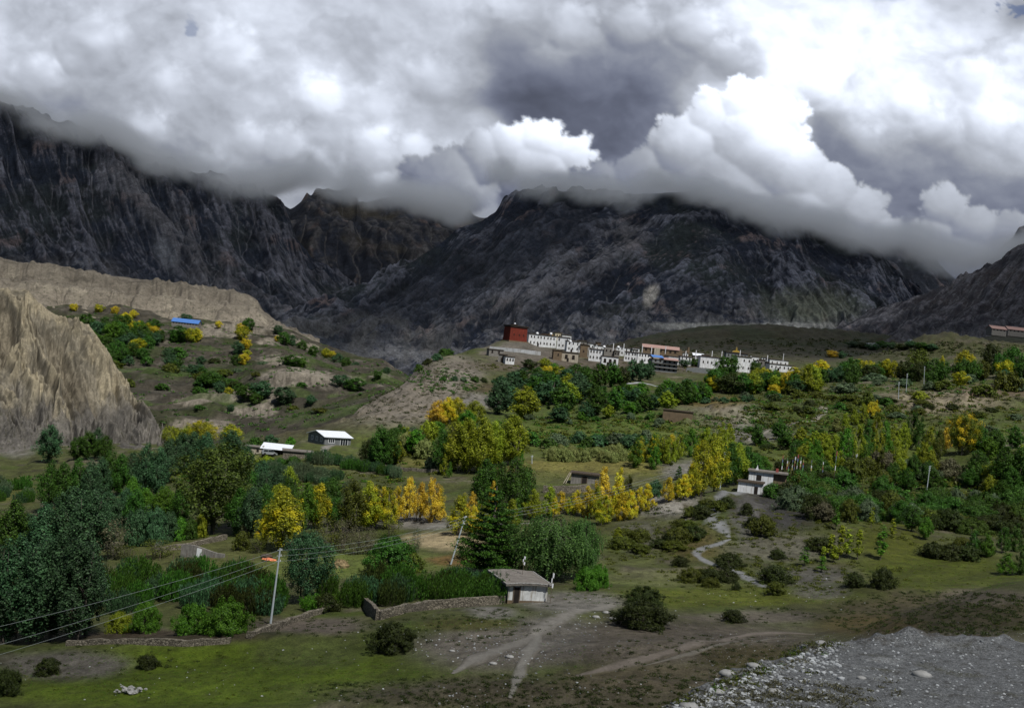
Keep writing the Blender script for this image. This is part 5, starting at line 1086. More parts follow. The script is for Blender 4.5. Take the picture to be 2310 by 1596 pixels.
def crown_pts(rng, ncl, nlf, env, z0, z1, W, cl_r, cl_zs, fill=.75, up=.45):
    """leaf points on many leafy sprays filling an envelope; env(t) = relative half width at height t"""
    t = rng.uniform(0, 1, ncl*6); keep = rng.uniform(0, 1, ncl*6) < env(t)+.08; t = t[keep][:ncl]; n = len(t)
    a = rng.uniform(0, 2*np.pi, n); rad = env(t)*W/2*np.sqrt(rng.uniform(fill**2*.35, 1, n))*(1+.20*np.sin(a*3+t*7+ncl)+.14*np.sin(a*5-t*11)+rng.normal(0, .10, n))
    c = np.stack([np.cos(a)*rad, np.sin(a)*rad, z0+(z1-z0)*t], 1); k = max(1, nlf//n)
    d = rng.normal(size=(n, k, 3)); d /= np.linalg.norm(d, axis=2, keepdims=True); cr_ = cl_r*rng.uniform(.45, 1.45, (n, 1, 1))
    p = c[:, None]+d*cr_*np.array([1, 1, cl_zs])*rng.uniform(.5, 1.05, (n, k, 1)); out = c*np.array([1, 1, 0]); out /= np.linalg.norm(out, axis=1, keepdims=True)+1e-6
    nn = d*.7+out[:, None]*.55+np.array([0, 0, up])+rng.normal(size=(n, k, 3))*.45
    return p.reshape(-1, 3), nn.reshape(-1, 3), c
def limb_mesh(name, rng, h, r, ncl, c, n_limbs, ztop, fork):
    mb = MB(); tr = []; nt_ = max(1, fork)
    for q in range(nt_):
        a = rng.uniform(0, 6.28); off = (0 if nt_ == 1 else .05*h); bx, by = math.cos(a)*off, math.sin(a)*off; pts = []; 
        for i in range(6):
            t = i/5; pts.append((bx*(1+t*1.6)+.02*h*math.sin(3*t+q)*t, by*(1+t*1.6)+.02*h*math.cos(2.3*t+q)*t, -.06*h+(ztop+.06*h)*t))
        mb.tube(pts, [r*(1-.8*i/5)/math.sqrt(nt_) for i in range(6)], 6); tr.append(pts)
    for i in rng.choice(len(c), min(n_limbs, len(c)), replace=False):
        p = c[i]; base = tr[rng.integers(0, nt_)]; zz = max(.12*h, p[2]-.28*h*rng.uniform(.5, 1)); f = np.clip((zz+.06*h)/(ztop+.06*h), 0, .98)*5; i0 = int(f); q0 = Vector(base[i0]).lerp(Vector(base[min(5, i0+1)]), f-i0); q1 = Vector(p)
        mb.tube([q0, q0.lerp(q1, .5)+Vector((0, 0, .01*h)), q1], [r*.32, r*.2, r*.06], 4)
    me = bpy.data.meshes.new(name); me.from_pydata(mb.v, [], mb.f); me.update(); me.materials.append(M_BARK); return me
PROTO = {}
def add_proto(kind, pts, nrm, size, rng, limb, h, w, aspect=1.5, vert=0.0):
    v, f = leaves_mesh(pts, nrm, size, rng, aspect, vert); me = mesh_np(kind+'_crown', v, f, False); me.materials.append(LM['DG']); PROTO.setdefault(kind, []).append((me, limb, h, w))
def env_pop(t): return np.clip((t*3.2)**.6, 0, 1)*np.clip((1.02-t)*1.9, 0, 1)**.55*.98
def env_cone(t): return np.clip((t*5)**.6, 0, 1)*np.clip(1.03-t, 0, 1)**.62
def env_rnd(t): return np.sqrt(np.clip(1-(2*t-1)**2*.98, 0, 1))*np.where(t < .5, .92+.0*t, 1)
for k in range(4):                                                 # poplars near enough to show leaves, then coarser ones for the distance
    rng = np.random.default_rng(100+k); p, n, c = crown_pts(rng, 170, 12500, env_pop, .9, 9.6, 3.8, .42, 2.1); add_proto('pop', p, n, rng.uniform(.08, .20, len(p)), rng, limb_mesh('trunk', rng, 10, .16, 0, c, 26, 8.6, 1+(k % 2)*2), 10, 4.2)
    rng = np.random.default_rng(120+k); p, n, c = crown_pts(rng, 90, 5200, env_pop, .6, 9.6, 3.9, .48, 2.0); add_proto('popf', p, n, rng.uniform(.14, .34, len(p)), rng, limb_mesh('trunk', rng, 10, .17, 0, c, 12, 8.4, 1), 10, 4.3)
    rng = np.random.default_rng(140+k); p, n, c = crown_pts(rng, 100, 5600, env_rnd, .4, 9.7, 6.6, .80, 1.5); add_proto('rndf', p, n, rng.uniform(.18, .42, len(p)), rng, limb_mesh('trunk', rng, 10, .22, 0, c, 12, 7.5, 2), 10, 7)
    rng = np.random.default_rng(160+k); p, n, c = crown_pts(rng, 80, 8000, env_cone, .5, 9.7, 4.2, .40, 2.2); add_proto('cone', p, n, rng.uniform(.08, .20, len(p)), rng, limb_mesh('trunk', rng, 10, .13, 0, c, 18, 8.8, 1+k % 2), 10, 4.4)
for k in range(3):
    rng = np.random.default_rng(200+k); p, n, c = crown_pts(rng, 190, 19000, env_rnd, 1.4, 9.7, 6.4, .66, 1.5); add_proto('rnd', p, n, rng.uniform(.08, .20, len(p)), rng, limb_mesh('trunk', rng, 10, .24, 0, c, 34, 8, 4), 10, 7)
    rng = np.random.default_rng(220+k); t_env = lambda t: np.sqrt(np.clip(1-t*t, 0, 1)); p, n, c = crown_pts(rng, 130, 8000, t_env, .05, 1.75, 2.7, .27, 1.0, .8, .6); add_proto('bush', p, n, rng.uniform(.045, .11, len(p)), rng, limb_mesh('stem', rng, 2, .05, 0, c, 22, .7, 3), 2, 3.1, 1.8)
    rng = np.random.default_rng(240+k); p, n, c = crown_pts(rng, 70, 2400, t_env, .05, 1.7, 2.7, .34, .9, .8, .6); add_proto('bushf', p, n, rng.uniform(.10, .22, len(p)), rng, limb_mesh('stem', rng, 2, .05, 0, c, 8, .6, 2), 2, 3.2, 1.5)
    rng = np.random.default_rng(230+k); p, n, c = crown_pts(rng, 230, 21000, t_env, .1, 2.9, 5.2, .36, 1.0, .8, .6); add_proto('bigbush', p, n, rng.uniform(.05, .13, len(p)), rng, limb_mesh('stem', rng, 3.2, .08, 0, c, 30, 1.1, 4), 3.2, 5.8, 1.8)
    # upright shoots of coppiced shrubs
    rng = np.random.default_rng(260+k); ns = 95; a = rng.uniform(0, 6.28, ns); r_ = 1.45*np.sqrt(rng.uniform(0, 1, ns)); hh = (2.5-.55*r_**1.5)*rng.uniform(.72, 1.12, ns); lean = rng.normal(0, .12, (ns, 2))+np.stack([np.cos(a), np.sin(a)], 1)*.16*r_[:, None]
    kk = 70; tt_ = rng.uniform(.08, 1, (ns, kk)); px = (r_*np.cos(a))[:, None]+lean[:, :1]*tt_*hh[:, None]*.5; py = (r_*np.sin(a))[:, None]+lean[:, 1:]*tt_*hh[:, None]*.5
    p = np.stack([px, py, tt_*hh[:, None]], -1).reshape(-1, 3)+rng.normal(size=(ns*kk, 3))*np.array([.075, .075, .03]); n = rng.normal(size=p.shape)*.8+np.array([0, -.2, .25]); mb = MB()
    for i in range(0, ns, 3): mb.tube([(r_[i]*math.cos(a[i])*.5, r_[i]*math.sin(a[i])*.5, -.2), (px[i, 0], py[i, 0], hh[i]*.7)], [.03, .012], 4)
    lm = bpy.data.meshes.new('stem'); lm.from_pydata(mb.v, [], mb.f); lm.materials.append(M_BARK); add_proto('cop', p, n, rng.uniform(.045, .10, len(p)), rng, lm, 2.5, 3.3, 3.4, .75)
    # saplings: a thin stem with a narrow plume of leaves
    rng = np.random.default_rng(280+k); p, n, c = crown_pts(rng, 34, 900, env_cone, .9, 4.9, 1.25, .22, 1.5, .3); add_proto('sap', p, n, rng.uniform(.09, .19, len(p)), rng, limb_mesh('stem', rng, 5, .045, 0, c, 10, 4.6, 1), 5, 1.6)
    # sparse, see-through shrub
    rng = np.random.default_rng(300+k); p, n, c = crown_pts(rng, 90, 1500, env_rnd, .5, 4.6, 3.6, .42, 1.5); add_proto('thin', p, n, rng.uniform(.07, .16, len(p)), rng, limb_mesh('stem', rng, 5, .07, 0, c, 60, 3, 5), 5, 4)
for k in range(2):                                                 # willow: hanging strands
    rng = np.random.default_rng(320+k); p0, n0, c = crown_pts(rng, 190, 190, env_rnd, 2.2, 9.6, 7.6, .5, 1.0, .85); ns = len(c)*7; i = rng.integers(0, len(c), ns); st = c[i]+rng.normal(size=(ns, 3))*.45; L = rng.uniform(.8, 2.6, ns); kk = 15
    t = np.linspace(0, 1, kk)[None]; out = st*np.array([1, 1, 0]); out /= np.linalg.norm(out, axis=1, keepdims=True)+1e-6
    p = st[:, None]+out[:, None]*(.55*np.sqrt(t))[..., None]*.9-np.array([0, 0, 1.])*(L[:, None]*t**1.2)[..., None]; p = p.reshape(-1, 3)+rng.normal(size=(ns*kk, 3))*.07; p[:, 2] = np.maximum(p[:, 2], .15); n = np.repeat(out, kk, 0)+rng.normal(size=p.shape)*.5+np.array([0, 0, .35])
    add_proto('willow', p, n, rng.uniform(.10, .20, len(p)), rng, limb_mesh('trunk', rng, 10, .3, 0, c, 50, 8, 4), 10, 9.4, 1.9)
rng = np.random.default_rng(340)                                   # pine: whorls of drooping, up-tipped boughs
P_, N_, mb = [], [], MB(); mb.tube([(0, 0, -.5), (.05, 0, 5), (0, 0, 9.9)], [.26, .16, .03], 7)
for w_ in range(12):
    z = 1.1+w_*.74; R_ = 3.2*(1-(z-1.0)/9.6)**.85+.12
    for q in range(7 if w_ < 8 else 5):
        a = q*6.283/7+w_*.8+rng.uniform(-.3, .3); r1 = R_*rng.uniform(.7, 1.12); d = np.array([math.cos(a), math.sin(a), 0]); tip = d*r1+np.array([0, 0, z+.25*r1-.05]); mid = d*r1*.55+np.array([0, 0, z-.08*r1]); b0 = np.array([0, 0, z])
        mb.tube([tuple(b0), tuple(mid), tuple(tip)], [.06, .04, .015], 4)
        for s in np.linspace(.15, 1, max(4, int(r1*7))):
            c0 = (1-s)**2*b0+2*s*(1-s)*mid+s*s*tip; sw = .5*(1-abs(s-.55))*r1*.55+.12; m_ = 30; o = rng.normal(size=(m_, 3))*np.array([sw*.5, sw*.5, .085]); P_.append(c0+o); N_.append(np.array([0, 0, .8])+d*.3+rng.normal(size=(m_, 3))*.55)
lm = bpy.data.meshes.new('trunk'); lm.from_pydata(mb.v, [], mb.f); lm.materials.append(M_BARK)
P_ = np.concatenate(P_); N_ = np.concatenate(N_); add_proto('pine', P_, N_, rng.uniform(.06, .15, len(P_)), rng, lm, 10, 6.6, 2.4)

CN = {'OG': 'olive green', 'WL': 'mid green', 'DB': 'blue green', 'DG': 'dark green', 'GR': 'fresh green', 'YG': 'yellow green', 'OL': 'olive', 'Y': 'bright yellow', 'YM': 'half yellowed', 'GO': 'golden', 'GB': 'grey brown', 'GG': 'sage green', 'PY': 'pale yellowish', 'DK': 'very dark', 'GY': 'green and yellow'}
KN = {'pop': ('poplar_tree', 'poplar', 'tree'), 'popf': ('poplar_tree', 'poplar', 'tree'), 'cone': ('poplar_tree', 'sapling poplar' if False else 'young poplar', 'tree'), 'rnd': ('broad_tree', 'broad tree', 'tree'), 'rndf': ('broad_tree', 'broad tree', 'tree'), 'bush': ('shrub', 'shrub', 'shrub'), 'bigbush': ('shrub', 'shrub', 'shrub'), 'bushf': ('shrub', 'shrub', 'shrub'),
      'cop': ('willow_shrub', 'upright shrub', 'shrub'), 'sap': ('sapling', 'slim sapling', 'sapling'), 'thin': ('thin_shrub', 'sparse shrub', 'shrub'), 'willow': ('willow_tree', 'weeping willow', 'tree'), 'pine': ('pine_tree', 'pine', 'tree')}
PLANTS = []; vr = random.Random(77)
def T(kind, colr, u, v, h, w=None, where='', own=None, y=None, parts=True):
    """one plant: foot at picture point (u, v), h and w in picture units"""
    p = hit(u, v) if y is None else P(u, v, y)
    s = mpp(p.y); me, lm_, h0, w0 = vr.choice(PROTO[kind]); hm = h*s*vr.uniform(.95, 1.05); wm = (w*s*1.22 if w else hm*w0/h0*vr.uniform(1.0, 1.3)); hm *= 1.04
    nm, kn, cat = KN[kind]
    root = empty(nm, p, vr.uniform(0, 6.28), (wm/w0, wm/w0, hm/h0), category=cat)
    cr_ = link('crown', me, None, root); cr_.material_slots[0].link = 'OBJECT'; cr_.material_slots[0].material = LM[colr]
    if parts: link('trunk' if cat == 'tree' else 'stem', lm_, None, root)
    PLANTS.append((root, own, f'{CN[colr]} {kn}', where, float(AS(u, v)[0]), cat)); return root
def many(kind, cols, pts, where, **k):
    for i, q in enumerate(pts):
        u, v, h = q[:3]; w = q[3] if len(q) > 3 else None; T(kind, cols if isinstance(cols, str) else cols[i % len(cols)], u, v, h, w, where, **k)
def scatter(kind, cols, box, n, hr, where, seed, wr=None, poly=None, **k):
    """n plants spread over a patch (u0, u1, v at left, v at right, depth of the patch in v)"""
    rr = random.Random(seed); u0, u1, va, vb_, dv = box; got = []; tries = 0
    while len(got) < n and tries < n*40:
        tries += 1; t = rr.random(); u = u0+(u1-u0)*t; v = va+(vb_-va)*t+rr.uniform(-dv, dv); mind = (u1-u0)/n*.55
        if all(abs(u-a)+2*abs(v-b) > mind for a, b in got): got.append((u, v))
    for (u, v) in got: T(kind, rr.choice(cols) if not isinstance(cols, str) else cols, u, v, rr.uniform(*hr), rr.uniform(*wr) if wr else None, where, **k)
# --- far bank
W_ = 'in the yellow row under the badland ridge'
FB = dict(parts=True)
def fbank(kind, cols, pts, where):
    for i, (u, v, h, *w) in enumerate(pts): T(kind, cols if isinstance(cols, str) else cols[i % len(cols)], u, v+2, h*1.3, w[0]*1.35 if w else h*1.25, where, y=fb_y(u, v+2))
def fb_y(u, v):
    a, s = AS(u, v); us_, t_, x_, y_, z_ = FARB; A2 = x_/y_; S2 = z_/y_
    d = np.abs(A2-float(a))*1.5+np.abs(S2-float(s)); i = np.unravel_index(np.argmin(d), d.shape); return float(y_[i])
fbank('rndf', ['Y', 'YM', 'DG', 'YM', 'Y', 'DB', 'DG'], [(70, 690, 10), (98, 690, 9), (124, 696, 11), (141, 697, 15, 22), (166, 699, 13), (186, 700, 12), (205, 701, 14)], W_)
fbank('rndf', ['YM', 'Y', 'Y', 'YM', 'Y', 'DG'], [(222, 703, 15), (240, 704, 13), (258, 707, 14), (286, 712, 12), (300, 715, 13), (330, 719, 16)], W_)
fbank('rndf', ['Y', 'YM', 'Y', 'Y', 'YM', 'Y', 'DG'], [(355, 722, 10), (452, 728, 9), (475, 732, 12), (492, 737, 12), (520, 742, 14), (540, 744, 13), (558, 745, 22)], W_)
W2 = 'in the dense grove above the tan cliff'
fbank('rndf', ['DG', 'DB', 'DG', 'GR', 'DG', 'DG', 'Y', 'DG'], [(195, 745, 28), (215, 760, 30), (235, 748, 26), (252, 770, 32), (240, 790, 26), (275, 745, 30), (282, 728, 18), (270, 762, 28)], W2)
fbank('rndf', ['DG', 'DB', 'DG', 'DG'], [(290, 775, 30), (310, 782, 28), (265, 800, 26), (330, 790, 24), (295, 800, 22), (345, 775, 22), (322, 765, 20), (250, 815, 20)], W2)
fbank('rndf', ['YM', 'Y', 'YM', 'Y', 'DG'], [(295, 750, 17), (312, 747, 18), (330, 750, 17), (348, 756, 18), (360, 768, 20)], 'just left of the blue roofed building')
fbank('rndf', ['DB', 'DB', 'DG', 'Y', 'YM', 'DG'], [(400, 722, 14, 20), (418, 722, 12, 18), (405, 770, 26, 30), (442, 768, 20), (435, 770, 24), (392, 768, 20)], 'around the blue roofed building')
fbank('rndf', ['YM', 'Y', 'DB', 'YM', 'Y', 'DG', 'DB', 'DG'], [(545, 765, 24), (553, 787, 18), (535, 795, 20), (556, 805, 14), (549, 820, 18), (530, 822, 18), (383, 830, 24), (395, 832, 22)], 'on the terraced far bank slope')
fbank('rndf', ['DB', 'DG', 'DB', 'DG', 'DB', 'YM', 'DG'], [(440, 842, 18, 30), (455, 845, 15), (452, 822, 16), (474, 870, 24, 36), (495, 885, 20), (515, 892, 16), (540, 890, 20)], 'on the terraced far bank slope')
fbank('rndf', ['DG', 'DB', 'DG', 'DB'], [(560, 898, 24, 34), (590, 892, 26, 36), (575, 910, 20), (520, 925, 12)], 'beside the pale gorge cliffs')
fbank('rndf', ['DB', 'DG', 'DB', 'DG', 'Y', 'DG', 'YM'], [(626, 752, 16), (640, 775, 22), (655, 780, 20), (680, 790, 18), (625, 768, 10), (705, 800, 18), (735, 805, 16), ], 'along the far bank road')
fbank('rndf', ['DB', 'DG', 'Y', 'DG', 'GR', 'DB'], [(760, 822, 20), (778, 828, 18), (748, 805, 12), (655, 825, 20, 28), (680, 826, 16), (800, 835, 16)], 'along the far bank road')
fbank('rndf', ['DB', 'DG', 'DB'], [(770, 870, 20, 30), (800, 878, 20, 30), (640, 905, 26, 34), (700, 910, 16), (850, 852, 14), (870, 845, 14)], 'at the foot of the far bank')
fbank('bushf', ['DG', 'GG', 'OL', 'DK'], [(480+random.Random(i).uniform(-120, 260), 820+random.Random(i+50).uniform(-10, 110), random.Random(i+9).uniform(6, 11), random.Random(i+4).uniform(14, 30)) for i in range(12)], 'scattered over the terraced far bank')
rb_ = random.Random(12)
fbank('bushf', ['DG', 'DB', 'OL', 'DG'], [(lambda t: (210+t*360+rb_.uniform(-30, 30), 800+t*60+rb_.uniform(-35, 60), rb_.uniform(10, 18), rb_.uniform(18, 34)))(i/20) for i in range(20)], 'in the green belt of the far bank')
fbank('rndf', ['DG', 'DB', 'DG', 'DG', 'GR', 'YM'], [(lambda t: (200+rb_.uniform(0, 160), 735+rb_.uniform(0, 80), rb_.uniform(20, 28), rb_.uniform(18, 26)))(i) for i in range(16)], 'deep in the grove over the cliff')
# --- the ridge between river and village
many('bushf', ['DG', 'DB', 'DK', 'DG'], [(1000, 802, 18, 26), (985, 812, 16, 26), (965, 822, 15, 22), (945, 838, 18, 24), (1012, 800, 14, 20)], 'on the skyline of the grey spur')
T('rndf', 'YG', 1142, 772, 11, 12, own='small yellow green bush growing on the monastery terrace', y=738)
many('bushf', ['DG', 'DB', 'GG', 'DG', 'DK'], [(1000+i*11+(i*37 % 7), 868-i*.6+(i*53 % 26)-10, 9+(i*29 % 5), 17) for i in range(0, 26, 2)], 'in the dark shrub terraces below the ridge')
# --- grove below the village
G = 'in the dark grove below the village'
scatter('popf', ['DB', 'DG', 'DG', 'DB', 'YG'], (1120, 1340, 900, 905, 22), 16, (44, 58), 'filling the dark grove below the village', 41, (36, 46))
scatter('popf', ['DG', 'DB', 'GR', 'DG'], (1330, 1600, 915, 905, 14), 16, (32, 46), 'filling the front of the village grove', 42, (28, 36))
scatter('rndf', ['DG', 'DB', 'YG', 'DG', 'YM'], (1600, 1880, 880, 878, 8), 12, (30, 42), 'filling in below the eastern houses', 43, (30, 40))
scatter('rndf', ['DG', 'DK', 'DG', 'YM'], (1890, 2330, 858, 862, 10), 16, (28, 44), 'filling the right hand belt of trees', 44, (30, 42))
many('popf', ['DB', 'YG', 'DB', 'DB', 'DG', 'DB'], [(1122, 934, 68, 52), (1182, 946, 74, 58), (1150, 898, 52, 40), (1220, 912, 50, 42), (1263, 942, 72, 56), (1300, 908, 62, 52)], G)
many('popf', ['DB', 'DG', 'DB', 'DG', 'DB', 'DG'], [(1128, 880, 34, 30), (1172, 866, 32, 34), (1205, 880, 40, 38), (1240, 884, 44, 40), (1275, 872, 42, 38), (1320, 880, 46, 38)], 'in the middle of the grove below the village')
many('rndf', ['DB', 'DG', 'YG', 'DG', 'DG', 'DK'], [(1180, 850, 20, 28), (1212, 856, 27, 36), (1262, 858, 33, 36), (1300, 852, 28, 36), (1322, 850, 24, 28), (1192, 832, 20, 34)], 'at the back of the grove')
many('rndf', ['YG', 'Y', 'GR'], [(1228, 830, 21, 26), (1234, 842, 17, 22), (1250, 838, 18, 20)], 'at the back of the grove')
many('popf', ['DG', 'DG', 'DK', 'DB', 'DB', 'DB'], [(1350, 874, 56, 36), (1378, 872, 54, 40), (1402, 872, 46, 36), (1425, 858, 46, 28), (1444, 858, 44, 28), (1462, 856, 40, 28)], 'in the stand before the white houses')
many('popf', ['DG', 'DG', 'DB', 'YG', 'DB', 'GR', 'DB'], [(1345, 934, 52, 44), (1384, 930, 46, 42), (1260, 950, 32, 38), (1371, 942, 30, 24), (1318, 944, 38, 34), (1418, 934, 30, 28), (1404, 908, 34, 40)], 'along the front edge of the village grove')
many('popf', ['DG', 'DB', 'YG', 'DG', 'GR'], [(1448, 928, 44, 36), (1470, 924, 34, 30), (1503, 924, 40, 36), (1435, 934, 26, 24), (1310, 950, 22, 18)], 'along the front edge of the village grove')
V2_ = 'right of the village grove'
many('popf', ['DG', 'DG', 'DB', 'DG', 'DG'], [(1522, 906, 46, 36), (1548, 912, 54, 36), (1564, 906, 40, 30), (1580, 904, 40, 24), (1490, 900, 34, 28)], V2_)
many('rndf', ['DG', 'DG', 'DK', 'DG', 'DG', 'DB'], [(1640, 862, 58, 46), (1612, 882, 50, 42), (1645, 888, 46, 50), (1675, 886, 44, 38), (1572, 826, 19, 26), (1543, 828, 16, 24)], 'in the clump before the eastern houses')
many('rndf', ['YG', 'DG', 'YM', 'Y', 'Y', 'DB', 'YM'], [(1698, 886, 44, 32), (1703, 845, 28, 26), (1722, 866, 34, 36), (1772, 884, 44, 24), (1747, 890, 24, 26), (1795, 888, 30, 38), (1755, 870, 30, 26)], 'below the last village houses')
many('popf', ['YG', 'YG', 'YM', 'DG', 'Y', 'DG', 'DB'], [(1815, 884, 62, 30), (1835, 880, 52, 30), (1790, 852, 26, 26), (1828, 850, 30, 26), (1852, 844, 32, 36), (1850, 872, 42, 30), (1872, 862, 34, 28)], 'in the poplars right of the village')
many('rndf', ['DB', 'DG', 'GO', 'DG', 'Y', 'YM', 'YM'], [(1890, 862, 36, 32), (1915, 872, 30, 28), (1922, 844, 18, 24), (1905, 850, 20, 22), (1952, 838, 14, 16), (1962, 848, 32, 24), (1998, 850, 38, 34)], 'in the autumn belt on the right')
many('rndf', ['Y', 'YM', 'DK', 'OL', 'DG', 'DG', 'YM'], [(1984, 848, 26, 22), (2015, 852, 34, 24), (2040, 858, 44, 44), (2068, 850, 62, 42), (2105, 856, 46, 36), (2125, 858, 40, 32), (2122, 846, 40, 14)], 'in the autumn belt on the right')
many('rndf', ['YM', 'DG', 'DG', 'DK', 'DG', 'OL', 'DG'], [(2175, 838, 46, 38), (2168, 862, 54, 34), (2195, 860, 44, 34), (2232, 846, 68, 34), (2256, 850, 56, 30), (2215, 856, 40, 30), (2284, 848, 62, 38)], 'below the right plateau')
many('rndf', ['DG', 'DK', 'GO', 'DB'], [(2308, 862, 56, 36), (2330, 870, 60, 40), (2192, 842, 16, 14), (2264, 866, 30, 30)], 'below the right plateau')
T('rndf', 'GO', 1878, 806, 15, 26, own='golden tree alone on the far dark plain'); T('rndf', 'DB', 1898, 808, 14, 18, own='dark tree beside the lone golden tree on the plain')
many('rndf', ['DB', 'DK', 'DB', 'DG'], [(1925+i*22, 783+(i % 3)*3, 13, 28) for i in range(9)], 'on the far plain')
many('bushf', ['GG', 'GG', 'GG', 'GG', 'GG', 'OL'], [(1905, 886, 25, 66), (1975, 860, 19, 56), (1980, 868, 15, 24), (2040, 870, 18, 36), (2100, 876, 18, 32), (2128, 878, 24, 44)], 'on the slope under the right hand trees')
many('bushf', ['GG', 'OL', 'OL', 'OL', 'YG', 'OL', 'GG'], [(2185, 862, 20, 40), (2258, 878, 44, 40), (2282, 882, 46, 44), (2218, 888, 24, 52), (2075, 900, 20, 38), (1957, 912, 30, 32), (2300, 880, 30, 36)], 'on the slope under the right hand trees')
scatter('bushf', ['OL', 'DG', 'OL', 'DK', 'GG'], (1740, 2030, 905, 925, 22), 24, (12, 20), 'on the shrubby slope right of the badland mounds', 5, (26, 46))
scatter('bushf', ['DB', 'GG', 'DB', 'DG'], (1570, 1800, 905, 898, 7), 12, (10, 17), 'in the low hedge below the mixed row', 6, (16, 26))
scatter('bushf', ['OL', 'DK', 'OL', 'GG'], (2060, 2330, 930, 960, 26), 12, (9, 16), 'on the bare right hand mound', 7, (20, 40))
scatter('bushf', ['OL', 'DK', 'DG'], (1690, 1880, 985, 1010, 22), 10, (10, 20), 'beside the gravel road bend', 8, (20, 36))
# --- middle ground
Y1 = 'in the yellow green clump at picture centre'
many('pop', ['YG', 'YG', 'YG', 'YG', 'YG', 'YG', 'DG'], [(1018, 1062, 108, 54), (1048, 1066, 122, 58), (1080, 1066, 126, 60), (1106, 1052, 98, 50), (1152, 1046, 112, 64), (1128, 1048, 80, 44), (992, 1062, 92, 40)], Y1)
many('pop', ['GO', 'YM', 'YG', 'GR', 'Y'], [(985, 962, 58, 44), (1028, 956, 60, 40), (1068, 958, 56, 44), (1050, 975, 50, 40), (1005, 960, 62, 36)], 'behind the yellow green clump')
many('bush', ['PY', 'OL', 'PY', 'GG', 'PY', 'GR', 'GG'], [(910, 1022, 46, 50), (942, 1012, 48, 52), (958, 1032, 44, 44), (930, 1000, 38, 44), (905, 1000, 36, 40), (985, 975, 26, 40), (970, 1056, 26, 30)], 'left of the yellow green clump')
many('pop', ['DG', 'DG', 'DK'], [(852, 1058, 92, 46), (878, 1052, 84, 44), (830, 1050, 62, 44)], 'beside the dirt bank at picture centre')
many('cone', ['YG', 'GR', 'GR'], [(1000, 1072, 48), (1012, 1078, 36), (1175, 1050, 34)], 'below the yellow green clump')
scatter('cop', ['DG', 'GG', 'DB'], (700, 895, 1040, 1072, 5), 20, (22, 30), 'in the upper row of upright shrubs', 11, (24, 34))
scatter('cop', ['GG', 'DB', 'GG'], (590, 790, 1062, 1098, 12), 24, (22, 30), 'in the lower row of upright shrubs', 12, (26, 36))
scatter('cop', ['DB', 'DG', 'GG'], (-20, 78, 1112, 1120, 22), 12, (22, 30), 'in the far left field', 13, (24, 34))
many('bush', ['YG', 'DG', 'PY', 'DG'], [(600, 1052, 26, 40), (630, 1056, 24, 36), (575, 1050, 24, 34), (660, 1052, 26, 34)], 'under the whitewashed byre')
scatter('bush', 'PY', (1215, 1475, 1036, 1036, 7), 22, (22, 32), 'in the pale row beyond the grass field', 14, (24, 34))
scatter('bushf', ['DB', 'DG', 'GG'], (1190, 1465, 1004, 1002, 5), 14, (22, 30), 'in the dark hedge behind the pale shrubs', 15, (34, 52))
scatter('bushf', ['GG', 'DG', 'GG'], (1190, 1560, 952, 948, 14), 10, (9, 15), 'on the grass below the village grove', 16, (14, 28))
many('cone', ['DG', 'YG', 'GR', 'YG', 'Y', 'GR', 'YG', 'YG', 'YG'], [(1470, 1042, 62, 34), (1503, 1044, 58, 30), (1475, 1058, 52, 30), (1528, 1036, 60, 34), (1512, 1030, 50, 30), (1556, 1030, 68, 40), (1590, 1030, 66, 38), (1622, 1026, 72, 36), (1640, 1022, 64, 30)], 'in the row below the badland mounds')
many('pop', ['YM', 'YM', 'DG', 'YM', 'DG'], [(1578, 1118, 116, 52), (1610, 1108, 120, 52), (1640, 1098, 100, 40), (1560, 1122, 80, 40), (1682, 1088, 76, 50)], 'around the path power pole')
many('cone', ['Y', 'Y', 'Y', 'YM'], [(1540, 1128, 60, 34), (1505, 1132, 56, 32), (1456, 1152, 58, 40), (1527, 1124, 48, 30)], 'on the slope right of the golden poplars')
many('cone', ['GO', 'Y', 'OL', 'Y', 'YM', 'Y', 'YM', 'Y'], [(1354, 1160, 106, 52), (1390, 1158, 96, 40), (1412, 1150, 84, 36), (1420, 1172, 66, 34), (1358, 1182, 70, 50), (1398, 1174, 66, 40), (1342, 1170, 70, 34), (1440, 1148, 50, 30)], 'in the golden group')
many('cone', ['Y', 'YM', 'Y', 'Y', 'YG', 'YG', 'Y'], [(1262, 1152, 46, 34), (1282, 1160, 40, 24), (1296, 1160, 60, 34), (1322, 1166, 66, 44), (1200, 1168, 62, 44), (1236, 1166, 66, 40), (1248, 1166, 44, 26)], 'left of the golden group')
T('bush', 'DB', 1478, 1118, 36, 34, own='blue green bush among the small yellow poplars'); T('cone', 'DG', 1530, 1082, 30, 20, own='small dark green poplar on the grey mounds')
many('pop', ['DG', 'DG', 'DG', 'DG'], [(1086, 1156, 112, 54), (1120, 1150, 108, 50), (1152, 1164, 126, 50), (1180, 1158, 104, 44)], 'in the tall dark stand behind the pine')
T('cone', 'GO', 1106, 1164, 74, 26, own='golden young poplar tip showing above the pine')
T('pine', 'DG', 1100, 1300, 200, 145, own='big dark pine behind the near hut')
T('willow', 'WL', 1232, 1308, 150, 150, own='large weeping willow right of the big pine'); T('willow', 'WL', 1306, 1306, 140, 78, own='narrower weeping willow at the right end of the trees behind the hut')
many('bigbush', ['GR', 'GR'], [(1322, 1330, 56, 46), (1350, 1324, 54, 44)], 'on short stems right of the near hut')
YR = 'in the valley floor autumn row'
many('cone', ['YM', 'Y', 'GO', 'GO', 'GO', 'Y', 'YM', 'Y'], [(870, 1192, 92, 50), (888, 1180, 84, 40), (916, 1176, 100, 40), (944, 1172, 86, 34), (970, 1178, 104, 50), (986, 1172, 70, 34), (1034, 1206, 92, 60), (858, 1160, 62, 30)], YR)
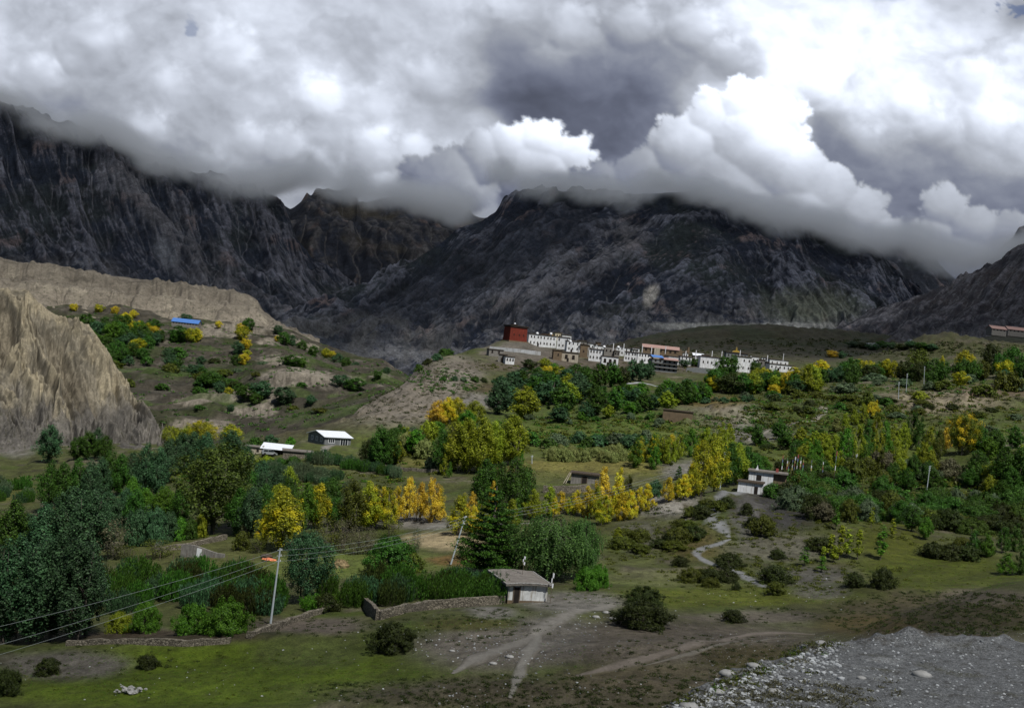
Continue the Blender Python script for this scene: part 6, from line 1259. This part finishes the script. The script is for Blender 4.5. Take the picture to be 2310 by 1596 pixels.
T('cone', 'GO', 1062, 1162, 50, 28, YR)
many('pop', ['YM', 'GR', 'YM', 'OL', 'YM', 'DG', 'OL'], [(632, 1240, 142, 82), (684, 1196, 104, 44), (712, 1192, 100, 44), (790, 1200, 118, 60), (826, 1196, 104, 50), (752, 1186, 66, 40), (840, 1190, 84, 40)], YR)
T('cone', 'Y', 592, 1226, 58, 34, YR)
many('thin', ['OL', 'GB', 'GB', 'OL', 'GB', 'GG'], [(735, 1248, 82, 70), (768, 1246, 76, 56), (802, 1250, 66, 50), (880, 1210, 40, 50), (830, 1248, 60, 50), (935, 1252, 60, 26)], 'with bare stems before the autumn row')
many('pop', ['DG', 'DB', 'DG', 'DG'], [(532, 1208, 108, 50), (560, 1212, 116, 50), (588, 1200, 108, 44), (604, 1196, 80, 34)], 'left of the big half yellowed poplar')
# --- left
T('rnd', 'OG', 482, 1202, 190, 158, own='biggest spreading olive tree with bare limbs showing beneath')
L1 = 'in the dark row on the left'
many('pop', ['DG', 'DG', 'DG', 'DB', 'DB'], [(104, 1156, 116, 40), (134, 1158, 118, 44), (166, 1152, 112, 42), (196, 1150, 110, 42), (222, 1130, 100, 40)], L1)
many('pop', ['DG', 'DG', 'DB', 'DB', 'DB', 'DB', 'DB'], [(240, 1120, 102, 42), (266, 1118, 96, 40), (292, 1112, 92, 40), (322, 1124, 118, 48), (350, 1122, 112, 46), (376, 1090, 100, 44), (404, 1072, 92, 44)], L1)
many('pop', ['DB', 'DB', 'DB', 'DB'], [(430, 1060, 84, 46), (460, 1062, 84, 44), (516, 1040, 70, 60), (552, 1068, 62, 36)], 'behind the biggest spreading tree')
many('pop', ['DB', 'DG', 'DG', 'DG', 'DB'], [(106, 1044, 82, 52), (172, 1036, 52, 40), (196, 1036, 60, 40), (236, 1038, 52, 34), (214, 1034, 66, 30)], 'below the tan cliff')
many('rnd', ['YG', 'YM', 'YG'], [(384, 1016, 52, 44), (452, 1010, 62, 60), (420, 1012, 48, 44)], 'below the tan cliff')
many('rndf', ['Y', 'Y', 'YM', 'YM'], [(500, 992, 62, 62), (478, 998, 50, 40), (535, 990, 46, 50), (520, 1000, 40, 40)], 'at the mouth of the gorge')
many('bushf', ['DG', 'DB', 'GR'], [(575, 1010, 26, 34), (610, 1000, 22, 30), (655, 1004, 20, 24)], 'behind the tin roofed shed')
many('pop', ['DB', 'DB', 'DB', 'DG', 'DB', 'DB'], [(150, 1256, 150, 84), (196, 1266, 158, 84), (98, 1262, 124, 70), (20, 1262, 128, 70), (58, 1256, 100, 50), (222, 1240, 90, 50)], 'in the second rank of the left clump')
many('pop', ['DB', 'DB', 'DB', 'DB', 'DB', 'DB', 'DB'], [(18, 1450, 226, 96), (66, 1452, 220, 96), (112, 1446, 226, 96), (158, 1446, 218, 92), (192, 1432, 210, 76), (-24, 1450, 216, 96), (90, 1420, 200, 90)], 'in the front rank of the left clump')
many('bigbush', ['DB', 'DB', 'DB', 'DB', 'DB'], [(256, 1186, 58, 60), (308, 1230, 84, 66), (346, 1228, 86, 62), (376, 1222, 76, 50), (330, 1180, 46, 60)], 'before the dark row on the left')
many('bush', ['GR', 'DG', 'YG', 'GR', 'OL'], [(404, 1218, 52, 40), (426, 1216, 50, 36), (448, 1212, 50, 34), (372, 1146, 46, 62), (545, 1240, 44, 40)], 'near the dry field wall')
many('thin', ['GB', 'OL', 'OL', 'OL'], [(250, 1262, 92, 74), (355, 1256, 40, 80), (285, 1258, 30, 50), (580, 1246, 40, 40)], 'near the dry field wall')
T('rnd', 'DB', 684, 1360, 158, 98, own='dark blue green tree with forked trunks just right of the nearest pole')
C1 = 'in the left thicket of upright shoots'
scatter('cop', ['DG', 'DG', 'DK', 'DB'], (225, 610, 1345, 1350, 40), 30, (50, 66), C1, 21, (56, 78))
scatter('cop', ['DG', 'DG', 'DB', 'DK'], (790, 1140, 1345, 1345, 20), 24, (50, 64), 'in the thicket behind the long stone wall', 22, (54, 76))
many('bigbush', ['GR', 'GR', 'GR', 'YG'], [(505, 1428, 84, 98), (438, 1430, 74, 84), (326, 1424, 66, 64), (268, 1424, 46, 50)], 'at the foot of the left thicket')
many('cop', ['DG', 'GR', 'GR'], [(735, 1340, 60, 44), (712, 1376, 34, 60), (748, 1366, 30, 50)], 'under the tree by the nearest pole')
T('bigbush', 'DG', 882, 1290, 82, 104, own='big domed dark bush behind the thicket of the stone wall'); T('bush', 'OL', 925, 1290, 44, 60, own='low olive bush against the big domed dark bush')
# --- right
TH = 'in the young poplar thicket on the right'
many('cone', ['DG', 'YG', 'GR', 'YG', 'YG', 'GR', 'YG', 'DG'], [(1790, 1050, 58, 34), (1815, 1046, 50, 34), (1838, 1050, 60, 36), (1862, 1044, 56, 34), (1880, 1040, 60, 36), (1905, 1042, 76, 38), (1930, 1040, 84, 40), (1952, 1036, 90, 40)], TH)
many('cone', ['YG', 'GR', 'YG', 'YG', 'DG', 'DG', 'YG', 'OL', 'YG'], [(1972, 1032, 92, 40), (1992, 1030, 76, 36), (2012, 1026, 70, 36), (2034, 1022, 70, 34), (2054, 1010, 84, 40), (2072, 1016, 74, 34), (2094, 1030, 74, 36), (2116, 1036, 70, 30), (1890, 1062, 46, 30)], TH)
many('cone', ['Y', 'YG', 'YG', 'Y', 'YG', 'PY'], [(1962, 944, 36, 24), (1945, 952, 40, 26), (1925, 958, 36, 26), (1974, 938, 34, 20), (1905, 968, 34, 26), (1885, 975, 34, 30)], 'along the yellow hedge above the thicket')
T('rnd', 'GY', 2170, 1026, 92, 66, own='big broad autumn tree, green above and yellow below, on the right slope'); T('cone', 'GO', 2130, 1018, 52, 26, own='golden young poplar touching the big autumn tree')
many('bush', ['GB', 'OL', 'GG', 'GB', 'GG'], [(1990, 1068, 54, 84), (1955, 1072, 44, 56), (2090, 1082, 40, 56), (2142, 1078, 46, 60), (2042, 1076, 44, 60)], 'in front of the young poplar thicket')
many('pop', ['DG', 'DG', 'DG', 'YG', 'DG', 'DG'], [(2200, 1092, 72, 48), (2265, 1108, 96, 60), (2298, 1112, 108, 60), (2236, 1100, 56, 40), (2330, 1110, 100, 60), (2185, 1100, 44, 40)], 'by the right picture edge')
scatter('bush', ['DG', 'DG', 'OL', 'DK'], (1770, 2000, 1090, 1110, 24), 16, (38, 54), 'in the dark mass beside the shrine', 31, (44, 66))
scatter('bush', ['OL', 'GG', 'GB', 'OL'], (1850, 2060, 1165, 1170, 14), 10, (42, 58), 'below the dark mass beside the shrine', 32, (44, 64))
scatter('bush', ['GG', 'GG', 'DG', 'OL'], (2080, 2320, 1148, 1150, 14), 11, (32, 44), 'around the short grey pole', 33, (36, 54))
scatter('bush', ['DK', 'DK', 'OL'], (2090, 2330, 1190, 1200, 10), 10, (26, 36), 'in the dark band above the right meadow', 34, (56, 84))
many('pop', ['DG', 'GR', 'DG'], [(2052, 1196, 58, 44), (2086, 1216, 50, 30), (2030, 1180, 50, 44)], 'at the head of the right meadow')
many('bush', ['DK', 'DK', 'DK', 'OL', 'DK'], [(2105, 1256, 34, 60), (2145, 1260, 36, 66), (2185, 1262, 34, 60), (2170, 1240, 30, 50), (2215, 1250, 36, 50)], 'on the right meadow edge')
many('cone', ['DG', 'GR', 'DG', 'DG', 'GR', 'DG'], [(2195, 1252, 58, 30), (2225, 1256, 52, 34), (2262, 1246, 58, 36), (2290, 1244, 62, 36), (2270, 1296, 50, 44), (2302, 1296, 62, 36)], 'on the right meadow edge')
SP = 'on the meadow below the shrine hill'
many('sap', ['YG', 'YG', 'YG', 'YG', 'YG', 'GR', 'YG'], [(1872, 1258, 52, 30), (1893, 1262, 74, 34), (1910, 1258, 66, 30), (1934, 1262, 70, 30), (1855, 1268, 36, 20), (1986, 1262, 74, 36), (1880, 1268, 40, 24)], SP)
many('sap', ['GR', 'GR', 'YG', 'GR', 'YG'], [(1814, 1276, 44, 28), (1853, 1290, 34, 26), (2012, 1210, 40, 20), (1885, 1194, 52, 22), (1965, 1190, 46, 18)], SP)
B1 = 'along the winding gravel path'
many('bigbush', ['DK', 'DK', 'OL', 'DK', 'DK', 'OL'], [(1645, 1278, 32, 62), (1536, 1276, 22, 36), (1562, 1312, 32, 60), (1602, 1312, 34, 56), (1640, 1312, 34, 50), (1604, 1322, 22, 40)], B1)
many('bush', ['DK', 'OL', 'DK', 'DK', 'DK'], [(1746, 1316, 42, 76), (1750, 1340, 30, 50), (1660, 1330, 18, 20), (1928, 1322, 34, 46), (1990, 1324, 46, 52)], B1)
many('bush', ['OL', 'DK', 'OL', 'DK', 'OL', 'DK', 'DK', 'DK'], [(1720, 1206, 46, 54), (1684, 1160, 28, 30), (1530, 1222, 34, 60), (1566, 1214, 30, 54), (1535, 1196, 28, 50), (1852, 1238, 28, 64), (1755, 1258, 22, 36), (1700, 1188, 24, 40)], 'on the dark slope under the shrine')
scatter('pop', ['DG', 'GR', 'YG', 'DG'], (2000, 2330, 1090, 1110, 22), 12, (44, 66), 'on the green slope at the right edge', 45, (30, 42))
scatter('cone', ['YG', 'GR', 'YG', 'OL'], (1790, 2120, 1070, 1060, 10), 14, (40, 60), 'in the front of the poplar thicket', 46, (24, 34))
scatter('bush', ['OL', 'DK', 'OL'], (1400, 1560, 1228, 1218, 22), 9, (18, 30), 'on the dark slope under the golden poplars', 35, (36, 60))
scatter('bush', ['OL', 'DK'], (1560, 1640, 1160, 1130, 18), 7, (18, 28), 'left of the path power pole slope', 36, (34, 54))
T('cone', 'YG', 1392, 1222, 32, 28, own='small yellow green shrub alone on the grey slope')
F1 = 'in the foreground'
for u, v, h, w, c_, lab in ((1450, 1414, 62, 116, 'DK', 'largest foreground dome bush right of the stone ring'), (1452, 1362, 42, 84, 'DK', 'dark bush just behind the largest foreground dome bush'), (885, 1464, 62, 98, 'DK', 'big dark foreground bush below the stone wall corner'), (108, 1520, 40, 52, 'DK', 'round dark bush on the grey slope at lower left'),
    (333, 1505, 30, 50, 'DK', 'small dark bush on the green slope at lower left'), (12, 1566, 60, 66, 'DK', 'dark bush cut by the lower left picture edge'), (1653, 1402, 30, 54, 'DK', 'lone dark bush on the brown flat left of the gravel terrace'), (1215, 1352, 14, 30, 'OL', 'low olive tuft by the near hut wall'), (735, 1378, 40, 60, 'DK', 'dark bush at the bend of the stone walls')):
    T('bigbush' if w > 60 else 'bush', c_, u, v, h, w, own=lab)
many('bush', ['DG', 'DK', 'DG', 'OL', 'DG', 'DG', 'OL'], [(1742, 1122, 36, 50), (1778, 1126, 44, 60), (1815, 1134, 50, 70), (1852, 1136, 46, 60), (1800, 1104, 46, 60), (1842, 1096, 46, 66), (1882, 1100, 42, 60)], 'hugging the shrine houses')
many('pop', ['DG', 'YG', 'GR'], [(1700, 1084, 60, 44), (1660, 1092, 84, 44), (1720, 1070, 40, 34)], 'just behind the shrine houses')
scatter('cone', ['YG', 'GR', 'YG', 'YM'], (1430, 1660, 1046, 1040, 9), 12, (48, 68), 'thickening the row under the badland mounds', 71, (28, 38))
scatter('popf', ['DG', 'YG', 'GR', 'DG'], (1690, 1900, 1000, 1020, 16), 10, (34, 52), 'around the gravel road bend', 72, (24, 34))
scatter('popf', ['GR', 'DG', 'YG', 'DG'], (2140, 2330, 1010, 1040, 24), 10, (40, 60), 'between the big autumn tree and the right edge', 73, (28, 38))
scatter('pop', ['DG', 'DB', 'YG', 'DG'], (560, 760, 1140, 1160, 20), 10, (70, 96), 'filling behind the valley floor autumn row', 74, (36, 46))
scatter('pop', ['DG', 'DB', 'GR'], (230, 430, 1180, 1170, 14), 8, (66, 90), 'filling before the dark row on the left', 75, (40, 50))
scatter('popf', ['DG', 'GR', 'YG'], (830, 990, 1040, 1010, 20), 8, (46, 66), 'filling left of the picture centre clump', 76, (30, 40))
scatter('cone', ['YG', 'Y', 'YG', 'GR'], (1060, 1240, 1200, 1170, 10), 8, (50, 70), 'behind the pine and willows', 77, (30, 40))
scatter('bigbush', ['DG', 'OG', 'DG', 'DK', 'GG'], (1770, 2060, 1150, 1160, 18), 14, (44, 62), 'in the deep thicket east of the shrine', 81, (66, 92))
scatter('bigbush', ['DG', 'DK', 'OG', 'DG'], (2060, 2330, 1170, 1190, 26), 14, (38, 56), 'in the thicket above the right meadow', 82, (60, 90))
# --- labels: every plant by its colour, kind and place in its own row
ORD = ['', 'second', 'third', 'fourth', 'fifth', 'sixth', 'seventh', 'eighth', 'ninth', 'tenth', 'eleventh', 'twelfth', 'thirteenth', 'fourteenth', 'fifteenth', 'sixteenth', 'seventeenth', 'eighteenth', 'nineteenth', 'twentieth', 'twenty-first', 'twenty-second', 'twenty-third', 'twenty-fourth', 'twenty-fifth', 'twenty-sixth', 'twenty-seventh', 'twenty-eighth', 'twenty-ninth', 'thirtieth']
fam = {}
for (o, own, desc, where, a, cat) in PLANTS:
    if own: o['label'] = own
    else: fam.setdefault((desc, where), []).append((a, o)); o['group'] = f'{cat}s {where}'
for (desc, where), L in fam.items():
    L.sort(key=lambda q: q[0]); n = len(L)
    for i, (a, o) in enumerate(L):
        if n == 1: o['label'] = f'{desc} {where}'
        elif n == 2: o['label'] = f"{('left' if i == 0 else 'right')} one of two {desc}s {where}"
        else:
            pos = 'leftmost' if i == 0 else 'rightmost' if i == n-1 else ORD[i]+' from left' if i <= n//2 else (ORD[n-1-i]+' from right')
            o['label'] = f'{desc} {where}, {pos}'
# --- low scrub, tufts and stones nobody could count
def tufts(name, regions, mat, seed, size, nl, up=.8):
    rng = np.random.default_rng(seed); Ps, Ns, Ss = [], [], []
    for (u, v, ru, rv, n) in regions:
        nl2 = nl*2 if v > 1150 else nl
        for i in range(n):
            a, r = rng.uniform(0, 6.28), math.sqrt(rng.uniform(0, 1)); p = hit(u+math.cos(a)*ru*r, v+math.sin(a)*rv*r)
            if p.y < 64: continue
            w = rng.uniform(*size)
            d = rng.normal(size=(nl2, 3)); d[:, 2] = np.abs(d[:, 2]); d /= np.linalg.norm(d, axis=1, keepdims=True)
            Ps.append(np.array(p)+d*np.array([w, w*.8, w*.5])*rng.uniform(.25, 1, (nl2, 1))); Ns.append(d*.6+rng.normal(size=(nl2, 3))*.6+np.array([0, 0, up*.6])); Ss.append(rng.uniform(.3, .75, nl2)*w*(.30 if nl2 > nl else .5))
    v, f = leaves_mesh(np.concatenate(Ps), np.concatenate(Ns), np.concatenate(Ss), rng, 1.8); return link(name, mesh_np(name, v, f, False), mat, kind='stuff')
tufts('scrub', [(1250, 1560, 560, 40, 620), (2120, 1385, 260, 55, 750), (1000, 1420, 260, 40, 130), (1600, 1480, 260, 50, 160), (700, 1410, 150, 25, 60), (230, 1480, 260, 50, 70), (1300, 1350, 150, 20, 20), (1820, 1300, 180, 40, 150), (1760, 1225, 170, 50, 160), (1480, 1200, 130, 60, 90), (1110, 1385, 90, 20, 40), (1720, 1390, 150, 20, 60), (1640, 1325, 120, 16, 20)], LM['DK'], 51, (.18, .5), 26)
tufts('scrub', [(900, 880, 190, 90, 500), (1030, 840, 70, 50, 140), (1640, 940, 150, 40, 110), (2110, 920, 230, 40, 240), (1500, 1130, 110, 40, 60), (1850, 930, 180, 50, 240), (1400, 960, 280, 40, 120), (1900, 800, 380, 20, 200), (1750, 990, 140, 40, 110)], LM['DK'], 52, (.5, 1.3), 18)
tufts('scrub', [(700, 1270, 330, 30, 160), (1500, 1330, 420, 30, 200), (2100, 1290, 200, 40, 120), (1900, 1160, 400, 60, 200), (1300, 1060, 240, 22, 160), (450, 1530, 480, 60, 130), (600, 1080, 280, 30, 140), (40, 1100, 90, 40, 60)], LM['OL'], 53, (.15, .45), 22)
tufts('scrub', [(1400, 965, 300, 40, 260), (1860, 930, 190, 50, 330), (2180, 960, 170, 50, 180), (1750, 1000, 150, 40, 120), (1300, 1000, 260, 30, 160), (2060, 1120, 270, 60, 260), (1350, 830, 300, 12, 120), (1950, 890, 370, 25, 260), (1000, 1045, 140, 25, 60), (640, 1090, 300, 30, 120)], LM['OL'], 56, (.7, 1.9), 26)
tufts('scrub', [(1400, 965, 300, 36, 160), (1860, 930, 190, 50, 150), (1000, 860, 90, 30, 120), (2060, 1130, 270, 60, 140), (1500, 1010, 260, 26, 120), (250, 1090, 260, 30, 120), (2100, 870, 230, 20, 150)], LM['DG'], 57, (.7, 1.8), 26)
tufts('scrub', [(1400, 960, 300, 40, 160), (1860, 930, 190, 50, 200), (2180, 960, 170, 50, 120), (2060, 1120, 270, 60, 160), (1000, 1020, 150, 40, 70), (640, 1090, 300, 30, 100), (1350, 890, 260, 40, 100)], LM['GR'], 58, (.5, 1.4), 24)
tufts('grass', [(450, 1530, 480, 65, 1500), (700, 1290, 330, 40, 500), (1600, 1345, 330, 26, 600), (2110, 1290, 210, 50, 600), (1100, 1480, 250, 50, 250), (1050, 1405, 140, 20, 200)], LM['GR'], 59, (.06, .22), 9, .3)
tufts('grass', [(450, 1530, 480, 65, 1100), (700, 1290, 330, 40, 400), (1600, 1345, 330, 26, 400), (1300, 1560, 560, 40, 900), (1500, 1450, 400, 50, 700), (2120, 1390, 280, 55, 600)], LM['OL'], 60, (.06, .22), 9, .3)
def weeds(pts, mat, seed):
    rng = np.random.default_rng(seed); Ps, Ns, Ss = [], [], []
    for (u, v) in pts:
        p = hit(u, v); w = rng.uniform(.12, .42); d = rng.normal(size=(40, 3)); d[:, 2] = np.abs(d[:, 2]); d /= np.linalg.norm(d, axis=1, keepdims=True)
        Ps.append(np.array(p)+d*np.array([w*1.3, w, w*.5])*rng.uniform(.2, 1, (40, 1))); Ns.append(d+rng.normal(size=(40, 3))*.6); Ss.append(rng.uniform(.03, .075, 40)*(.5+w))
    v, f = leaves_mesh(np.concatenate(Ps), np.concatenate(Ns), np.concatenate(Ss), rng, 2.4); link('weeds', mesh_np('weeds', v, f, False), mat, kind='stuff')
tufts('scrub', [(1720, 1190, 150, 50, 130), (1480, 1225, 120, 50, 120), (1680, 1290, 190, 40, 110), (1900, 1300, 160, 40, 70), (1350, 1250, 120, 60, 60), (2100, 1190, 250, 40, 120)], LM['OL'], 69, (.3, .95), 40)
tufts('scrub', [(2560, 1060, 240, 130, 260), (2560, 1240, 240, 80, 120)], LM['DG'], 70, (1.0, 2.6), 40)
wr_ = random.Random(17)
def wedge(n, sp): return [(lambda t: (1490+t*380+wr_.gauss(0, 14), 1592-t*160+abs(wr_.gauss(0, sp))))(wr_.random()) for _ in range(n)]
weeds(wedge(45, 14)+[(1700+wr_.gauss(0, 70), 1500+wr_.gauss(0, 14)) for _ in range(24)], LM['OL'], 1)
weeds(wedge(60, 34)+[(1640+wr_.uniform(0, 330), 1575+wr_.gauss(0, 12)) for _ in range(60)]+[(1790+wr_.uniform(-60, 260), 1550+wr_.gauss(0, 10)) for _ in range(16)], LM['GB'], 2)
weeds(wedge(14, 16), LM['GR'], 3)
def stones(name, pts, seed, lo, hi, mat, kind='stuff'):
    rr = random.Random(seed); mb = MB()
    for p in pts: r = rr.uniform(lo, hi)*rr.uniform(.5, 1); mb.blob((p.x, p.y, p.z+r*.2), (r*1.2, r, r*.65), rr, 5, 3, .25)
    return mb.build(name, mat, None, kind=kind)
M['stone_pale'] = mat_plain('pale_pebble', (.46, .48, .49), .35, .9, .9); M['stone_mid'] = mat_plain('grey_pebble', (.20, .21, .215), .4, .9, .9)
rr = random.Random(61)
def ring(n, cu_, cv_, ru, rv): return [hit(cu_+rr.gauss(0, ru), cv_+rr.gauss(0, rv)) for _ in range(n)]
edge = [hit(u, v) for u, v in [(1500+rr.random()*330, 0) for _ in range(0)]]
for _ in range(900):
    t = rr.random(); u = 1500+t*400; v = 1592-t*150+abs(rr.gauss(0, 46)); edge.append(hit(u, min(v, 1640)))
stones('gravel', edge[:420], 62, .03, .13, M['stone_pale']); stones('gravel', edge[420:], 66, .03, .09, M['stone_mid'])
stones('gravel', [hit(rr.uniform(1560, 2330), rr.uniform(1425, 1600)) for _ in range(3600)], 63, .015, .05, M['stone_mid'])
stones('gravel', [hit(rr.uniform(1600, 2330), rr.uniform(1425, 1600)) for _ in range(500)], 64, .025, .07, M['stone_pale'])
stones('gravel', ring(60, 1150, 1470, 60, 14)+ring(40, 1290, 1395, 50, 14)+ring(90, 1300, 1570, 300, 22)+ring(40, 400, 1520, 260, 40)+ring(120, 1010, 1450, 120, 22)+ring(90, 1500, 1140, 60, 20)+ring(60, 1700, 1350, 160, 20), 65, .04, .13, M['stone_pale'])
stones('gravel', ring(160, 1150, 1475, 70, 18)+ring(200, 1400, 1480, 300, 50)+ring(160, 1280, 1400, 120, 24), 67, .04, .12, M['stone_mid'])
tufts('scrub', [(1720, 785, 380, 22, 420), (2150, 790, 180, 18, 160)], LM['DK'], 68, (1.2, 3.2), 22)
rngb = np.random.default_rng(91); us_, t_, x_, y_, z_ = FARB; Ps, Ns, Ss = [], [], []
for i in range(1500):
    a, b = rngb.integers(25, x_.shape[0]-60), rngb.integers(10, x_.shape[1]-10); w = rngb.uniform(.8, 2.6); d = rngb.normal(size=(20, 3)); d[:, 2] = np.abs(d[:, 2]); d /= np.linalg.norm(d, axis=1, keepdims=True)
    Ps.append(np.array([x_[a, b], y_[a, b], z_[a, b]])+d*np.array([w, w, w*.6])*rngb.uniform(.3, 1, (20, 1))); Ns.append(d+rngb.normal(size=(20, 3))*.5+np.array([0, 0, .6])); Ss.append(rngb.uniform(.4, .8, 20)*w*.5)
v, f = leaves_mesh(np.concatenate(Ps), np.concatenate(Ns), np.concatenate(Ss), rngb, 1.8); link('scrub', mesh_np('scrub', v, f, False), LM['DG'], kind='stuff')
B_ = [(2078, 1524, .42, 'long pale boulder lying alone on the gravel terrace'), (1943, 1530, .2, 'small pale boulder left of the long boulder on the gravel'), (1555, 1596, .36, 'rounded boulder at the lower left of the gravel terrace'), (1640, 1520, .34, 'pale boulder on the upper edge of the stony bank'), (1700, 1503, .30, 'boulder among weeds at the top of the stony bank'),
   (1745, 1561, .28, 'grey boulder in the brown gravel strip'), (1620, 1562, .26, 'flat boulder in the middle of the stony bank'), (1345, 1392, .5, 'pale boulder at the left of the broken stone ring'), (1382, 1396, .5, 'pale boulder at the front of the broken stone ring'), (1402, 1388, .4, 'small boulder at the right of the broken stone ring'), (1368, 1382, .5, 'brown boulder at the back of the broken stone ring'),
   (1852, 1452, .3, 'pale boulder on the far rim of the gravel terrace'), (1112, 1497, .45, 'flat grey slab in the stony gully'), (1150, 1482, .5, 'grey slab higher in the stony gully'), (1020, 1468, .35, 'single pale stone on the grey flat')]
for i, (u, v, r, lab) in enumerate(B_):
    r_ = random.Random(i+5); MB().blob((0, 0, r*.12), (r*.9, r*.6, r*.38), r_, 9, 6, .13).build('boulder', M['rock'], None, True, label=lab, category='boulder', group='boulders').location = hit(u, v)
rk = random.Random(9); mb = MB()
for i in range(60): mb.blob((rk.gauss(0, .55), rk.gauss(0, .35), .12+max(0, rk.gauss(.12, .12))), (.2, .17, .12), rk, 6, 4)
mb.build('stone_heap', M['rock'], None, label='low heap of pale stones on the grass at lower left', category='stone heap').location = hit(293, 1562)
